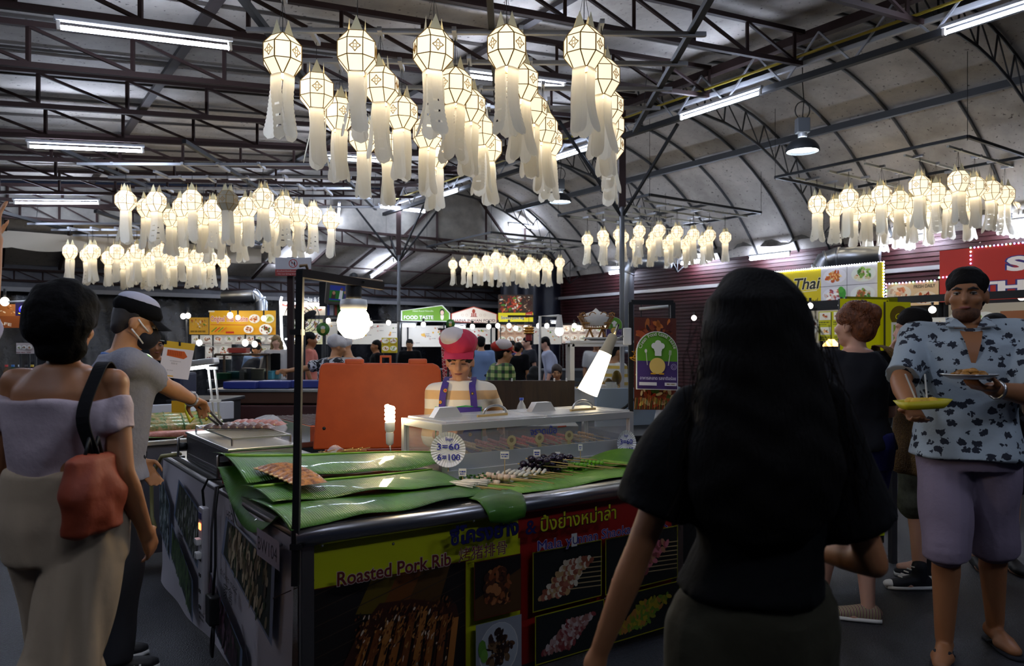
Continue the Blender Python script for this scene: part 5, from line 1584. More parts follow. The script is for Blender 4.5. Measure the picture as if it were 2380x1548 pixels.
# lit round-topped hygiene sign (chef emblem without a face)
def clean_sign(label, o, x, y, w, h, m, full=True):
    o, x, y = V(o), V(x).normalized(), V(y).normalized(); t = thing('hygiene_sign', label, 'sign', o + x * w / 2, 'clean food signs')
    hh = h - w / 2; prof = [(0, 0), (w, 0), (w, hh)] + [(w / 2 + w / 2 * math.cos(a), hh + w / 2 * math.sin(a)) for a in [math.pi * i / 20 for i in range(1, 20)]] + [(0, hh)]
    MB().prism(prof, o, x, y, .008).build('panel', MATS['white'], t)
    p = Print(o, x, y, w, h, .0004 if full else .001)
    k = .975; c = (w / 2, h / 2); p.poly([(c[0] + (a - c[0]) * .98, c[1] + (b - c[1]) * .98) for a, b in prof], '#d9dcd0')
    mid = h * .49
    p.poly([(w * .02, mid), (w * .98, mid), (w * .98, hh)] + [(w / 2 + w * .48 * math.cos(a), hh + w * .48 * math.sin(a)) for a in [math.pi * i / 20 for i in range(1, 20)]] + [(w * .02, hh)], '#5c9a1e')
    p.rect(w * .02, h * .015, w * .98, mid, '#4a3570')
    if full:
        s = 'Clean Food Good Taste'; n = len(s)
        for i, ch in enumerate(s):
            if ch == ' ': continue
            th = math.pi * (.93 - .86 * (i + .5) / n); r_ = w * .385
            p.text(ch, w / 2 + r_ * math.cos(th), hh + .01 * h + r_ * math.sin(th) * 1.0, w * .12, '#e6efcf', '#3a5a3a', .03, .01, rot=th - math.pi / 2, center=True)
    for a, b, r_ in ((.5, .70, .10), (.41, .75, .07), (.59, .75, .07), (.50, .79, .08)):
        p.ell(w * a, h * b, w * r_, w * r_, '#ecebe4', 18)
    p.rect(w * .42, h * .58, w * .58, h * .70, '#ecebe4')
    p.ell(w * .48, h * .41, w * .19, w * .19, '#e5c36a', 28); p.rect(w * .32, h * .265, w * .44, h * .29, '#d9a020'); p.rect(w * .52, h * .265, w * .64, h * .29, '#d9a020')
    p.line([(w * .24, h * .42), (w * .21, h * .64)], w * .016, '#ddd8cc'); p.ell(w * .205, h * .66, w * .03, w * .045, '#e8e4da', 12)
    p.line([(w * .74, h * .42), (w * .78, h * .60)], w * .016, '#ddd8cc')
    for k_ in (-1, 0, 1): p.line([(w * (.78 + .022 * k_), h * .60), (w * (.79 + .022 * k_), h * .68)], w * .01, '#ddd8cc')
    p.ring(w * .87, h * .40, w * .065, w * .012, '#b9a9d0', 18); p.ring(w * .87, h * .40, w * .035, w * .01, '#b9a9d0', 10)
    p.text('อาหารสะอาด รสชาติอร่อย', w * .06, h * .175, h * .075, '#e0dce8', bold=.01, width=w * .86)
    p.rect(w * .04, h * .075, w * .46, h * .13, '#e6e2e0'); p.rect(w * .65, h * .075, w * .94, h * .13, '#e6e2e0'); p.squiggle(w * .7, h * .093, w * .2, h * .02, '#8a7a4a', 3)
    p.done(t, m); return t
hs2 = clean_sign('glowing round topped clean food sign on the fish stall', P(308, 906, 4.9), (.97, .1, .16), (-.12, 0, 1), .155, .225, mat('print_lamp', attr=True, rough=.5, emit=1.5), False)
MB().bar(P(325, 900, 4.93), V((P(325, 900, 4.93).x, 5.0, .82)), .014).build('rod', MATS['iron'], hs2)
MB().tube([P(318, 830, 4.92), P(318, 762, 4.92)], .013, 8).build('bamboo_stub', mat('bamboo_green', '#7a8a3a', .5), **tagp('short green bamboo stub above the glowing sign', 'bamboo'))
# desk lamp
dl = P(468, 843, 5.6)
t = thing('desk_lamp', 'white desk lamp with a long lit head and twin spring arm over the fish stall', 'lamp', V((dl.x + .1, 5.6, .82)))
MB().bbox(dl, (.23, .11, .05), (V((.99, 0, .13)), V((0, 1, 0)), V((-.13, 0, .99))), .014).build('head', MATS['alu'], t)
MB().tube([dl + V((-.10, -.03, -.042)), dl + V((.06, -.03, -.022))], .016, 8).build('lamp_tube', mat('desk_glow', (1, 1, 1), emit=30, ecol=(.86, .93, 1)), t)
for s in (0, .045):
    MB().tube([dl + V((.05 + s, .0, -.03)), dl + V((.075 + s, 0, -.24)), V((dl.x + .11 + s * .6, 5.6, .83))], .008, 6).build('arm', MATS['white_plastic'], t)
for f in (-.04, -.28):
    MB().box(dl + V((.075 + (-f) * .1, 0, f)), (.08, .02, .02)).build('joint', MATS['white_plastic'], t)
MB().bbox(V((dl.x + .12, 5.6, .83)), (.08, .08, .02), None, .005).build('base', MATS['white_plastic'], t)
# star price card, bottle, tins
sc_ = P(416, 914, 5.05)
t = thing('star_price_card', 'grey star burst price card on a yellow stand among the fish', 'price sign', sc_)
st_ = []
for k in range(32):
    r_ = .055 if k % 2 else .043
    st_.append((r_ * math.cos(k * math.pi / 16), r_ * math.sin(k * math.pi / 16)))
MB().prism(st_, sc_, V((1, 0, 0)), UP, .004).build('star', mat('card_grey', '#b5b2ae', .6), t)
pp = Print(sc_ + V((-.03, -.001, -.03)), (1, 0, 0), UP, .06, .06, .0003); pp.text('3', .008, .012, .055, '#2a2a8a', bold=.02); pp.text('0', .036, .03, .025, '#2a2a8a', bold=.02); pp.done(t)
MB().box(sc_ + V((0, .004, -.09)), (.10, .006, .08)).build('yellow_base', mat('card_yellow', '#d9a418', .5), t)
MB().box(sc_ + V((.06, -.006, -.045)), (.03, .006, .05)).build('side_tag', mat('card_yellow', '#d9a418', .5), t)
bb = P(448, 926, 5.9)
bottle(V((bb.x, bb.y, .84)), .20, .035, 'clear water bottle with blue cap on the fish stall ledge', '#5a86c0')
for k, (px, py) in enumerate(((432, 960), (470, 955))):
    c = P(px, py, 5.0)
    MB().tube([c + V((0, 0, .06)), c + V((.005, 0, .0)), c + V((.03, 0, -.06)), c + V((.055, 0, -.03))], .009, 6).build('yellow_clip', mat('clip_yellow', '#d9cf1c', .4), **tagp('yellow plastic clip on the fish stall, %s' % ['beside the star card', 'under the desk lamp'][k], 'clip'))
MB().bbox(P(385, 895, 6.6), (.42, .3, .22), None, .02).build('blue_crate', mat('crate_navy', '#1c2440', .5), **tagp('dark navy plastic crate behind the white fish poster', 'crate'))
cr = bpy.data.objects['blue_crate']; 
t = thing('crate_table', 'dark table behind the fish stall holding the navy crate', 'table', V((P(385, 905, 6.6).x, 6.7, 0)))
zt = P(385, 895, 6.6).z - .11
MB().bbox(V((P(385, 905, 6.6).x, 6.7, zt - .02)), (1.1, .6, .03), None, .006).build('top', cdark, t)
for s in (-.5, .5):
    MB().box(V((P(385, 905, 6.6).x + s, 6.7, (zt - .03) / 2)), (.05, .5, zt - .04)).build('leg', cdark, t)
# neighbouring stall side with printed sheet, at the man's legs
MB().prism([(0, 0), (.42, 0), (.42, .66), (0, .66)], V((-2.55, 4.72, .06)), V((.80, -.6, 0)).normalized() * -1, UP, .01).build('printed_sheet', mat('sheet_lilac', '#8f8890', .5), fs)

# ------------------------------------------------------------------ coffee sign corner (far left)
def d_coffee(p, w, h):
    p.rect(0, 0, w, h, '#a8622c'); p.heap(w * .02, h * .55, w * .98, h * .98, ['#c98a50', '#d9b890', '#8a4a1c', '#b87a40'], 30, .06, .2, 5); p.rect(0, 0, w, h * .5, '#8f4a1c')
    p.text('NESCAFE', w * .08, h * .32, h * .17, '#e8d8c0', width=w * .62, rot=-.18, bold=.02)
t = px_board('sign_board', 'brown coffee sign with pale lettering at the picture edge', 'sign', (-60, 707, 66, 762), 8.8, d_coffee, m=MATS['print_lit'])
sticks_to(t, [((60 - CX) / FPX * 8.8, 1.66), ((-50 - CX) / FPX * 8.8, 1.66)], 8.86)
def d_blue(p, w, h):
    p.rect(0, 0, w, h, '#120a26'); p.ell(w * .5, h * .5, w * .28, h * .3, '#2a2ac9', 16); p.ell(w * .5, h * .62, w * .16, h * .2, '#c9c9f4', 12); p.line([(w * .2, h * .2), (w * .6, h * .12)], h * .07, '#d0b020'); p.line([(w * .7, h * .5), (w * .9, h * .8)], h * .06, '#d02a2a')
px_board('light_box', 'small glowing blue and red sign beside the dark bun of hair', 'sign', (36, 704, 72, 734), 8.6, d_blue, m=MATS['print_lamp'])
menu('white card with red prints hanging under the coffee sign', (38, 797, 80, 822), 8.7, 1, 3, 61, '#c9bcb8', 'print', name='menu_card')
counter('dark drinks counter under the coffee sign', -80, 90, 8.9, .95, mat('counter_green', '#2a3a1a', .5))
for k, (px, c) in enumerate(((15, '#8a5a20'), (30, '#3a7a3a'), (46, '#8a98a8'), (62, '#2a1a18'), (75, '#5a1c18'))):
    p_ = P(px, 830, 9.1)
    bottle(V((p_.x, 9.1, .95)), .28, .04, 'drink bottle on the dark counter under the coffee sign, %s along the row' % ORD[k], ['#b02020', '#2060a0', '#e0e0e0', '#202020', '#c0a020'][k], hexc(c), 'bottles under the coffee sign')

# ------------------------------------------------------------------ mango stall behind the glass case
gy = 6.3
mg = thing('fruit_display', 'aluminium framed fruit display cabinet behind the gooseneck lamp', 'display case', P(1398, 905, gy))
q0, q1 = P(1330, 955, gy), P(1466, 800, gy); wx, wz = q1.x - q0.x, q1.z - q0.z; mx, mz = (q0.x + q1.x) / 2, (q0.z + q1.z) / 2
for x in (q0.x, q1.x):
    for d in (0, .5):
        MB().box(V((x, gy + d, mz)), (.035, .035, wz)).build('corner_post', alu, mg)
for d in (0, .5):
    for z in (q0.z, q1.z):
        MB().box(V((mx, gy + d, z)), (wx, .035, .04)).build('rail', alu, mg)
MB().box(V((mx, gy + .01, mz)), (wx, .005, wz)).build('front_pane', MATS['glass'], mg)
MB().box(V((mx, gy + .25, q1.z + .02)), (wx + .04, .56, .02)).build('roof_sheet', alu, mg)
MB().box(V((mx, gy + .25, q0.z + .09)), (wx, .5, .015)).build('shelf', alu, mg)
MB().bbox(V((mx + .3, gy + .28, (q0.z - .02) / 2)), (wx + .8, .55, q0.z - .02), None, .01).build('base_cabinet', mat('cab_blue', '#7f8fa0', .5), mg)
q = random.Random(3); ym = mat('mango', '#d9a21c', .4, ncol='#e0b838', nscale=5)
for k in range(7):
    c = V((q1.x - .10 - .07 * (k % 3), gy + .12 + .08 * (k % 2), q0.z + .14 + .065 * (k // 3)))
    MB().ell(c, (.042, .04, .062), 14, 10).build('mango', ym, **tagp('yellow mango in the fruit display, %s in its heap' % ORD[k], 'fruit', 'mangoes in the display'))
for k in range(5):
    c = V((mx - .02 + .06 * k, gy + .30, q0.z + .115 + .01 * (k % 2)))
    MB().ell(c, (.05, .03, .02), 12, 6).build('mango_slice', ym, **tagp('yellow mango slice in the tray of the fruit display, %s along' % ORD[k], 'fruit', 'mango slices'))
tb_ = P(1365, 920, 5.9)
t = thing('round_tub', 'round white plastic tub with yellow food in front of the fruit display', 'tub', V((tb_.x, 5.9, tb_.z - .07)))
MB().lathe([(.11, -.07), (.125, .05), (.13, .055), (.13, .065), (.118, .06), (.11, .03), (0, .03)], 28, tb_).build('tub_body', MATS['white_plastic'], t)
m = MB()
for k in range(40):
    m.ell(tb_ + V((q.uniform(-.08, .08), q.uniform(-.08, .08), .045 + q.uniform(0, .02))), (.02, .015, .01), 6, 4)
m.build('yellow_food', ym, t, kind='stuff')
t2 = thing('tub_shelf', 'grey steel shelf carrying the white tub and jar behind the case', 'shelf', V((tb_.x + .15, 5.92, 0)))
MB().bbox(V((tb_.x + .16, 5.92, tb_.z - .09)), (.62, .32, .03), None, .005).build('board', dsteel, t2)
for s in (-.12, .44):
    MB().box(V((tb_.x + s, 5.92, (tb_.z - .105) / 2)), (.03, .28, tb_.z - .105)).build('leg', dsteel, t2)
jr = P(1420, 912, 5.88)
t = thing('glass_jar', 'glass jar of yellow green sauce beside the white tub', 'jar', V((jr.x, jr.y, jr.z - .08)))
MB().lathe([(.05, -.075), (.055, -.06), (.055, .05), (.045, .065), (.045, .08)], 20, jr).build('glass_wall', mat('jar_glass', (.9, .95, .9), .05, alpha=.3), t)
MB().lathe([(0, -.07), (.05, -.07), (.05, .03), (0, .03)], 16, jr).build('sauce', mat('sauce', '#9a8a2a', .4), t)
tub('white square carton between the tub and the sauce jar', 1392, 905, 5.9, .11, .14, .1, '#d9d6ce', 'food_carton', z0=tb_.z - .07)
# basket on the display roof
bk = P(1385, 785, gy + .2); bk.z = q1.z + .18
t = thing('rattan_basket', 'open rattan basket on looped legs with white cloth in it on the display roof', 'basket', V((bk.x, bk.y, q1.z + .03)))
rat = mat('rattan', '#8a5a1c', .5, ncol='#b07a2a', nscale=20)
for k in range(44):
    th = 2 * math.pi * k / 44
    MB().bar(bk + V((.10 * math.cos(th), .07 * math.sin(th), -.045)), bk + V((.155 * math.cos(th), .10 * math.sin(th), .055)), .005).build('weave_rod', rat, t)
for z, r1, r2 in ((-.045, .10, .07), (.0, .128, .086), (.055, .155, .10)):
    MB().tube([bk + V((r1 * math.cos(a), r2 * math.sin(a), z)) for a in [2 * math.pi * i / 30 for i in range(31)]], .006, 5).build('hoop', rat, t)
for k in range(10):
    th = 2 * math.pi * k / 10
    c = bk + V((.15 * math.cos(th), .098 * math.sin(th), .06))
    MB().tube([c + V((.03 * math.cos(a) * abs(math.sin(th)) + .01, 0, .03 * math.sin(a))) for a in [math.pi * i / 6 for i in range(7)]], .004, 4).build('rim_loop', rat, t)
for k in range(4):
    th = math.pi / 4 + k * math.pi / 2; c = bk + V((.075 * math.cos(th), .05 * math.sin(th), -.05))
    for d in (-.02, .02):
        MB().tube([c, c + V((d, 0, -.05)), c + V((d * 2, 0, -.10))], .005, 5).build('loop_leg', rat, t)
MB().lathe([(0, -.03), (.09, -.02), (.13, .05), (.08, .085), (.03, .10), (0, .13)], 18, bk).build('white_cloth', mat('cloth_white', '#dcdad4', .7, bump=.5, bscale=20), **tagp('bunched white cloth lying in the rattan basket', 'cloth'))
MB().lathe([(0, .0), (.10, .0), (.17, .022), (.165, .026), (.1, .008), (0, .006)], 28, V((bk.x + .05, bk.y, q1.z + .032))).build('white_plate', MATS['white_plastic'], **tagp('flat white plate under the rattan basket', 'plate'))
hs_ = clean_sign('round topped green clean food sign behind the rattan basket', P(1408, 790, gy + .42), (1, 0, 0), (.03, 0, 1), .14, .20, MATS['print'], False)
MB().bar(P(1408, 790, gy + .43) + V((.07, .005, .05)), V((P(1408, 790, gy + .43).x + .07, gy + .435, q1.z + .025)), .014).build('rod', MATS['iron'], hs_)
tt = px_board('sign_stand', 'thin upright rod holding the small green sign', 'rod', (1421, 745, 1424, 800), gy + .46, lambda p, w, h: p.rect(0, 0, w, h, '#3a3a3a')); MB().bar(V((P(1422, 800, gy + .46).x, gy + .47, q1.z)), V((P(1422, 800, gy + .46).x, gy + .47, q1.z + .3)), .014).build('stand_rod', MATS['iron'], tt)
# white lamp pole of the mango stall
lp = P(1255, 735, 7.0)
t = thing('lamp_pole', 'thin white pole with a short arm and a small lit bulb behind the wooden screen', 'lamp', V((lp.x, 7, 0)))
MB().tube([V((lp.x, 7, 0)), lp, P(1300, 734, 7.0)], .013, 8).build('pole', MATS['white_plastic'], t)
hb = P(1300, 762, 7.0)
MB().lathe([(.02, .12), (.03, .05), (.035, .0)], 12, hb).build('socket', MATS['white_plastic'], t); MB().ell(hb - UP * .03, (.04, .04, .045), 10, 8).build('bulb', MATS['bulb_cool'], t)
# gold paper lantern ornament
go = P(1229, 777, 12.0)
t = thing('gold_ornament', 'shiny gold lantern ornament with a red tassel hanging by the photo grid', 'ornament', go)
gm = mat('gold_foil', (.8, .45, .12), .25, 1.0)
for k in range(3):
    MB().ell(go + V((0, 0, .04 * (k - 1) + .06)), (.09, .09, .03), 14, 6).build('gold_ring', gm, t)
MB().lathe([(.05, -.10), (.055, -.02), (.04, .02)], 12, go).build('tassel', mat('tassel_red', '#8a1c12', .5), t); MB().bar(go + UP * .12, P(1229, 735, 12.0), .006).build('cord', MATS['black'], t)
MB().bar(P(1180, 735, 12.0), P(1300, 735, 12.0), .03).build('ornament_rail', MATS['iron'], **tagp('dark rail from which the gold ornament hangs', 'rail'))
# small hygiene rounds
for i, (px, py, Y, r_) in enumerate(((1047, 752, 9.5, .055), (751, 765, 9.8, .085))):
    c = P(px, py, Y)
    t = thing('hygiene_disc', 'small green hygiene disc %s' % ['above the cook in the pink cap', 'behind the woman in the salmon shirt'][i], 'sign', c)
    MB().lathe([(0, .006), (r_, .005), (r_, 0), (0, 0)], 24, c, (V((1, 0, 0)), UP, V((0, -1, 0)))).build('disc', mat('disc_green', '#3f7a2a', .5), t)
    pp = Print(c + V((-r_, -.008, -r_)), (1, 0, 0), UP, 2 * r_, 2 * r_, .001); pp.ell(r_, r_ * 1.2, r_ * .35, r_ * .3, '#e0e4d8'); pp.ell(r_, r_ * .7, r_ * .35, r_ * .35, '#d9b860'); pp.done(t)
    MB().tube([c + V((0, .01, 0)), V((c.x, c.y + .01, 0))], .01, 6).build('rod', MATS['iron'], t)
# red scale patterned cloth
rc0 = P(1012, 885, 5.9); hz = 120 / FPX * 5.9
mb = MB(); mb.grid(lambda i, j: rc0 + V((.04 + .13 * i + .02 * (1 - j), .02 * math.sin(i * 7), hz * j)), 8, 16)
rcm = mat('scale_cloth', '#a81c24', .7)
nt, lk, bs = nodes_of(rcm); tcn = nt.new('ShaderNodeTexCoord'); vo = nt.new('ShaderNodeTexVoronoi'); vo.inputs['Scale'].default_value = 42; vo.feature = 'DISTANCE_TO_EDGE'
rp = nt.new('ShaderNodeValToRGB'); rp.color_ramp.elements[0].position = .04; rp.color_ramp.elements[0].color = (.8, .55, .5, 1); rp.color_ramp.elements[1].position = .09; rp.color_ramp.elements[1].color = (.42, .02, .03, 1)
lk.new(tcn.outputs['Object'], vo.inputs['Vector']); lk.new(vo.outputs['Distance'], rp.inputs['Fac']); lk.new(rp.outputs['Color'], bs.inputs['Base Color'])
t = thing('cloth_streamer', 'red fish scale patterned cloth streamer hanging behind the pink capped cook', 'cloth', rc0)
o = mb.build('cloth', rcm, t); sl = o.modifiers.new('s', 'SOLIDIFY'); sl.thickness = .004
MB().bar(rc0 + V((.02, 0, hz)), rc0 + V((.20, 0, hz)), .012).build('top_rod', MATS['iron'], t); MB().tube([rc0 + V((.1, .02, hz)), V((rc0.x + .1, rc0.y + .02, 0))], .012, 6).build('post', MATS['iron'], t)

# ------------------------------------------------------------------ mala poster, hygiene sign and the Ba stall beyond the case
def d_mala(p, w, h):
    p.rect(0, 0, w, h, '#5a2412'); p.heap(0, h * .55, w, h, ['#7a2c14', '#a0481c', '#5a1a0c', '#c06a2a', '#3a140a'], 70, .06, .2, 3); p.heap(0, .0, w, h * .5, ['#a8602a', '#c9a04a', '#7a3014', '#4a6a20', '#b8381c', '#d9c090'], 90, .05, .14, 4)
    for k in range(26):
        x = w * k / 26; p.line([(x, 0.005), (x + w * .03, h * .13)], w * .012, ('#c9a050', '#4a6a2a', '#a8481c')[k % 3])
    p.text('ปิ้งย่าง', w * .03, h * .52, h * .10, '#d9a020', '#2a0c08', .04, .02, width=w * .3, rot=1.2)
mo = P(1474, 952, 4.95)
t = board('hanging_poster', 'dark red and brown skewer poster hanging behind the round topped sign', 'poster', mo, V((.98, .15, -.02)), UP, .285, .60, d_mala, depth=.004, m=MATS['print'])
for px in (1490, 1555):
    MB().bar(P(px, 738, 4.97), P(px, 706, 4.97), .006).build('chain', MATS['iron'], t)
t = thing('poster_gantry', 'black steel gantry with a white tube from which the skewer poster hangs', 'frame', V((P(1465, 805, 5.0).x, 5, 0)))
x0, x1 = P(1466, 805, 5.0).x, P(1568, 805, 5.0).x
MB().bar(V((x0, 5, 0)), V((x0, 5, 1.74)), .03).build('post', MATS['iron'], t); MB().bar(V((x1, 5.06, 0)), V((x1, 5.06, 1.74)), .03).build('post', MATS['iron'], t); MB().bar(V((x0, 5, 1.74)), V((x1, 5.06, 1.74)), .03).build('beam', MATS['iron'], t)
MB().tube([P(1486, 718, 4.95), P(1553, 712, 4.95)], .01, 8).build('white_tube', MATS['white_plastic'], t)
clean_sign('large Clean Food Good Taste sign hanging before the skewer poster', P(1479, 905, 4.86), (.985, .12, -.03), UP, .275, .375, MATS['print'])
ba = thing('neighbour_counter', 'black counter with a yellow lettered front beyond the glass case', 'market stall', V((1.2, 5.1, 0)))
bo0 = V((.80, 4.86, 0)); bxd = V((.93, .36, 0)).normalized(); bn = V((bxd.y, -bxd.x, 0))
MB().bbox(bo0 + bxd * .45 - bn * .3 + UP * .86, (1.0, .6, .04), (bxd, -bn, UP), .006).build('counter_top', MATS['black'], ba)
MB().bbox(bo0 + bxd * .45 - bn * .02 + UP * .42, (.96, .02, .80), (bxd, -bn, UP), .004).build('front_panel', MATS['black'], ba)
for s in (.02, .88):
    MB().box(bo0 + bxd * s - bn * .55 + UP * .41, (.04, .04, .82), (bxd, -bn, UP)).build('leg', MATS['iron'], ba)
pp = Print(bo0 + bxd * .0 - bn * .008 + UP * .66, bxd, UP, .9, .165, .0005); pp.rect(0, 0, .9, .165, '#b5a010'); pp.text('Bar', .01, .035, .135, '#12120c', bold=.05, width=.20); pp.done(ba)
MB().bbox(bo0 + bxd * .35 - bn * .58 + UP * 1.0, (.7, .03, .30), (bxd, -bn, UP), .004).build('back_board', mat('board_blue', '#8797a8', .5), ba)
MB().tube([bo0 + bxd * s - bn * .5 + UP * z for s, z in ((-.02, .98), (.1, .97), (.2, 1.02), (.3, 1.10))], .009, 6).build('black_cable', MATS['black'], **tagp('black cable curving over the blue back board', 'cable'))
bgq = P(1537, 985, 5.0); bgq.z = .88
mb = MB(); mb.grid(lambda i, j: bgq + V(((.05 + .02 * math.sin(j * 18)) * (1 - .5 * i) * math.cos(j * 6.283), .04 * (1 - .5 * i) * math.sin(j * 6.283), .16 * i)), 8, 16)
mb.build('hanging_bag', mat('bag_clear', (.86, .87, .92), .18, alpha=.45), **tagp('thin clear plastic bag standing on the black neighbour counter', 'bag'))

# ------------------------------------------------------------------ signs of the right hand row, along the hall direction
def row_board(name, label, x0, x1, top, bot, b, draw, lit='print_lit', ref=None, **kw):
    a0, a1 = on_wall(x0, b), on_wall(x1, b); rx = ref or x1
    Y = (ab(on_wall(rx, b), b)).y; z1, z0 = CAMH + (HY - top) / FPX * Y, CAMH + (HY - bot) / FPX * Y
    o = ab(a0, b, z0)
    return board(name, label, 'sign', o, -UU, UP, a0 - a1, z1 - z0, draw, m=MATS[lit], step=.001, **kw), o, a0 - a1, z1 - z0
def d_thai(p, w, h):
    p.rect(0, 0, w, h, '#c9b40c'); u = w - .86
    p.text('Thai', u - .44, h * .48, h * .42, '#1c1a10', '#e0d8b0', .03, .02, width=.40, slant=.25); p.line([(u - .45, h * .40), (u - .06, h * .43)], h * .02, '#e0d8b0')
    p.text('Thai Food', u - .46, h * .10, h * .19, '#1c1a10', width=.40, slant=.25)
    p.rect(u, 0, w - .06, h, '#c9c6c9')
    for i, (a, b, cs, pl) in enumerate(((.2, .75, ['#c9762a', '#d99a4a', '#b5501c', '#e0c080'], '#d9d6dc'), (.6, .75, FOOD_G, '#d9dcd0'), (.2, .26, ['#d9c8c0', '#b5604a', '#e0dcd4', '#a0485a'], '#d6d4d9'), (.6, .26, FOOD_G + ['#b5702a'], '#d6d8d0'))):
        p.food(u + a, h * b, .17, cs, pl, 34, 70 + i, ry=h * .2)
    p.ell(u + .33, h * .30, .05, h * .14, '#3a8a2a', 12); p.ell(u + .31, h * .4, .04, h * .08, '#4a9a34', 10)
    p.line([(u + .395, 0), (u + .395, h)], .006, '#2a2a2a'); p.line([(u, h * .5), (w - .06, h * .5)], .006, '#2a2a2a'); p.rect(w - .06, 0, w, h, '#b5a80c')
tr, o_, w_, h_ = row_board('sign_board', 'yellow Thai Food sign with four dish photos and a white light border', 1690, 2055, 609, 706, 9.2, d_thai)
def led_run(t, pts, cols, sp=.035, r_=.011):
    out = []; k = 0
    for p0, p1 in zip(pts[:-1], pts[1:]):
        n = max(2, int((p1 - p0).length / sp))
        for i in range(n):
            m = MB().ell(p0 + (p1 - p0) * (i / n), (r_, r_, r_), 6, 4); m.build('led', cols[k % len(cols)], t); k += 1
led_run(tr, [o_ + UP * h_ - VV * .01, o_ - UU * w_ + UP * h_ - VV * .01, o_ - UU * w_ - VV * .01], [MATS['led_white']])
def d_fresh(p, w, h):
    p.rect(0, 0, w, h, '#d0ad80'); p.text('FRESH DAILY', w * .54, h * .74, h * .2, '#1c1814', bold=.02, width=w * .4)
    p.food(w * .25, h * .58, w * .24, ['#c98a5a', '#d9b090', '#b5603a', '#e0c8a8'], '#dccbb0', 40, 81, ry=h * .33); p.food(w * .75, h * .32, w * .22, ['#a8381c', '#c9602a', '#d9a060', '#8a2a14'], '#d9c4a4', 46, 82, ry=h * .28)
fr_, o2, w2, h2 = row_board('sign_board', 'peach FRESH DAILY food photo sign beside the red sign', 2060, 2182, 652, 708, 9.35, d_fresh)
cols = [mat('led_%s' % n, (1, 1, 1), emit=2.2, ecol=c) for n, c in (('green', (.25, 1, .5)), ('violet', (.45, .25, 1)), ('pink', (1, .4, .7)), ('blue', (.25, .3, 1)), ('white2', (1, .95, .8)))]
def d_red(p, w, h):
    p.rect(0, 0, w, h, '#a82414'); p.text('SE', .72, h * .52, h * .34, '#e8dcd0', '#2a2a6a', .05, .045, width=.42); p.text('THAI', .36, h * .12, h * .30, '#e8dcd0', '#2a2a6a', .05, .045, width=.92)
rd, o3_, w3, h3 = row_board('sign_board', 'big red sign with white SE and THAI lettering and coloured lights', 2184, 2560, 572, 697, 9.35, d_red, ref=2300)
led_run(fr_, [o2 + UP * .0 - VV * .01, o2 + UP * h2 - VV * .01, o2 - UU * w2 + UP * h2 - VV * .01], cols, .04)
ul = o3_ + UP * h3 - VV * .012
led_run(rd, [o3_ + UP * (h3 * .48) - VV * .012, o3_ - UU * .35 + UP * (h3 * .48) - VV * .012, ul - UU * .35, ul - UU * 1.5], cols, .04)
for t_, o__, ww in ((tr, o_, w_), (fr_, o2, w2), (rd, o3_, w3)):
    for f in (.03, .97):
        MB().bar(o__ - UU * ww * f + VV * .05 + UP * .05, V((o__ - UU * ww * f + VV * .05).xy.to_tuple() + (0,)), .04).build('post', MATS['iron'], t_)
def menu_row(label, x0, x1, top, bot, b, rows, cols_, seed, bgc, lit='print_lit', foods=FOOD_A):
    def dr(p, w, h):
        p.rect(0, 0, w, h, bgc); cw, ch = w / cols_, h / rows
        for r_ in range(rows):
            for c in range(cols_):
                p.rect(cw * (c + .12), ch * (r_ + .42), cw * (c + .88), ch * (r_ + .94), '#d9d4c4'); p.food(cw * (c + .5), ch * (r_ + .67), cw * .34, foods, None, 16, seed + r_ * 5 + c, ry=ch * .2)
                p.squiggle(cw * (c + .12), ch * (r_ + .22), cw * .7, ch * .07, '#4a4a10', seed + c); p.squiggle(cw * (c + .12), ch * (r_ + .08), cw * .5, ch * .06, '#4a4a10', seed + c + 3)
    t, o, w, h = row_board('menu_board', label, x0, x1, top, bot, b, dr, lit)
    t['category'] = 'menu board'
    for f in (.05, .95):
        MB().bar(o - UU * w * f + VV * .03, V((o - UU * w * f + VV * .03).xy.to_tuple() + (0,)), .03).build('post', MATS['iron'], t)
    return t
menu_row('yellow four dish menu board under the Thai Food sign', 1903, 1972, 722, 792, 8.9, 2, 2, 91, '#b5b414')
# near yellow stall: big yellow boards, counter banner
yb = []
def d_yplain(p, w, h):
    p.rect(0, 0, w, h, '#c4c000'); p.ell(w * .97, h * .97, .01, .01, '#4a4a10', 8); p.rect(w * .1, h * .02, w * .28, h * .14, '#e8e6d0'); p.rect(w * .12, h * .035, w * .26, h * .12, '#5a3a1c')
def d_ysign(p, w, h):
    p.rect(0, 0, w, h, '#b0ac08'); p.ell(w * .55, h * .78, w * .38, h * .16, '#5a4a10', 24); p.text('Ob', w * .36, h * .73, h * .13, '#c9c010', width=w * .38, slant=.3)
    p.rect(w * .22, h * .12, w * .82, h * .68, '#c9c6bc'); p.rect(w * .3, h * .32, w * .74, h * .64, '#8a9a3a'); p.heap(w * .3, h * .32, w * .74, h * .64, ['#3a5a14', '#6a8a2a', '#2a4a10', '#8aa040'], 30, .06, .16, 5)
    p.text('Banana-Rotee', w * .25, h * .23, h * .06, '#2a3a8a', width=w * .54); p.text('กล้วย ทอด', w * .28, h * .14, h * .06, '#a8302a', width=w * .45)
x = board('yellow_board', 'plain bright yellow board behind the bun haired woman', 'sign', P(1952, 850, 5.9), (.96, .28, 0), UP, .46, .52, d_yplain, m=MATS['print_lit'], depth=.02)
for f in (.05, .42): MB().bar(P(1952, 850, 5.9) + V((.96 * f, .28 * f + .03, 0)), V((P(1952, 850, 5.9).x + .96 * f, 5.93 + .28 * f, 0)), .03).build('post', MATS['iron'], x)
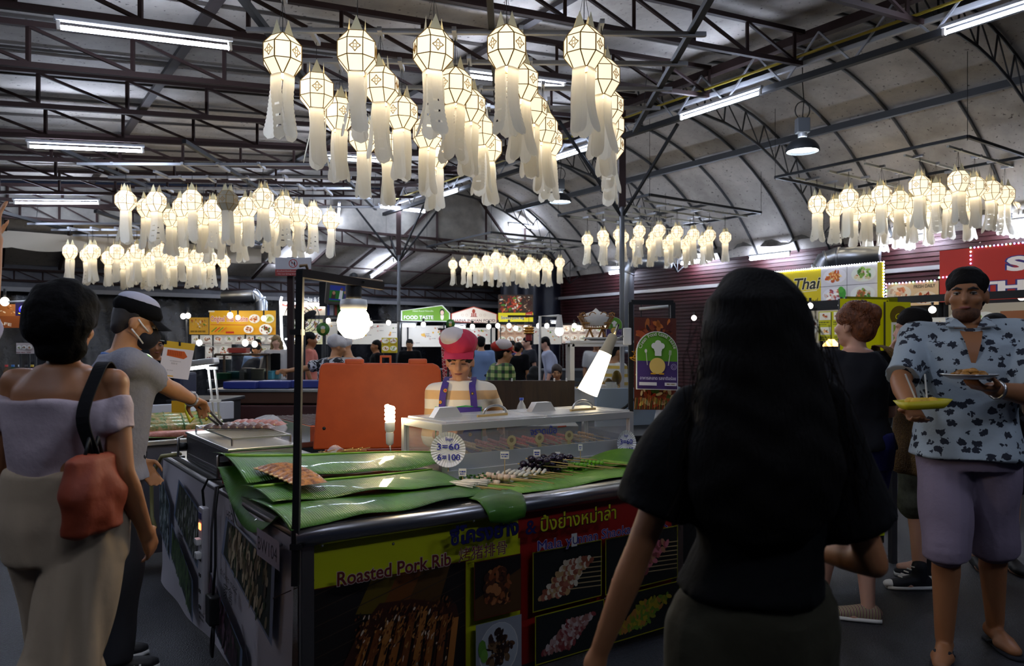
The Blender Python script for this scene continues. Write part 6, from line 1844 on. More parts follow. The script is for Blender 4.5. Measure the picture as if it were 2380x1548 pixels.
x = board('yellow_board', 'yellow banana menu board with a green photo, behind the short haired man', 'sign', P(2058, 850, 5.95), (.96, .28, 0), UP, .24, .50, d_ysign, m=MATS['print_lit'], depth=.02)
MB().bar(P(2070, 850, 6.02), V((P(2070, 850, 6.02).x, 6.02, 0)), .03).build('post', MATS['iron'], x)
x = board('yellow_board', 'tall yellow top board above the bun haired woman', 'sign', P(1968, 735, 6.15), (.96, .28, 0), UP, .50, .16, lambda p, w, h: p.rect(0, 0, w, h, '#b0ac08'), m=MATS['print'], depth=.02)
MB().bar(P(1990, 730, 6.22), V((P(1990, 730, 6.22).x, 6.22, 0)), .03).build('post', MATS['iron'], x)
yc = thing('banana_stall', 'yellow bannered stall counter behind the bun haired woman', 'market stall', V((2.5, 5.1, 0)))
yo = P(1960, 805, 4.95); yo.z = 0; yx = V((.97, .24, 0)).normalized(); yn = V((yx.y, -yx.x, 0))
MB().bbox(yo + yx * .2 - yn * .35 + UP * .86, (.9, .7, .04), (yx, -yn, UP), .006).build('counter_top', steel, yc)
MB().bbox(yo + yx * .0 - yn * .02 + UP * .5, (.64, .02, .70), (yx, -yn, UP), .004).build('front_board', MATS['black'], yc)
for s in (-.2, .6):
    MB().box(yo + yx * s - yn * .6 + UP * .42, (.04, .04, .84), (yx, -yn, UP)).build('leg', dsteel, yc)
    MB().box(yo + yx * s * .7 - yn * .05 + UP * .42, (.04, .04, .84), (yx, -yn, UP)).build('leg', dsteel, yc)
pp = Print(yo + yx * -.30 - yn * .008 + UP * .2, yx, UP, .62, .63, .0006); pp.rect(0, 0, .62, .63, '#c0d410')
pp.text('Banana-Chocolate', .33, .46, .035, '#22220c', width=.26); pp.text('กล้วย ช็อกโกแลต', .35, .39, .04, '#a8302a', width=.22); pp.rect(.40, .1, .56, .33, '#d9dcc0'); pp.rect(.42, .12, .54, .31, '#7a8a6a'); pp.heap(.42, .12, .54, .31, ['#5a6a4a', '#a8a088', '#3a4a30'], 16, .08, .2, 8)
pp.done(yc)
# hanging orange shade lamp in the dark stall
ol = P(1932, 805, 8.0)
t = thing('shade_lamp', 'small orange glowing shade lamp in the dark stall under the yellow menu', 'lamp', ol)
MB().lathe([(.085, 0), (.08, .02), (.05, .05), (.03, .075)], 18, ol).build('shade', mat('orange_glow', '#d98a3a', .5, emit=3, ecol=(1, .5, .14)), t); MB().bar(ol + UP * .07, ol + UP * .36, .006).build('cord', MATS['black'], t)
for i, (px, py, Y, r_) in enumerate(((1883, 711, 9.0, .035), (1955, 709, 9.0, .035), (2167, 720, 8.9, .04), (2375, 689, 8.6, .045), (1613, 739, 12.0, .04), (2043, 712, 8.9, .02))):
    t = thing('stall_bulb', 'bare glowing bulb under the signs of the side row, %s from the dark haired woman' % ORD[i] if i < 4 else ['', '', '', '', 'bare glowing bulb beside the long dark hair', 'tiny glowing bulb over the yellow boards'][i], 'lamp', P(px, py, Y))
    MB().ell(P(px, py, Y), (r_, r_, r_), 10, 8).build('bulb', MATS['bulb_cool'], t); MB().tube([P(px, py, Y) + UP * r_, P(px, py, Y) + UP * (r_ + .06)], .015, 6).build('socket', MATS['black'], t)
rl = MB().bar(ab(3.4, 8.95, 2.0), ab(7.5, 8.95, 2.0), .06, .08).build('lamp_rail', MATS['black'], **tagp('black rail carrying bulbs under the signs of the side row', 'rail'))
menu_row('white menu board with green dish behind the patterned shirt man', 2150, 2275, 735, 792, 8.8, 1, 2, 95, '#cfc9b8')
def d_wood(p, w, h):
    p.rect(0, 0, w, h, '#8a5430')
    for i in range(4): p.food(w * (.13 + .25 * i), h * .5, w * .1, FOOD_G, '#ddd6c8', 14, 100 + i, ry=h * .22)
row_board('sign_board', 'brown wood grain sign with plates of food below the red sign', 2325, 2560, 715, 790, 8.9, d_wood)
# galvanised ducts
gd = mat('duct', (.62, .66, .72), .3, .9)
def duct(label, pts, r_):
    t = thing('vent_duct', label, 'duct', pts[0])
    MB().tube(pts, r_, 16).build('pipe', gd, t)
    for p0, p1 in zip(pts[:-1], pts[1:]):
        d = (p1 - p0).normalized(); MB().tube([p0 + d * .02, p0 + d * .06], r_ * 1.06, 16).build('seam_ring', gd, t)
e0 = ab(on_wall(1457, 11.8), 11.8); e1 = ab(on_wall(1500, 11.8), 12.8)
duct('shiny galvanised duct rising beside the grey column', [V((e0.x, e0.y, 1.3)), V((e0.x, e0.y, 3.05)), V((e0.x + .08, e0.y - .02, 3.25)), V((e0.x + .25, e0.y - .1, 3.32)), V((e0.x + .9, e0.y - .4, 3.3))], .16)
f0 = ab(on_wall(1905, 11.4), 11.4)
duct('shiny galvanised duct elbow above the Thai Food sign', [V((f0.x - .02, f0.y, 1.5)), V((f0.x, f0.y, 2.7)), V((f0.x + .06, f0.y - .04, 2.86)), V((f0.x + .22, f0.y - .12, 2.92)), V((f0.x + .75, f0.y - .5, 2.9))], .15)
h0 = P(608, 700, 15.6)
duct('dark galvanised duct elbow on the tarpaulin above the yellow cuisine stall', [V((h0.x, h0.y, 1.2)), V((h0.x, h0.y, 2.35)), V((h0.x - .1, h0.y, 2.5)), V((h0.x - .8, h0.y, 2.45))], .12)

# dark booths under the signs of the side row
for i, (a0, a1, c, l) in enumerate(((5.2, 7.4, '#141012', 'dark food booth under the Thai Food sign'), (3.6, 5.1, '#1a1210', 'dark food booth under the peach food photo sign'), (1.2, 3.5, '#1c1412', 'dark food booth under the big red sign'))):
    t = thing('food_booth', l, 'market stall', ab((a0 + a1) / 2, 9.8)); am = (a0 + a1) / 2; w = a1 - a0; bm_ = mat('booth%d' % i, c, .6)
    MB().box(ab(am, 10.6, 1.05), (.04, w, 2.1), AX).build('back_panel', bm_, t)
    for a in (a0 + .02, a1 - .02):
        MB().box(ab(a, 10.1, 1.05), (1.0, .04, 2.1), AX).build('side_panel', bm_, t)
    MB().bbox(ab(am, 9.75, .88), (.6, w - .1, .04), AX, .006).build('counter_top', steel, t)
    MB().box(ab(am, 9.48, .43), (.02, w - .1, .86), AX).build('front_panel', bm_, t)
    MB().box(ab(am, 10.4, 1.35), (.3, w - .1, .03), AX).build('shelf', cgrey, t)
    for k in range(5):
        MB().lathe([(.07, 0), (.08, .12), (.075, .13), (.0, .13)], 12, ab(a0 + .25 + (w - .5) * k / 4, 10.4, 1.365)).build('shelf_pot', steel, t)
    p = Print(ab(a1 - .1, 10.575, 1.5), -UU, UP, w - .2, .5, .001); p.rect(0, 0, w - .2, .5, '#b5a890')
    for k in range(4): p.food((w - .2) * (.13 + .245 * k), .26, .17, [FOOD_A, FOOD_G, FOOD_M][k % 3], '#e0dcd0', 16, 200 + k + i * 5)
    p.done(t, MATS['print_lit'])
# ================================================================== PEOPLE
TMP = bpy.data.scenes.new('work')


def blob(name, prims, m, parent, voxel=.012, smooth=4, fold=0.0, fscale=9.0, seed=0, vert=False, local=False):
    """one continuous surface grown over overlapping solid forms, smoothed, with cloth folds pushed into it"""
    b = MB()
    for r in prims:
        b.rings(r, True, True)
    me = b.mesh('w'); o = bpy.data.objects.new('w', me); TMP.collection.objects.link(o)
    md = o.modifiers.new('r', 'REMESH'); md.mode = 'VOXEL'; md.voxel_size = voxel
    if smooth:
        s = o.modifiers.new('s', 'SMOOTH'); s.factor = .5; s.iterations = smooth
    TMP.view_layers[0].update(); dg = TMP.view_layers[0].depsgraph
    out = bpy.data.meshes.new_from_object(o.evaluated_get(dg), depsgraph=dg)
    TMP.collection.objects.unlink(o); bpy.data.objects.remove(o); bpy.data.meshes.remove(me)
    n = len(out.vertices)
    if fold and n:
        co = np.empty(n * 3, 'f'); no = np.empty(n * 3, 'f'); out.vertices.foreach_get('co', co); out.vertices.foreach_get('normal', no)
        co = co.reshape(-1, 3); no = no.reshape(-1, 3)
        x, y, z = co[:, 0] * fscale, co[:, 1] * fscale, co[:, 2] * fscale * (.22 if vert else 1)
        d = np.sin(x * 1.3 + 2.1 * np.sin(z * .9 + seed) + seed) * .5 + np.sin(z * 1.9 + 1.7 * np.sin(x * 1.1 + y + seed * 2)) * .6 + np.sin((x + y) * 2.3 - z * .7 + seed) * .35
        d = np.sign(d) * np.abs(d) ** .8
        co += no * (d * fold)[:, None]
        out.vertices.foreach_set('co', co.ravel())
    out.name = name
    out.polygons.foreach_set('use_smooth', [True] * len(out.polygons)); out.update()
    return link(name, out, m, parent, local)


def cap(p0, p1, r0, r1, n=14, f=1.0, fa=None):
    """tapered limb with rounded ends; f flattens it along axis fa"""
    p0, p1 = V(p0), V(p1); d = p1 - p0; L = d.length; d = d / L if L > 1e-6 else V(UP)
    a = V(fa) - d * d.dot(V(fa)) if fa is not None else (d.cross(UP) if abs(d.z) < .95 else d.cross(V((1, 0, 0))))
    a.normalize(); b = d.cross(a)
    rs = [(p0 - d * r0 * math.cos(t), r0 * math.sin(t)) for t in (.12, .5, .95)] + [(p0, r0), (p0.lerp(p1, .33), r0 + (r1 - r0) * .33), (p0.lerp(p1, .66), r0 + (r1 - r0) * .66), (p1, r1)] + [(p1 + d * r1 * math.cos(t), r1 * math.sin(t)) for t in (.95, .5, .12)]
    return [[c + (a * math.cos(q) * f + b * math.sin(q)) * r for q in [2 * math.pi * i / n for i in range(n)]] for c, r in rs]


def ellr(c, r, ax, n=16, m=9):
    c = V(c); out = []
    for i in range(m + 1):
        t = math.pi * (i / m - .5) * .985
        out.append([c + ax[0] * r[0] * math.cos(t) * math.cos(q) + ax[1] * r[1] * math.cos(t) * math.sin(q) + ax[2] * r[2] * math.sin(t) for q in [2 * math.pi * k / n for k in range(n)]])
    return out


def loft(st_, n=22, power=2.3):
    """stations (centre, rx, ry, xaxis, yaxis) -> closed superelliptic rings"""
    out = []
    for c, rx, ry, xa, ya in st_:
        ring = []
        for k in range(n):
            q = 2 * math.pi * k / n; cq, sq_ = math.cos(q), math.sin(q)
            ring.append(V(c) + xa * rx * math.copysign(abs(cq) ** (2 / power), cq) + ya * ry * math.copysign(abs(sq_) ** (2 / power), sq_))
        out.append(ring)
    return out


def ribbon(pts, wd, side, th=.004, n=6):
    """a soft strap: a smooth band through the points, lying across the side axis"""
    P_ = [V(p) for p in pts]; P_ = [P_[0] * 2 - P_[1]] + P_ + [P_[-1] * 2 - P_[-2]]; c = []
    for i in range(1, len(P_) - 2):
        for k in range(n):
            t = k / n; a, b, d, e = P_[i - 1:i + 3]
            c.append(.5 * (2 * b + (d - a) * t + (2 * a - 5 * b + 4 * d - e) * t * t + (3 * b - a - 3 * d + e) * t ** 3))
    c.append(P_[-2]); m = MB(); rings = []
    for i, p in enumerate(c):
        d = (c[min(i + 1, len(c) - 1)] - c[max(i - 1, 0)]).normalized(); s = (V(side) - d * d.dot(V(side))).normalized(); nn_ = d.cross(s)
        rings.append([p + s * wd / 2 * a + nn_ * th / 2 * b for a, b in ((-1, -1), (1, -1), (1, 1), (-1, 1))])
    return m.rings(rings, True, True, smooth=False)


def ik(S, T, l1, l2, pole):
    S, T = V(S), V(T); d = T - S; L = min(max(d.length, abs(l1 - l2) + .01), (l1 + l2) * .999); u = d.normalized()
    x = (l1 * l1 - l2 * l2 + L * L) / (2 * L); h = math.sqrt(max(l1 * l1 - x * x, 0))
    p = V(pole) - u * V(pole).dot(u); p.normalize()
    return S + u * x + p * h, S + u * L


skins = {'light': mat('skin_light', '#c08a6a', .5, sss=.06, bump=.04, bscale=60), 'tan': mat('skin_tan', '#a06a44', .5, sss=.06, bump=.04, bscale=60), 'fair': mat('skin_fair', '#d0a088', .5, sss=.06), 'warm': mat('skin_warm', '#b8835a', .48, sss=.06)}
hairm = mat('hair_black', '#0b0908', .7, spec=.2, bump=.5, bscale=60, stretch=(3, 3, .4))
eyew, eyeb, lipm = mat('eye_white', '#c9c4bc', .3), mat('brow_dark', '#1a120e', .6), mat('lip', '#8a4a44', .5)


class Fig:
    def __init__(s, label, x, y, face, H=1.7, fem=False, skin='light', vox=.013, name='person', wide=1.0, lean=0.0, yaw=0.0, pitch=0.0, twist=0.0, hands=True, z0=0.0, group=None, hs=1.0, drop=0.0):
        s.t = thing(name, label, 'person', (x, y, z0), group); s.hs = hs; s.s = H / 1.7; s.fem = fem; s.vox = vox; s.skin = skins[skin]; s.wide = wide; s.hands = hands
        f = R(face); s.r = V((math.cos(f), -math.sin(f), 0)); s.f = V((math.sin(f), math.cos(f), 0)); s.o = V((x, y, z0))
        W = s.W
        l = R(lean)
        def sp(z, dy=0):            # point of the leaning spine
            h = z - .95
            return W(0, h * math.sin(l) + dy, .95 + h * math.cos(l)) if h > 0 else W(0, dy, z)
        s.pel, s.wst, s.cst, s.upc, s.nck = sp(.93), sp(1.07), sp(1.24), sp(1.35), sp(1.435, -.005)
        tw = R(twist); s.sr = s.r * math.cos(tw) - s.f * math.sin(tw); s.sf = s.f * math.cos(tw) + s.r * math.sin(tw)
        sw = (.155 if fem else .175) * wide
        sh = sp(1.375)
        s.J = {}
        for k, q in (('R', 1), ('L', -1)):
            s.J['sh' + k] = sh + s.sr * sw * q * s.s - UP * drop
            s.J['el' + k] = s.J['sh' + k] + (s.sr * .045 * q - s.sf * .02 - UP * .285) * s.s
            s.J['wr' + k] = s.J['el' + k] + (s.sr * .0 * q + s.sf * .07 - UP * .235) * s.s
            s.J['hp' + k] = W(.088 * q, 0, .90); s.J['kn' + k] = W(.095 * q, .025, .49); s.J['an' + k] = W(.10 * q, -.02, .075); s.J['ft' + k] = None
        y_, p_ = R(yaw), R(pitch + lean * .6)
        hr = s.r * math.cos(y_) - s.f * math.sin(y_); hf = s.f * math.cos(y_) + s.r * math.sin(y_)
        s.hx = hr; s.hy = hf * math.cos(p_) - UP * math.sin(p_); s.hz = UP * math.cos(p_) + hf * math.sin(p_)
        s.hd = s.nck + (UP * .12 * math.cos(R(lean * .5)) + hf * (.02 + .10 * math.sin(p_))) * s.s
        s.ax = (s.hx, s.hy, s.hz)
        s.fist = {'R': .5, 'L': .5}; s.pn = {'R': None, 'L': None}
        s.toe = {'R': s.f, 'L': s.f}

    def W(s, x, y, z): return s.o + s.r * x * s.s + s.f * y * s.s + UP * z * s.s
    def HP(s, x, y, z): return s.hd + (s.hx * x + s.hy * y + s.hz * z) * s.s * s.hs

    def reach(s, k, T, pole=(0, 0, -1), pl=None):
        e, w_ = ik(s.J['sh' + k], T, .29 * s.s, .25 * s.s, pole if not pl else s.r * pl[0] + s.f * pl[1] + UP * pl[2])
        s.J['el' + k], s.J['wr' + k] = e, w_
    def step(s, k, T, toe=None, pole=None):
        e, w_ = ik(s.J['hp' + k], V(T) + UP * .075 * s.s, .42 * s.s, .42 * s.s, pole or s.f); s.J['kn' + k], s.J['an' + k] = e, w_
        if toe is not None: s.toe[k] = V(toe).normalized()

    def torso(s, inf=0.0, z0=None, z1=None):
        g = s.s; F = s.fem; w = s.wide; a = s.r; b = s.f; c = s.sr; d = s.sf
        T = [(s.pel - UP * .10 * g, .150, .100, a, b), (s.pel, .172 if F else .162, .118, a, b), (s.pel + (s.wst - s.pel) * .5, .155 if F else .152, .108, a, b), (s.wst, .128 if F else .145, .098 if F else .108, a, b),
             (s.cst, .146 if F else .165, .115 if F else .122, c, d), (s.upc, .150 if F else .172, .098 if F else .108, c, d), (s.upc.lerp(s.nck, .55), .105, .078, c, d), (s.nck, .066, .064, c, d)]
        return [(p, (rx * w) * g + inf, ry * (1 + (w - 1) * .8) * g + inf, x, y) for p, rx, ry, x, y in T]

    def body(s, shoes=False):
        g = s.s; J = s.J; P_ = []
        P_.append(loft(s.torso()))
        k0 = .88 if s.fem else 1.0
        nb = s.nck - UP * .02 * g
        P_.append(cap(nb, s.HP(0, -.015, -.03), .054 * g * k0, .05 * g * k0))
        gb, g = g, g * s.hs
        # head: cranium, face, jaw, chin, nose, ears, brow, cheeks
        P_.append(ellr(s.HP(0, -.012, .035), (.074 * g, .092 * g, .085 * g), s.ax)); P_.append(ellr(s.HP(0, .022, -.02), (.060 * g, .066 * g, .085 * g), s.ax)); P_.append(ellr(s.HP(0, .045, -.082), (.034 * g, .036 * g, .026 * g), s.ax, 12, 7))
        P_.append(ellr(s.HP(0, .012, -.06), (.054 * g, .055 * g, .04 * g), s.ax, 12, 7))
        P_.append(cap(s.HP(0, .082, .018), s.HP(0, .101, -.022), .009 * g, .0135 * g, 10)); P_.append(ellr(s.HP(0, .074, .032), (.05 * g, .016 * g, .011 * g), s.ax, 12, 6))
        P_.append(ellr(s.HP(0, .080, -.052), (.022 * g, .012 * g, .010 * g), s.ax, 10, 6))
        for q in (-1, 1):
            P_.append(ellr(s.HP(.040 * q, .060, -.018), (.024 * g, .022 * g, .022 * g), s.ax, 10, 6)); P_.append(ellr(s.HP(.075 * q, -.008, -.005), (.010 * g, .022 * g, .033 * g), s.ax, 10, 7))
        g = gb
        for k, q in (('R', 1), ('L', -1)):
            sh, el, wr = J['sh' + k], J['el' + k], J['wr' + k]; am = .9 if s.fem else 1.05
            am *= .5 + .5 * s.wide
            P_.append(cap(s.upc + (sh - s.upc) * .45, sh, .062 * g * am, .054 * g * am)); P_.append(cap(sh, el, .050 * g * am, .038 * g * am))
            mid = el.lerp(wr, .3); P_.append(cap(el, mid, .037 * g * am, .040 * g * am)); P_.append(cap(mid, wr, .040 * g * am, .026 * g * am))
            if s.hands: P_ += s.hand(k)
            hp, kn, an = J['hp' + k], J['kn' + k], J['an' + k]; lm = (1.0 if s.fem else 1.02) * (.5 + .5 * s.wide)
            P_.append(cap(hp, kn, .088 * g * lm, .054 * g * lm)); cf = kn.lerp(an, .32) - s.toe[k] * .012 * g
            P_.append(cap(kn, cf, .052 * g * lm, .053 * g * lm)); P_.append(cap(cf, an, .052 * g * lm, .034 * g * lm))
            t_ = s.toe[k]; P_.append(cap(an - t_ * .035 * g - UP * .03 * g, an + t_ * .09 * g - UP * .045 * g, .036 * g, .032 * g)); P_.append(cap(an + t_ * .07 * g - UP * .052 * g, an + t_ * .165 * g - UP * .058 * g, .036 * g, .022 * g, 12, 1.35, t_.cross(UP)))
        s.bo = blob('body', P_, s.skin, s.t, s.vox, 3)
        return s

    def hand(s, k):
        g = s.s; wr, el = s.J['wr' + k], s.J['el' + k]; d = (wr - el).normalized(); q = 1 if k == 'R' else -1
        pn = V(s.pn[k]) if s.pn[k] is not None else -s.sr * q
        pn = (pn - d * pn.dot(d)); pn = pn.normalized() if pn.length > 1e-3 else d.cross(UP).normalized()
        side = d.cross(pn).normalized() * (q)        # thumb side
        if s.pn[k] is None and side.dot(s.sf) < 0: side = -side
        P_ = []; pc = wr + d * .045 * g
        P_.append(cap(wr, wr + d * .02 * g, .026 * g, .028 * g, 12)); 
        for i in range(4):
            of = side * (.027 - .018 * i) * g; P_.append(cap(wr + d * .015 * g + of * .7, wr + d * .085 * g + of, .014 * g, .012 * g, 8))
        cu = s.fist[k]
        for i, (L, rr) in enumerate(((.070, .0088), (.080, .0090), (.074, .0086), (.058, .0078))):
            b = wr + d * .088 * g + side * (.029 - .019 * i) * g; dr = d; p = b
            for seg in range(3):
                ang = cu * (.55, .9, .7)[seg] * 1.15
                dr = (dr * math.cos(ang) + pn * math.sin(ang)).normalized(); n_ = p + dr * L * (.45, .32, .25)[seg] * g
                P_.append(cap(p, n_, rr * g * (1 - .08 * seg), rr * g * (.95 - .1 * seg), 8)); p = n_
        b = wr + d * .025 * g + side * .024 * g; m1 = b + (d * .6 + side * .7 + pn * .3).normalized() * .042 * g; m2 = m1 + (d * .8 + side * .05 + pn * (.25 + .5 * cu)).normalized() * .034 * g; m3 = m2 + (d * .85 - side * .2 + pn * (.2 + .6 * cu)).normalized() * .024 * g
        for a_, b_, r1, r2 in ((b, m1, .014, .0115), (m1, m2, .0112, .010), (m2, m3, .0098, .008)):
            P_.append(cap(a_, b_, r1 * g, r2 * g, 8))
        s.J['hc' + k] = wr + d * .10 * g + pn * .02 * g
        return P_

    def face(s, brow=1.0, lips=True, closed=False, brc=None):
        g = s.s * s.hs
        for q in (-1, 1):
            if not closed:
                MB().ell(s.HP(.030 * q, .072, .010), (.013 * g, .010 * g, .008 * g), 10, 8, s.ax).build('eye', eyew, s.t); MB().ell(s.HP(.030 * q, .0795, .009), (.0055 * g, .004 * g, .0058 * g), 8, 6, s.ax).build('iris', eyeb, s.t)
            MB().tube([s.HP((.030 + a) * q, .083 - abs(a) * .25, .013 - abs(a) * .12 - (.006 if closed else 0)) for a in (-.013, -.005, .005, .013)], .0022 * g, 5).build('lash_line', eyeb, s.t)
            MB().tube([s.HP(.012 * q, .092, .026), s.HP(.030 * q, .089, .032), s.HP(.048 * q, .074, .026)], [.0028 * g * brow, .0042 * g * brow, .002 * g * brow], 6).build('eyebrow', brc or eyeb, s.t)
        if lips:
            MB().tube([s.HP(a, .0925 - abs(a) * .45, -.052 + abs(a) * .05) for a in (-.022, -.012, 0, .012, .022)], [.002 * g, .0045 * g, .0055 * g, .0045 * g, .002 * g], 8).build('mouth', lipm, s.t)
        return s

    def hair(s, m=None, style='short', vox=None, extra=(), name='hair'):
        g = s.s * s.hs; P_ = []
        if style in ('short', 'crop'):
            k = 1.0 if style == 'short' else .965
            P_ += [ellr(s.HP(0, -.020, .052), (.083 * g * k, .098 * g * k, .084 * g * k), s.ax), ellr(s.HP(0, -.05, .0), (.070 * g * k, .060 * g * k, .07 * g), s.ax)]
        elif style == 'bob':
            P_ += [ellr(s.HP(0, -.018, .045), (.088 * g, .102 * g, .092 * g), s.ax), ellr(s.HP(0, -.05, -.05), (.085 * g, .065 * g, .10 * g), s.ax)]
        elif style == 'tied':
            P_ += [ellr(s.HP(0, -.018, .048), (.085 * g, .102 * g, .088 * g), s.ax), ellr(s.HP(0, -.06, -.015), (.065 * g, .055 * g, .06 * g), s.ax), ellr(s.HP(0, -.11, .02), (.04 * g, .035 * g, .04 * g), s.ax)]
        elif style == 'long':
            P_ += [ellr(s.HP(0, -.015, .045), (.090 * g, .105 * g, .092 * g), s.ax), cap(s.HP(0, -.055, -.02), s.HP(0, -.075, -.26), .085 * g, .07 * g, 14, 1.35, s.hx)]
        P_ += list(extra)
        blob(name, P_, m or hairm, s.t, vox or max(s.vox, .009), 2, .0035, 38)
        return s

    def shirt(s, m, sleeve=.55, hem=.86, inf=.016, sk=1.0, fold=.006, name='shirt', neck=True, vox=None, flare=.012, cuff=.014, extra=()):
        g = s.s; T = s.torso(inf); hz = hem * g + s.o.z
        lo = [t for t in T if t[0].z > hz + .02]
        p0 = T[1] if T[1][0].z > hz else lo[0]
        base = lo[0]; bot = V((base[0].x, base[0].y, hz))
        wid = max(base[1], T[1][1] if hem < .98 else base[1]) + flare; dep = max(base[2], T[1][2] if hem < .98 else base[2]) + flare
        stt = [(bot, wid, dep, base[3], base[4])] + lo
        top = stt[-1]; stt = stt[:-1] + [(top[0].lerp(stt[-2][0], .35), top[1] + .01, top[2] + .008, top[3], top[4])]
        P_ = [loft(stt)]
        for k in ('R', 'L'):
            sh, el, wr = s.J['sh' + k], s.J['el' + k], s.J['wr' + k]; am = (.9 if s.fem else 1.05) * (.5 + .5 * s.wide)
            P_.append(cap(s.upc + (sh - s.upc) * .4, sh, .066 * g * am + inf * .6, .058 * g * am + inf * .6))
            e = sh.lerp(el, min(1, sleeve * 2 if sleeve <= .5 else 1)) if sleeve <= .5 else el
            n = sh.lerp(el, sleeve / .55) if sleeve < .55 else el
            c_ = cap(sh, n, .054 * g * am + inf * .7 * sk, .046 * g * am + (inf * .6 + cuff) * sk); P_.append(c_[:-3] if sleeve < .55 else c_)
            if sleeve > .6:
                n2 = el.lerp(wr, (sleeve - .55) / .45); c_ = cap(el, n2, .044 * g * am + inf * .6, .032 * g * am + inf * .6 + cuff * .3); P_.append(c_[:-3])
        P_ += list(extra)
        blob(name, P_, m, s.t, vox or max(s.vox, .010), 3, fold, 11, hash(name) % 7 + s.o.x)
        return s

    def pants(s, m, hem=.12, top=1.02, inf=.014, wide=0.0, fold=.006, name='trousers', vox=None, vert=False):
        g = s.s; T = s.torso(inf)
        P_ = [loft([(V((s.pel.x, s.pel.y, s.pel.z - .12 * g)), T[1][1] * .95, T[1][2] * .95, s.r, s.f), T[1], T[2], (V((s.wst.x, s.wst.y, top * g + s.o.z)), T[3][1] + .01, T[3][2] + .01, s.r, s.f)])]
        for k in ('R', 'L'):
            hp, kn, an = s.J['hp' + k], s.J['kn' + k], s.J['an' + k]; lm = (.5 + .5 * s.wide)
            zh = hem * g + s.o.z
            if zh < kn.z - .02:
                f = min(1, (kn.z - zh) / max(kn.z - an.z, .01)); e = kn.lerp(an, f)
                P_.append(cap(hp, kn, .090 * g * lm + inf, .062 * g * lm + inf + wide * .6)); c_ = cap(kn, e, .062 * g * lm + inf + wide * .6, .048 * g * lm + inf + wide); P_.append(c_[:-3])
            else:
                f = (hp.z - zh) / max(hp.z - kn.z, .01); e = hp.lerp(kn, f); c_ = cap(hp, e, .092 * g * lm + inf, .070 * g * lm + inf + wide); P_.append(c_[:-3])
        blob(name, P_, m, s.t, vox or max(s.vox, .010), 3, fold, 22 if vert else 10, s.o.x * 3, vert)
        return s

    def shoes(s, m, sole=None, name='shoe', high=False):
        g = s.s
        for k in ('R', 'L'):
            an = s.J['an' + k]; t_ = s.toe[k]; lat = t_.cross(UP)
            b = V((an.x, an.y, s.o.z))
            sts = [(b - t_ * .065 * g + UP * .035 * g, .030, .030), (b - t_ * .04 * g + UP * .045 * g, .036, .045), (b + t_ * .02 * g + UP * .045 * g, .040, .045), (b + t_ * .09 * g + UP * .036 * g, .046, .034), (b + t_ * .16 * g + UP * .03 * g, .042, .026), (b + t_ * .195 * g + UP * .026 * g, .022, .016)]
            P_ = [loft([(c, rx * g, ry * g, lat, UP) for c, rx, ry in sts], 16)]
            if high: P_.append(cap(b + UP * .06 * g, b + UP * .13 * g, .044 * g, .046 * g))
            o = blob(name, P_, m, s.t, .008, 2)
            if sole:
                sm_ = MB().rings(loft([(c - UP * (c.z - s.o.z) + UP * .012 * g, (rx + .004) * g, .012 * g, lat, UP) for c, rx, ry in sts], 16, 4))
                sm_.build('sole', sole, o)
        return s


def simple(label, x, y, face, H, top, bottom, hairstyle='short', hm=None, fem=False, skin='tan', sleeve=.4, vox=.017, hem=.86, yaw=0, pitch=0, lean=0, R_=None, L_=None, wide=1.0, twist=0, face_on=False, phem=.1, z0=0.0, group='people at the far stalls'):
    f = Fig(label, x, y, face, H, fem, skin, vox, yaw=yaw, pitch=pitch, lean=lean, wide=wide, twist=twist, z0=z0, group=group)
    if R_: f.reach('R', R_, pl=(.6, -.3, -1))
    if L_: f.reach('L', L_, pl=(-.6, -.3, -1))
    f.body(); 
    if face_on: f.face()
    if hairstyle: f.hair(hm, hairstyle)
    f.shirt(top, sleeve, hem); f.pants(bottom, phem); f.shoes(MATS['black'])
    return f


blackc = mat('cloth_black', '#08080a', .9, spec=.15, bump=.3, bscale=40); navy = mat('cloth_navy', '#12141f', .85, bump=.3, bscale=40); denim = mat('denim', '#121620', .85)

# ---- the woman with long dark hair, nearest the camera, seen from behind
f = Fig('woman with long dark hair seen from behind, black T-shirt and olive shorts', .515, 1.62, 4, 1.63, True, 'tan', .009, wide=.85)
f.J['elL'] = f.W(-.25, -.01, 1.07); f.J['wrL'] = f.W(-.345, .03, .80)
f.J['elR'] = f.W(.25, -.02, 1.04); f.J['wrR'] = f.W(.14, .22, 1.03)
f.step('R', f.W(.10, .18, 0)); f.step('L', f.W(-.10, -.14, 0)); f.fist['R'] = .9
f.body()
f.shirt(blackc, .42, .97, .024, 1.0, .010, 't_shirt', flare=.004, cuff=.036, vox=.010); f.pants(mat('olive', '#2a2612', .85, bump=.3, bscale=30), .52, 1.0, .02, .02, name='shorts'); f.shoes(MATS['black'])
hm = mat('hair_dark_brown', '#0a0706', .75, spec=.12, bump=.7, bscale=70, stretch=(3, 3, .25))
g_ = f.s; a0 = f.HP(0, -.02, .05)
f.hair(hm, 'long', .009, [loft([(f.HP(0, -.02, .12), .05 * g_, .06 * g_, f.r, f.f), (f.HP(0, -.03, .06), .105 * g_, .105 * g_, f.r, f.f), (f.HP(0, -.05, -.05), .125 * g_, .10 * g_, f.r, f.f), (f.HP(0, -.085, -.18), .145 * g_, .085 * g_, f.r, f.f), (f.HP(0, -.12, -.30), .165 * g_, .065 * g_, f.r, f.f), (f.HP(-.01, -.13, -.40), .14 * g_, .04 * g_, f.r, f.f), (f.HP(-.01, -.13, -.45), .08 * g_, .02 * g_, f.r, f.f)])], 'long_hair')
q = random.Random(5); m = MB()
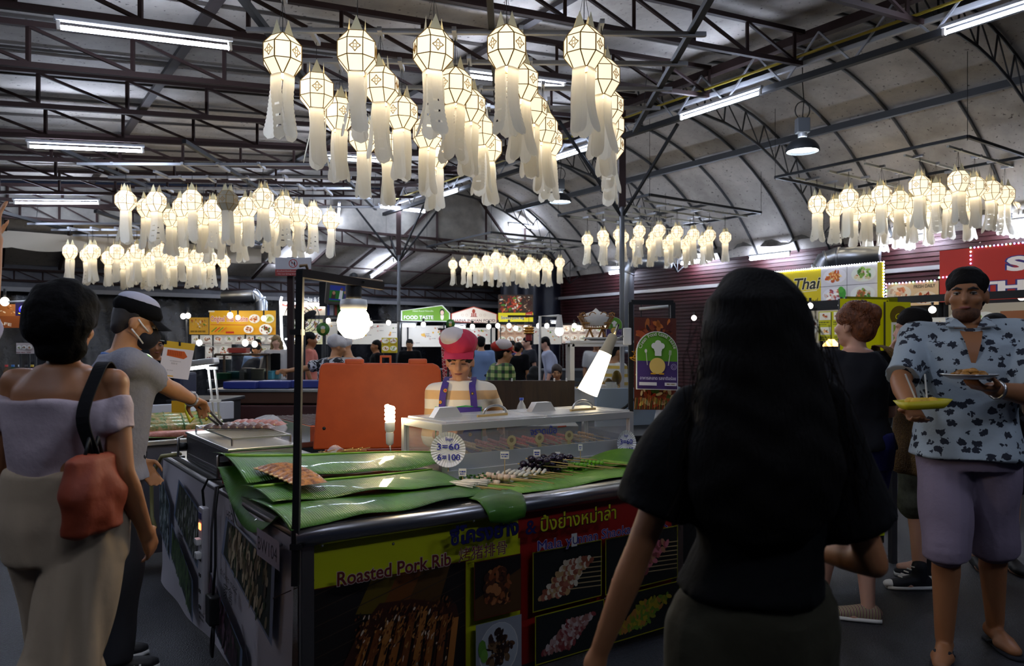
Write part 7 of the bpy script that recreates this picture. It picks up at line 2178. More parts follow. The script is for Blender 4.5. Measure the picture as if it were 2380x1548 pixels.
for k in range(90):                    # loose strands at the edges of the hair
    th = q.choice((-1, 1)); x = th * q.uniform(.11, .165); z = q.uniform(-.1, .05)
    pts = [f.HP(x * (.78 + .5 * i / 5) + th * .02 * math.sin(i * 1.3 + k), -.05 - .06 * i / 5 + q.uniform(-.03, .03), z - .07 * i) for i in range(6)]
    m.tube(pts, [.0009] * 5 + [.0004], 4)
m.build('loose_strand', mat('hair_brown', '#140c07', .8, spec=.1), f.t, kind='stuff')

# ---- the woman in the off-shoulder top
f = Fig('woman seen from behind in a pale off-shoulder top and loose beige trousers, dark hair up', -1.41, 2.40, 8, 1.65, True, 'tan', .009, wide=1.1, yaw=-14)
f.J['elR'] = f.W(.225, -.03, 1.10); f.J['wrR'] = f.W(.215, .10, .885); f.fist['R'] = .6
f.step('R', f.W(.04, -.30, .05)); f.step('L', f.W(-.10, .20, 0))
f.body()
pale = mat('mauve_knit', '#b5a4aa', .8, bump=.25, bscale=50); g_ = f.s; T = f.torso(.014)
band = [(f.wst - UP * .03, .140 * g_, .108 * g_, f.r, f.f), (f.wst + UP * .05, .143 * g_, .110 * g_, f.r, f.f), (f.cst, .165 * g_, .128 * g_, f.r, f.f), (f.cst + UP * .06, .178 * g_, .125 * g_, f.r, f.f), (f.cst + UP * .085, .18 * g_, .122 * g_, f.r, f.f)]
band = [(c, rx * 1.11, ry * 1.10, a, b) for c, rx, ry, a, b in band]; ex = [loft(band)]
for k in ('R', 'L'):
    sh, el = f.J['sh' + k], f.J['el' + k]; c_ = cap(sh.lerp(el, .28), sh.lerp(el, .55), .064 * g_, .056 * g_); ex.append(c_[2:-3])
    ex.append(cap(f.cst + UP * .03, sh.lerp(el, .40), .09 * g_, .058 * g_)[1:-3])
blob('off_shoulder_top', ex, pale, f.t, .010, 2, .010, 15, 2)
f.pants(mat('beige_cloth', '#b09c82', .8, bump=.2, bscale=30), .05, 1.10, .018, .055, .010, 'wide_trousers', vert=True)
f.hair(mat('hair_soft_black', '#0a0808', .8, spec=.12, bump=.6, bscale=50), None, .010, [ellr(f.HP(0, -.025, .055), (.108 * g_, .122 * g_, .106 * g_), f.ax), ellr(f.HP(0, -.06, .02), (.110 * g_, .092 * g_, .10 * g_), f.ax), ellr(f.HP(.01, -.06, -.06), (.080 * g_, .06 * g_, .06 * g_), f.ax)], 'pinned_hair')
f.shoes(MATS['black'])
bgm = mat('bag_orange', '#8a3414', .65, bump=.3, bscale=25)
bp = f.W(.20, -.13, 1.05)
t = thing('shoulder_bag', 'burnt orange slouchy shoulder bag with a black strap on the off-shoulder woman', 'bag', bp)
blob('bag_body', [loft([(bp + UP * -.125, .06, .03, f.f, f.r), (bp + UP * -.11, .11, .05, f.f, f.r), (bp, .125, .055, f.f, f.r), (bp + UP * .10, .10, .035, f.f, f.r), (bp + UP * .12, .06, .02, f.f, f.r)], 20)], bgm, t, .008, 2, .006, 26)
sp_ = [f.J['shR'] + V((-.03, .06, .03)), f.J['shR'] + V((-.025, -.0, .066)), f.J['shR'] + V((-.012, -.075, .025)), f.W(.175, -.145, 1.28), bp + UP * .11]
ribbon(sp_, .042, f.r).build('strap', mat('strap_black', '#0a0a0c', .8, spec=.2), t)
for s_ in (-.04, .04):
    MB().tube([bp + f.f * s_ + UP * .10, bp + f.f * s_ * .5 + UP * .16, bp + UP * .10], .006, 6).build('buckle_ring', MATS['iron'], t)

# ---- the capped man working the grill
f = Fig('man in a black cap with white top, dark face mask and grey T-shirt holding tongs', -1.80, 3.42, 52, 1.70, False, 'warm', .008, lean=6, pitch=16, yaw=8)
hT = S_(1.44, .0, 1.14)
f.reach('R', hT, pl=(.9, -.2, -.7)); f.pn['R'] = (.3, .3, -1); f.fist['R'] = 1.1
f.J['elL'] = f.W(-.24, .05, 1.08); f.J['wrL'] = f.W(-.22, .16, .90)
f.body().face(1.0, False)
f.shirt(mat('grey_marl', '#82828c', .85, bump=.3, bscale=60), .36, .86, .026, .8, .007, 't_shirt', cuff=.018, flare=.018); f.pants(denim, .04, .94, .018, .02, name='jeans')
f.hair(mat('hair_grey', '#2a2624', .6), 'crop'); g_ = f.s
cp_ = blob('cap_crown', [ellr(f.HP(0, -.015, .068), (.089 * g_, .108 * g_, .066 * g_), f.ax), cap(f.HP(0, .06, .052), f.HP(0, .165, .035), .055 * g_, .045 * g_, 14, 1.4, f.hx)[:0] or ellr(f.HP(0, .0, .06), (.086 * g_, .10 * g_, .05 * g_), f.ax)], blackc, f.t, .008, 2)
MB().grid(lambda i, j: f.HP(-.07 + .14 * i, .072 + .085 * j * (1 - (2 * i - 1) ** 2 * .5) - .02 * (2 * i - 1) ** 2, .052 - .02 * (2 * i - 1) ** 2 - .03 * j), 12, 6).build('visor', blackc, cp_)
blob('cap_top', [ellr(f.HP(0, -.018, .098), (.078 * g_, .094 * g_, .044 * g_), f.ax)], mat('cap_white', '#b9b9c9', .8), cp_, .008, 2)
mk = blob('face_mask', [ellr(f.HP(0, .056, -.042), (.0615 * g_, .061 * g_, .062 * g_), f.ax), ellr(f.HP(0, .098, -.030), (.022 * g_, .024 * g_, .026 * g_), f.ax)], mat('mask_navy', '#0c0d18', .8), f.t, .006, 2)
for q in (-1, 1):
    MB().tube([f.HP(.054 * q, .065, -.022), f.HP(.074 * q, .03, -.002), f.HP(.084 * q, .0, .02)], .0035, 6).build('ear_loop', MATS['white'], mk); MB().tube([f.HP(.052 * q, .055, -.075), f.HP(.07 * q, .02, -.05), f.HP(.083 * q, -.012, -.03)], .0035, 6).build('ear_loop', MATS['white'], mk)
MB().tube([f.nck + (f.r * math.cos(a) * .085 + f.f * math.sin(a) * .08) * g_ + UP * (-.035 + .02 * math.sin(-a)) for a in [2 * math.pi * i / 18 for i in range(19)]], .008, 6).build('lanyard', mat('lanyard_blue', '#3a68b0', .6), f.t)
f.shoes(mat('trainer_black', '#141416', .6), MATS['white'], 'trainer')
for k in range(3):
    an = f.J['anR']; MB().bar(V((an.x, an.y, .045)) + f.f * (.06 + .025 * k) + f.r * .04, V((an.x, an.y, .015)) + f.f * (.055 + .025 * k) + f.r * .052, .008).build('shoe_stripe', MATS['white'], f.t)
wr = f.J['wrR']; dd = (f.J['wrR'] - f.J['elR']).normalized()
wt = thing('wrist_watch', 'steel wrist watch on the capped man reaching over the grill', 'watch', wr)
e1 = dd.cross(UP).normalized(); e2 = dd.cross(e1)
MB().tube([wr - dd * .01 + (e1 * math.cos(a) + e2 * math.sin(a)) * .031 for a in [2 * math.pi * i / 16 for i in range(17)]], .007, 6).build('strap', steel, wt); MB().lathe([(0, .042), (.015, .04), (.016, .03)], 14, wr - dd * .01, (dd, e1, e2 if e2.z > 0 else -e2)).build('dial', steel, wt)
hc = f.J['hcR']; tg = thing('tongs', 'dark steel tongs gripping the grilled rib', 'tongs', hc)
tip = S_(1.52, .10, 1.035)
for s_ in (-.010, .010):
    MB().tube([hc + UP * .03 - (tip - hc).normalized() * .07 + VV * s_ * .4, hc + VV * s_ * 1.6 + UP * .01, hc.lerp(tip, .6) + VV * s_ * 1.5, tip + VV * s_], [.006, .007, .006, .008], 6).build('tong_arm', dsteel, tg)

# ---- the cook in the pink cap
f = Fig('cook in a pink and white cap, cream striped top and purple apron looking down', -.30, 4.50, 183, 1.50, True, 'light', .008, wide=1.10, lean=4, pitch=9, hs=1.14, drop=.035)
f.reach('R', S_(1.05, 1.22, .97), pl=(.35, -.5, -1)); f.reach('L', S_(1.05, 1.58, .97), pl=(-.35, -.5, -1))
f.hd -= UP * .012; f.body().face(.8, True, True); g_ = f.s * f.hs
strp = mat('striped_cream', '#d9d0c0', .85, bump=.2, bscale=40)
nt, lk, bs = nodes_of(strp); tcn = nt.new('ShaderNodeTexCoord'); sx_ = nt.new('ShaderNodeSeparateXYZ'); lk.new(tcn.outputs['Object'], sx_.inputs[0])
mm = nt.new('ShaderNodeMath'); mm.operation = 'MULTIPLY'; mm.inputs[1].default_value = 9.2; fr2 = nt.new('ShaderNodeMath'); fr2.operation = 'FRACT'; gt = nt.new('ShaderNodeMath'); gt.operation = 'GREATER_THAN'; gt.inputs[1].default_value = .52
mx_ = nt.new('ShaderNodeMixRGB'); mx_.inputs[1].default_value = (*hexc('#e0d8ca'), 1); mx_.inputs[2].default_value = (*hexc('#d0a878'), 1)
lk.new(sx_.outputs['Z'], mm.inputs[0]); lk.new(mm.outputs[0], fr2.inputs[0]); lk.new(fr2.outputs[0], gt.inputs[0]); lk.new(gt.outputs[0], mx_.inputs[0]); lk.new(mx_.outputs[0], bs.inputs['Base Color'])
f.shirt(strp, .62, .84, .020, 1.0, .006, 'striped_top', cuff=.02, flare=.02); f.pants(navy, .05)
f.hair(hairm, 'tied')
pink = mat('cap_pink', '#c22848', .8, bump=.25, bscale=30)
cc = blob('cap_crown', [ellr(f.HP(0, -.02, .112), (.106 * g_, .118 * g_, .078 * g_), f.ax), ellr(f.HP(.03, -.03, .127), (.09 * g_, .10 * g_, .07 * g_), f.ax), ellr(f.HP(0, -.012, .080), (.088 * g_, .104 * g_, .042 * g_), f.ax)], pink, f.t, .008, 3, .004, 34)
blob('cap_white_panel', [ellr(f.HP(.035, .0, .150), (.078 * g_, .10 * g_, .055 * g_), f.ax)], mat('cap_cream', '#cfc5c4', .8, bump=.25, bscale=30), cc, .008, 2, .003, 34)
MB().grid(lambda i, j: f.HP(-.086 + .172 * i, .060 + .07 * j * (1 - (2 * i - 1) ** 2 * .4) - .03 * (2 * i - 1) ** 2, .085 - .014 * (2 * i - 1) ** 2 - .040 * j), 14, 6).build('visor', pink, cc)
g_ = f.s
apm = mat('apron_purple', '#3a2478', .75)
nt, lk, bs = nodes_of(apm); tcn = nt.new('ShaderNodeTexCoord'); vo = nt.new('ShaderNodeTexVoronoi'); vo.inputs['Scale'].default_value = 19
rp = nt.new('ShaderNodeValToRGB'); rp.color_ramp.interpolation = 'CONSTANT'; rp.color_ramp.elements[0].color = (.42, .03, .03, 1); rp.color_ramp.elements[1].position = .13; rp.color_ramp.elements[1].color = (.55, .30, .02, 1)
e_ = rp.color_ramp.elements.new(.20); e_.color = (.03, .02, .02, 1); e_ = rp.color_ramp.elements.new(.26); e_.color = (.045, .02, .20, 1)
lk.new(tcn.outputs['Object'], vo.inputs['Vector']); lk.new(vo.outputs['Distance'], rp.inputs['Fac']); lk.new(rp.outputs['Color'], bs.inputs['Base Color'])
fr_p = lambda x, z, o=.0: f.W(x, 0, z) + f.f * ((.150 + o + math.sin(R(4)) * max(0, z - .95) - 1.3 * x * x) * g_)
ap = thing('apron', 'purple flowered apron with a green edged bib on the cook', 'apron', f.W(0, .15, 1.0))
sr = MB(); sr.grid(lambda i, j: fr_p(-.15 + .30 * i, .70 + .55 * j, .012), 16, 14); o = sr.build('bib', apm, ap); sl = o.modifiers.new('s', 'SOLIDIFY'); sl.thickness = .004
MB().tube([fr_p(-.15, 1.0, .014), fr_p(-.15, 1.25, .014), fr_p(-.05, 1.258, .014), fr_p(.05, 1.245, .014), fr_p(.15, 1.25, .014), fr_p(.15, 1.0, .014)], .004, 6).build('green_piping', mat('green_edge', '#2f9a4a', .6), ap)
for q in (-1, 1):
    pts = [fr_p(.105 * q, 1.25, .014), fr_p(.10 * q, 1.32, .012), fr_p(.09 * q, 1.385, -.006) + f.f * -.01, f.nck + (f.r * .085 * q) * g_ + UP * .0, f.nck + f.r * .06 * q * g_ - f.f * .07 * g_]
    ribbon(pts, .038, f.r).build('neck_strap', apm, ap)

# ---- the man in the patterned shirt
pat = mat('patterned_shirt', '#9fb4c4', .8, bump=.25, bscale=40)
nt, lk, bs = nodes_of(pat); tcn = nt.new('ShaderNodeTexCoord'); mp = nt.new('ShaderNodeMapping'); mp.inputs['Scale'].default_value = (17, 17, 22); vo = nt.new('ShaderNodeTexVoronoi'); vo.inputs['Randomness'].default_value = .75; vo.inputs['Scale'].default_value = 1.0
nz = nt.new('ShaderNodeTexNoise'); nz.inputs['Scale'].default_value = 75; nz.inputs['Detail'].default_value = 1
ad_ = nt.new('ShaderNodeMath'); ad_.operation = 'MULTIPLY_ADD'; ad_.inputs[1].default_value = .55
rp = nt.new('ShaderNodeValToRGB'); rp.color_ramp.elements[0].position = .60; rp.color_ramp.elements[0].color = (.012, .016, .03, 1); rp.color_ramp.elements[1].position = .64; rp.color_ramp.elements[1].color = (*hexc('#a9b5bd'), 1)
lk.new(tcn.outputs['Object'], mp.inputs['Vector']); lk.new(mp.outputs['Vector'], vo.inputs['Vector']); lk.new(tcn.outputs['Object'], nz.inputs['Vector'])
lk.new(nz.outputs['Fac'], ad_.inputs[0]); lk.new(vo.outputs['Distance'], ad_.inputs[2]); lk.new(ad_.outputs[0], rp.inputs['Fac']); lk.new(rp.outputs['Color'], bs.inputs['Base Color'])
f = Fig('man in a pale blue patterned shirt and mauve shorts carrying two plates of food', 2.14, 3.58, 203, 1.84, False, 'tan', .008, wide=1.10, yaw=12)
f.reach('R', P(2120, 950, 3.25), pl=(.9, -.5, -.6)); f.pn['R'] = (.2, .4, 1); f.fist['R'] = .45
f.reach('L', P(2310, 905, 3.22), pl=(-.9, -.4, -.8)); f.pn['L'] = (-.5, -.2, 1); f.fist['L'] = .4
f.step('R', V((2.02, 3.56, 0)), (-.55, -.8, 0)); f.step('L', V((2.36, 3.72, 0)), (-.1, -1, 0))
f.body().face(1.45); f.hair(mat('hair_dark', '#0c0908', .75, spec=.2, bump=.5, bscale=60), 'short', .008)
blob('beard', [ellr(f.HP(0, .030, -.072), (.054 * f.s, .060 * f.s, .042 * f.s), f.ax), ellr(f.HP(0, .004, -.045), (.0605 * f.s, .056 * f.s, .038 * f.s), f.ax)], mat('beard_dark', '#6a452e', .8, ncol='#4a2e1e', nscale=70), f.t, .006, 2)
f.shirt(pat, .50, .86, .034, .55, .008, 'patterned_shirt', cuff=.030, flare=.026); f.pants(mat('mauve_shorts', '#87788a', .8, bump=.25, bscale=40), .44, .93, .02, .03, .006, 'shorts')
co_ = f.nck - UP * .02
for q in (-1, 1):
    m = MB().add([co_ + f.sr * .02 * q + f.sf * .135, co_ + f.sr * .10 * q + f.sf * .125 + UP * .005, co_ + f.sr * .085 * q - f.sf * .03 + UP * .05, co_ + f.sr * .055 * q + f.sf * .06 + UP * .045], [(0, 1, 2, 3) if q > 0 else (3, 2, 1, 0)])
    o = m.build('collar', pat, f.t); sl = o.modifiers.new('s', 'SOLIDIFY'); sl.thickness = .006
vp = f.upc + f.sf * .168
m = MB(); rows = [(f.nck - UP * .005, .080, .046), (f.nck - UP * .04, .125, .044), (f.upc + UP * .01, .170, .032), (f.upc - UP * .05, .178, .018), (f.upc - UP * .11, .176, .002)]
m.add([c + f.sf * y + f.sr * w_ * k for c, y, w_ in rows for k in (-1, 1)], [(2 * r_, 2 * r_ + 1, 2 * r_ + 3, 2 * r_ + 2)[::-1] for r_ in range(4)], None, True); m.build('open_neck', f.skin, f.t)
for k in ('R', 'L'):
    an, t_ = f.J['an' + k], f.toe[k]; b = V((an.x, an.y, .008)); lat = t_.cross(UP)
    so = MB().rings(loft([(b + t_ * x, r_, .008, lat, UP) for x, r_ in ((-.08, .02), (-.06, .035), (.02, .038), (.12, .048), (.20, .04), (.225, .015))], 14, 4)).build('flip_flop_sole', navy, f.t)
    MB().tube([b + t_ * .02 + lat * .042 + UP * .01, b + t_ * .09 + lat * .03 + UP * .045, b + t_ * .155 + UP * .02, b + t_ * .09 - lat * .03 + UP * .045, b + t_ * .02 - lat * .042 + UP * .01], .007, 6).build('flip_flop_strap', navy, so)
wr = f.J['wrL']; dd = (f.J['wrL'] - f.J['elL']).normalized(); e1 = dd.cross(UP).normalized(); e2 = dd.cross(e1)
wt = thing('wrist_watch', 'silver wrist watch on the man in the patterned shirt', 'watch', wr)
MB().tube([wr - dd * .02 + (e1 * math.cos(a) + e2 * math.sin(a)) * .036 for a in [2 * math.pi * i / 16 for i in range(17)]], .008, 6).build('strap', steel, wt); MB().ell(wr - dd * .02 - UP * .036, (.018, .018, .008), 12, 6).build('dial', steel, wt)
c = f.J['hcR'] + UP * .035 + V((-.01, -.05, 0))
t = thing('food_tray', 'yellow paper food tray held by the patterned shirt man', 'tray', c)
MB().rings(loft([(c + UP * z, a, b, V((.97, -.1, .06)), V((.1, .97, 0))) for z, a, b in ((0, .075, .045), (.004, .08, .05), (.035, .105, .065), (.03, .10, .06), (.008, .075, .045))], 20, 5)).build('tray_shell', mat('tray_yellow', '#c9b818', .5), t)
q = random.Random(4)
for k in range(7):
    MB().ell(c + V((q.uniform(-.06, .06), q.uniform(-.03, .03), .03)), (.024, .02, .016), 10, 6).build('food_piece', ym, t)
for s_ in (-.02, .02):
    MB().bar(c + V((s_, 0, .02)), c + V((s_ * 2 - .03, 0, .14)), .005).build('pick', MATS['white_plastic'], t)
c = f.J['hcL'] + UP * .012 + V((-.05, -.03, 0))
t = thing('food_plate', 'round silver edged plate of fried food held by the patterned shirt man', 'plate', c)
MB().lathe([(0, 0), (.07, .0), (.105, .016), (.108, .020), (.1, .02), (.07, .006), (0, .006)], 28, c).build('dish', mat('foil_plate', (.7, .7, .72), .3, .9), t)
for k in range(26):
    a = q.uniform(0, 6.28); r_ = q.uniform(0, .06)
    MB().ell(c + V((r_ * math.cos(a), r_ * math.sin(a), .014 + q.uniform(0, .03) * (1 - r_ / .07))), (.022, .012, .010), 8, 5, (V((math.cos(a * 3), math.sin(a * 3), 0)), V((-math.sin(a * 3), math.cos(a * 3), 0)), UP)).build('food_piece', mat('fried_gold', '#8a5a18', .5, ncol='#b07a2a', nscale=30), t)

# ---- the woman with the ginger bun
ging = mat('hair_ginger', '#5a2c12', .5, ncol='#8a4a1c', nscale=30, bump=.8, bscale=70, stretch=(2, 2, .8))
f = Fig('woman with a ginger bun, black top, blue shorts and striped slip-on shoes', 1.80, 3.98, -12, 1.70, True, 'fair', .009, wide=1.05, yaw=-22)
f.step('L', V((1.70, 4.20, 0)), (-.65, .7, 0)); f.step('R', V((1.88, 4.02, 0)), (-.93, .35, 0))
f.J['elL'] = f.W(-.22, .05, 1.1); f.J['wrL'] = f.W(-.12, .26, 1.12); f.J['elR'] = f.W(.23, .04, 1.1); f.J['wrR'] = f.W(.12, .26, 1.14)
f.body(); g_ = f.s; q = random.Random(3); m = MB()
for k in range(160):       # wisps over the pinned bun
    th, ph = q.uniform(0, 6.28), q.uniform(-.4, 1.3); c_ = V((math.cos(th) * math.cos(ph), math.sin(th) * math.cos(ph), math.sin(ph))); e_ = V((q.uniform(-1, 1), q.uniform(-1, 1), q.uniform(-1, 1))) * .35
    m.tube([f.HP(*((c_ + e_ * t_).normalized() * (.097 + .012 * math.sin(t_ * 5)) + V((0, -.03, .035)))) for t_ in (0, .5, 1, 1.5)], [.0022, .0022, .002, .0008], 4)
m.build('hair_wisp', ging, f.t, kind='stuff')
f.hair(ging, None, .008, [ellr(f.HP(0, -.018, .048), (.088 * g_, .104 * g_, .088 * g_), f.ax), ellr(f.HP(.0, -.06, -.01), (.075 * g_, .06 * g_, .075 * g_), f.ax), ellr(f.HP(.02, -.095, .065), (.055 * g_, .045 * g_, .05 * g_), f.ax), ellr(f.HP(-.02, -.085, .085), (.045 * g_, .04 * g_, .04 * g_), f.ax), ellr(f.HP(.03, -.08, .02), (.05 * g_, .04 * g_, .05 * g_), f.ax)], 'ginger_bun')
f.shirt(mat('top_black', '#14141c', .85, bump=.25, bscale=40), .45, .92, .016, 1.0, .006, 'black_top'); f.pants(mat('shorts_blue', '#16185a', .8), .66, 1.0, .02, .02, name='shorts')
stm = mat('striped_canvas', '#b5a894', .7)
nt, lk, bs = nodes_of(stm); tcn = nt.new('ShaderNodeTexCoord'); wv = nt.new('ShaderNodeTexWave'); wv.inputs['Scale'].default_value = 22; rp = nt.new('ShaderNodeValToRGB'); rp.color_ramp.interpolation = 'CONSTANT'
for i, (p_, c_) in enumerate(((0, '#6a2a2a'), (.2, '#c9c0ae'), (.45, '#3a4a4a'), (.6, '#b0a48e'), (.82, '#8a7a4a'))):
    if i < 2: e_ = rp.color_ramp.elements[i]; e_.position = p_
    else: e_ = rp.color_ramp.elements.new(p_)
    e_.color = (*hexc(c_), 1)
lk.new(tcn.outputs['Object'], wv.inputs['Vector']); lk.new(wv.outputs['Fac'], rp.inputs['Fac']); lk.new(rp.outputs['Color'], bs.inputs['Base Color'])
f.shoes(stm, MATS['white'], 'slip_on_shoe')
bp = f.W(.33, -.03, .99)
jute = mat('jute', '#6a4a1e', .85, ncol='#8a6428', nscale=90, bump=.8, bscale=120)
t = thing('tote_bag', 'tall brown woven tote bag on the shoulder of the bun haired woman', 'bag', bp)
blob('bag_body', [loft([(bp - UP * .22, .045, .12, f.r, f.f), (bp - UP * .20, .055, .15, f.r, f.f), (bp, .055, .15, f.r, f.f), (bp + UP * .16, .035, .14, f.r, f.f), (bp + UP * .19, .02, .12, f.r, f.f)], 20, 3.5)], jute, t, .010, 2, .004, 12)
ribbon([bp + UP * .17 + f.f * .10, f.J['shR'] + UP * .05 + f.f * .06, f.J['shR'] + UP * .072, f.J['shR'] + UP * .03 - f.f * .075, bp + UP * .17 - f.f * .10], .05, f.r).build('strap', jute, t)

# ---- the short haired man with a hand at his chin
camo = mat('camo', '#4a4f44', .85, ncol='#2a2c26', nscale=14)
f = Fig('short haired man turned away with a hand at his chin, camouflage shorts and high tops', 2.46, 4.62, -52, 1.70, False, 'fair', .009, pitch=8)
f.reach('L', f.HP(-.03, .13, -.12), pl=(-.7, .2, -1)); f.fist['L'] = 1.2; f.pn['L'] = tuple(-f.hy)
f.step('R', V((2.44, 4.56, 0)), (-1, .02, 0)); f.step('L', V((2.62, 4.78, 0)), (-.9, .3, 0))
f.body(); f.hair(mat('hair_crop', '#14100e', .8, spec=.2, bump=.5, bscale=90), 'short'); f.shirt(mat('tee_charcoal', '#1a1c20', .85), .4, .88, .018); f.pants(camo, .46, 1.0, .02, .03, name='shorts')
f.shoes(mat('canvas_navy', '#10131c', .7), MATS['white'], 'high_top', True)
an, t_ = f.J['anR'], f.toe['R']; b = V((an.x, an.y, 0)); lat = t_.cross(UP)
for k in range(6):
    z = .068 + .015 * k; y = .115 - .018 * k
    MB().bar(b + t_ * y + lat * .025 + UP * z, b + t_ * y - lat * .025 + UP * (z + .006), .006).build('lace', MATS['white'], f.t)
MB().ell(b + t_ * .175 + UP * .03, (.04, .035, .024), 12, 8, (t_, lat, UP)).build('toe_cap', MATS['white'], f.t)
# ---- half hidden man with dark curly hair behind
f = simple('person with dark curly hair half hidden behind the patterned shirt man', 3.14, 4.95, 190, 1.68, blackc, mat('shorts_black', '#101014', .85), 'bob', hairm, True, 'fair', .4, .013, phem=.5, group='people at the side stalls')
# ---- person at the picture edge raising a hand
f = Fig('person in a pale shirt at the picture edge raising one hand', -2.24, 2.95, 20, 1.74, False, 'warm', .010)
f.reach('R', P(-14, 568, 2.75), pl=(.3, -.3, -1)); f.fist['R'] = .2; f.pn['R'] = (.75, .6, .1)
f.body(); f.hair(hairm, 'short'); f.shirt(mat('pale_shirt', '#a8a4b8', .85, bump=.2, bscale=30), .42, .86, .02); f.pants(denim, .05); f.shoes(MATS['black'])

# ------------------------------------------------------------------ people at the stalls behind
salmon = mat('salmon', '#c47060', .85); whitec = mat('cloth_cream', '#b9b6b4', .85); lblue = mat('shirt_blue', '#6f86ac', .85); wshirt = mat('shirt_white', '#a9afc4', .85)
f = simple('woman in a salmon shirt with tied dark hair, facing the bulb side', -2.98, 11.2, 75, 1.68, salmon, navy, 'tied', None, True, 'tan', .45, yaw=5)
flo = mat('floral_bw', '#0c0c10', .85); nt, lk, bs = nodes_of(flo); tcn = nt.new('ShaderNodeTexCoord'); nz = nt.new('ShaderNodeTexNoise'); nz.inputs['Scale'].default_value = 16; nz.inputs['Detail'].default_value = 5; nz.inputs['Distortion'].default_value = 1.5
rp = nt.new('ShaderNodeValToRGB'); rp.color_ramp.elements[0].position = .50; rp.color_ramp.elements[1].position = .54; rp.color_ramp.elements[0].color = (.008, .008, .012, 1); rp.color_ramp.elements[1].color = (.6, .6, .62, 1)
lk.new(tcn.outputs['Object'], nz.inputs['Vector']); lk.new(nz.outputs['Fac'], rp.inputs['Fac']); lk.new(rp.outputs['Color'], bs.inputs['Base Color'])
f = Fig('cook in a white hairnet and black and white floral dress reaching to the side', -1.93, 8.0, 60, 1.58, True, 'warm', .012, wide=1.15, lean=8, pitch=10, group='people at the far stalls')
f.reach('L', P(668, 862, 8.3), pl=(-.3, -.5, -1)); f.body(); f.shirt(flo, .45, .55, .02, 1.0, .005, 'floral_dress'); f.pants(navy, .1)
blob('hairnet', [ellr(f.HP(0, -.025, .055), (.10 * f.s, .118 * f.s, .082 * f.s), f.ax), ellr(f.HP(.02, -.05, .06), (.08 * f.s, .09 * f.s, .08 * f.s), f.ax)], mat('hairnet', '#c9c6c6', .85, bump=.4, bscale=50), f.t, .011, 2, .004, 30)
MB().bbox(f.W(.16, .08, 1.2), (.06, .12, .30), (f.r, f.f, UP), .02).build('apron_band', mat('apron_blue', '#26267a', .8), f.t)
f = Fig('cook in a white lace top and hairnet beside the hanging bulb', -1.80, 8.9, -70, 1.58, True, 'warm', .014, wide=1.1, lean=14, pitch=25, group='people at the far stalls')
f.body(); f.shirt(mat('lace', '#b5b2ac', .85, ncol='#7a7874', nscale=40), .45, .7); f.pants(navy, .1); blob('hairnet', [ellr(f.HP(0, -.025, .055), (.10 * f.s, .112 * f.s, .08 * f.s), f.ax)], MATS['hairnet'], f.t, .012, 2, .004, 30)
f = simple('dark haired person peering beside the white fish poster', -3.02, 6.45, 150, 1.60, blackc, navy, 'tied', None, True, 'tan', .5, .011, pitch=12, face_on=True)
blond = mat('hair_blond', '#6a5434', .6, ncol='#9a8050', nscale=20)
f = simple('woman with long blonde hair and a white cardigan by the neon stall', -4.02, 13.0, 170, 1.66, whitec, navy, 'long', blond, True, 'fair', .7, .015)
MB().bbox(f.W(0, .125, 1.15), (.16, .04, .42), (f.r, f.f, UP), .02).build('dark_vest', blackc, f.t)
tq = [('diner bending in a dark shirt behind the glass display', 556, 850, 13.3, 1.50, 40, navy), ('diner bending in a pale shirt behind the glass display', 582, 835, 13.6, 1.55, 160, lblue), ('diner with dark hair bending at the end of the glass display', 604, 840, 13.2, 1.52, 120, whitec)]
for l, px, py, Y, H, fa, c in tq:
    simple(l, (px - CX) / FPX * Y, Y + .3, fa, H, c, navy, 'short', None, False, 'warm', .4, lean=22, pitch=18)
simple('dark haired cook in a cream top under the low stall bulb', (598 - CX) / FPX * 14.05, 14.05, 150, 1.60, whitec, navy, 'short', None, False, 'tan', .5)
# the cook in plaid with the red and white cap
pl = mat('plaid_green', '#3a5a2c', .85); nt, lk, bs = nodes_of(pl); tcn = nt.new('ShaderNodeTexCoord'); sep = nt.new('ShaderNodeSeparateXYZ'); lk.new(tcn.outputs['Object'], sep.inputs[0]); acc = None
for ax_ in ('X', 'Z'):
    m1 = nt.new('ShaderNodeMath'); m1.operation = 'MULTIPLY'; m1.inputs[1].default_value = 14; m2 = nt.new('ShaderNodeMath'); m2.operation = 'FRACT'; m3 = nt.new('ShaderNodeMath'); m3.operation = 'GREATER_THAN'; m3.inputs[1].default_value = .55
    lk.new(sep.outputs[ax_], m1.inputs[0]); lk.new(m1.outputs[0], m2.inputs[0]); lk.new(m2.outputs[0], m3.inputs[0])
    if acc is None: acc = m3
    else:
        ad2 = nt.new('ShaderNodeMath'); lk.new(acc.outputs[0], ad2.inputs[0]); lk.new(m3.outputs[0], ad2.inputs[1]); dv = nt.new('ShaderNodeMath'); dv.operation = 'MULTIPLY'; dv.inputs[1].default_value = .5; lk.new(ad2.outputs[0], dv.inputs[0])
rp = nt.new('ShaderNodeValToRGB'); rp.color_ramp.interpolation = 'CONSTANT'; rp.color_ramp.elements[0].color = (*hexc('#a8b070'), 1); rp.color_ramp.elements[1].position = .3; rp.color_ramp.elements[1].color = (*hexc('#4a6a34'), 1); e_ = rp.color_ramp.elements.new(.8); e_.color = (*hexc('#16241c'), 1)
lk.new(dv.outputs[0], rp.inputs['Fac']); lk.new(rp.outputs['Color'], bs.inputs['Base Color'])
f = Fig('cook in a green plaid shirt and a red and white cap, turned aside', -.13, 7.7, 70, 1.50, False, 'warm', .011, wide=1.2, lean=4, pitch=4, group='people at the far stalls')
f.body(); f.hair(hairm, 'short'); f.shirt(pl, .7, .8, .02, 1.0, .006, 'plaid_shirt'); f.pants(navy, .1); g_ = f.s
redc = mat('cap_red', '#b0281c', .8)
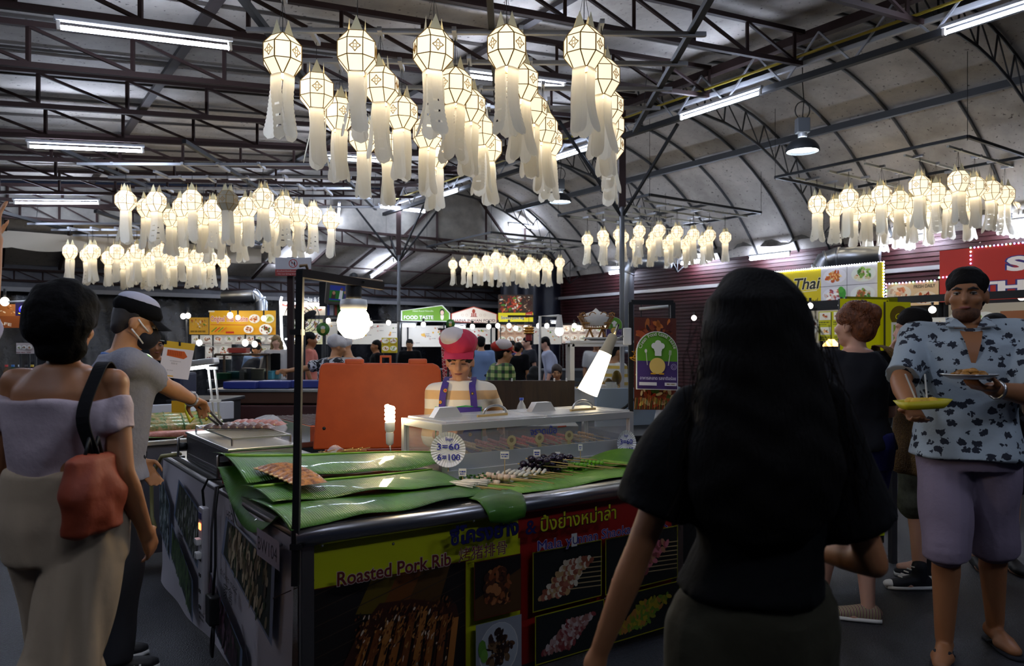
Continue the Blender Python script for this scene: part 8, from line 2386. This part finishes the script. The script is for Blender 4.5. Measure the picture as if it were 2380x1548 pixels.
cc = blob('cap_crown', [ellr(f.HP(0, -.03, .085), (.105 * g_, .125 * g_, .075 * g_), f.ax), ellr(f.HP(0, -.08, .075), (.09 * g_, .09 * g_, .06 * g_), f.ax)], redc, f.t, .010, 2, .004, 30)
blob('cap_white_panel', [ellr(f.HP(.045, -.035, .105), (.075 * g_, .105 * g_, .068 * g_), f.ax)], MATS['cap_cream'], cc, .010, 2); MB().grid(lambda i, j: f.HP(-.075 + .15 * i, .07 + .08 * j * (1 - (2 * i - 1) ** 2 * .4), .06 - .02 * j - .015 * (2 * i - 1) ** 2), 10, 5).build('visor', redc, cc)
bgp = [('man in a pale blue T-shirt seen from behind past the pink cap', 1118, 13.0, -10, 1.64, lblue, 'short', 'warm', 0, .4), ('dark haired diner behind the pink cap', 1106, 14.2, 160, 1.58, navy, 'short', 'warm', 0, .4),
       ('man in a navy T-shirt and glasses looking down', 1237, 14.5, 250, 1.66, navy, 'short', 'fair', 8, .4), ('man in a white shirt leaning beside the white lamp pole', 1285, 13.2, 265, 1.64, wshirt, 'short', 'fair', 12, .6),
       ('diner with black hair in a purple top beyond the plaid shirt', 1190, 15.0, 190, 1.58, mat('purple_top', '#2a2458', .85), 'bob', 'warm', 0, .5), ('diner with tied black hair beyond the plaid shirt', 1205, 14.0, 30, 1.54, blackc, 'tied', 'warm', 0, .5),
       ('dark clothed person behind the white hairnets', 875, 13.6, 250, 1.58, blackc, 'short', 'tan', 0, .5), ('dark haired cook behind the far green counter', 953, 16.0, 180, 1.62, blackc, 'short', 'warm', 6, .5),
       ('moustached man seen through the fruit display', 1386, 14.0, 185, 1.62, whitec, 'short', 'tan', 0, .5)]
for l, px, Y, fa, H, c, hs, sk, le, sl_ in bgp:
    simple(l, (px - CX) / FPX * Y, Y, fa, H, c, navy, hs, None, False, sk, sl_, lean=le, pitch=le, face_on=fa > 100)
ys = mat('yellow_stripe', '#c9c4b4', .85); nt, lk, bs = nodes_of(ys); tcn = nt.new('ShaderNodeTexCoord'); sep = nt.new('ShaderNodeSeparateXYZ'); lk.new(tcn.outputs['Object'], sep.inputs[0])
m1 = nt.new('ShaderNodeMath'); m1.operation = 'MULTIPLY'; m1.inputs[1].default_value = 12; m2 = nt.new('ShaderNodeMath'); m2.operation = 'FRACT'; m3 = nt.new('ShaderNodeMath'); m3.operation = 'GREATER_THAN'; m3.inputs[1].default_value = .6; mx_ = nt.new('ShaderNodeMixRGB'); mx_.inputs[1].default_value = (.6, .58, .5, 1); mx_.inputs[2].default_value = (.55, .36, .05, 1)
lk.new(sep.outputs['Z'], m1.inputs[0]); lk.new(m1.outputs[0], m2.inputs[0]); lk.new(m2.outputs[0], m3.inputs[0]); lk.new(m3.outputs[0], mx_.inputs[0]); lk.new(mx_.outputs[0], bs.inputs['Base Color'])
simple('cook in a yellow striped top behind the gooseneck lamp', 1.07, 8.0, 60, 1.52, ys, navy, 'short', None, True, 'warm', .5, .013)
# seated diners, on stools at a long table
lt = thing('dining_table', 'long dark table where the diners sit beyond the wooden screen', 'table', V((.55, 10.6, 0)))
MB().bbox(V((.6, 10.6, .72)), (1.9, .7, .04), None, .008).build('top', cdark, lt)
for sx_ in (-.25, 1.45):
    for sy in (10.33, 10.87):
        MB().box(V((sx_, sy, .35)), (.05, .05, .70)).build('leg', cdark, lt)
for k, (l, x, y, fa, H, c, hs, fem) in enumerate((('seated woman with long black hair in a white top, back turned', .30, 10.05, 10, 1.62, whitec, 'long', True), ('seated woman with brown hair facing the screen', .66, 11.2, 185, 1.62, mat('tan_top', '#9a7058', .85), 'bob', True), ('seated dark haired diner by the plaid shirt', -.24, 10.1, 20, 1.62, blackc, 'bob', True))):
    f = Fig(l, x, y, fa, H, fem, 'warm', .014, z0=-.42, pitch=12, group='seated diners')
    fw = f.f
    for kk, q in (('R', 1), ('L', -1)):
        f.J['kn' + kk] = f.J['hp' + kk] + fw * .42 * f.s + UP * .02; f.J['an' + kk] = V((f.J['kn' + kk].x, f.J['kn' + kk].y, .08))
        f.reach(kk, f.W(.14 * q, .34, 1.18), pl=(q, -.2, -.8))
    f.body().face(); f.hair(hairm if k != 1 else mat('hair_brown_mid', '#2a1a10', .6), hs)
    f.shirt(c, .35, .90); 
    P_ = [loft(f.torso(.014)[:3])] + [x_ for kk in 'RL' for x_ in (cap(f.J['hp' + kk], f.J['kn' + kk], .10, .075), cap(f.J['kn' + kk], f.J['an' + kk], .075, .055))]
    blob('trousers', P_, navy, f.t, .016, 2)
    stl = thing('stool', 'plain dark stool under the %s' % ['black haired seated woman', 'brown haired seated woman', 'dark haired seated diner'][k], 'stool', V((x, y, 0)), 'stools at the long table')
    MB().lathe([(0, .40), (.15, .40), (.16, .385), (.15, .37), (0, .37)], 18, V((x, y, 0))).build('seat', cdark, stl)
    for q in range(4):
        a = q * math.pi / 2 + .78
        MB().bar(V((x + .10 * math.cos(a), y + .10 * math.sin(a), .37)), V((x + .15 * math.cos(a), y + .15 * math.sin(a), 0)), .025).build('leg', cdark, stl)
for k, (x, c) in enumerate(((.74, '#d9d6cc'), (.86, '#d9d6cc'), (.40, '#2a6a2a'), (.34, '#8a2a1c'), (.50, '#c9a08a'))):
    if k < 2:
        MB().lathe([(.03, 0), (.036, .08), (.033, .08), (.028, .004), (0, .004)], 14, V((x, 10.5, .742))).build('paper_cup', MATS['white'], **tagp('white paper cup before the seated brown haired woman, %s' % ['nearer the lamp pole', 'nearer the fruit display'][k], 'cup'))
    elif k < 4:
        bottle(V((x, 10.4, .742)), .2, .028, ['green sauce bottle on the long dining table', 'red sauce bottle on the long dining table'][k - 2], c, hexc(c))
    else:
        MB().bbox(V((x, 10.42, .85)), (.12, .03, .2), None, .005).build('menu_holder', mat('holder_pink', c, .5), **tagp('upright pinkish menu holder on the long dining table', 'menu'))
bpy.data.scenes.remove(TMP)
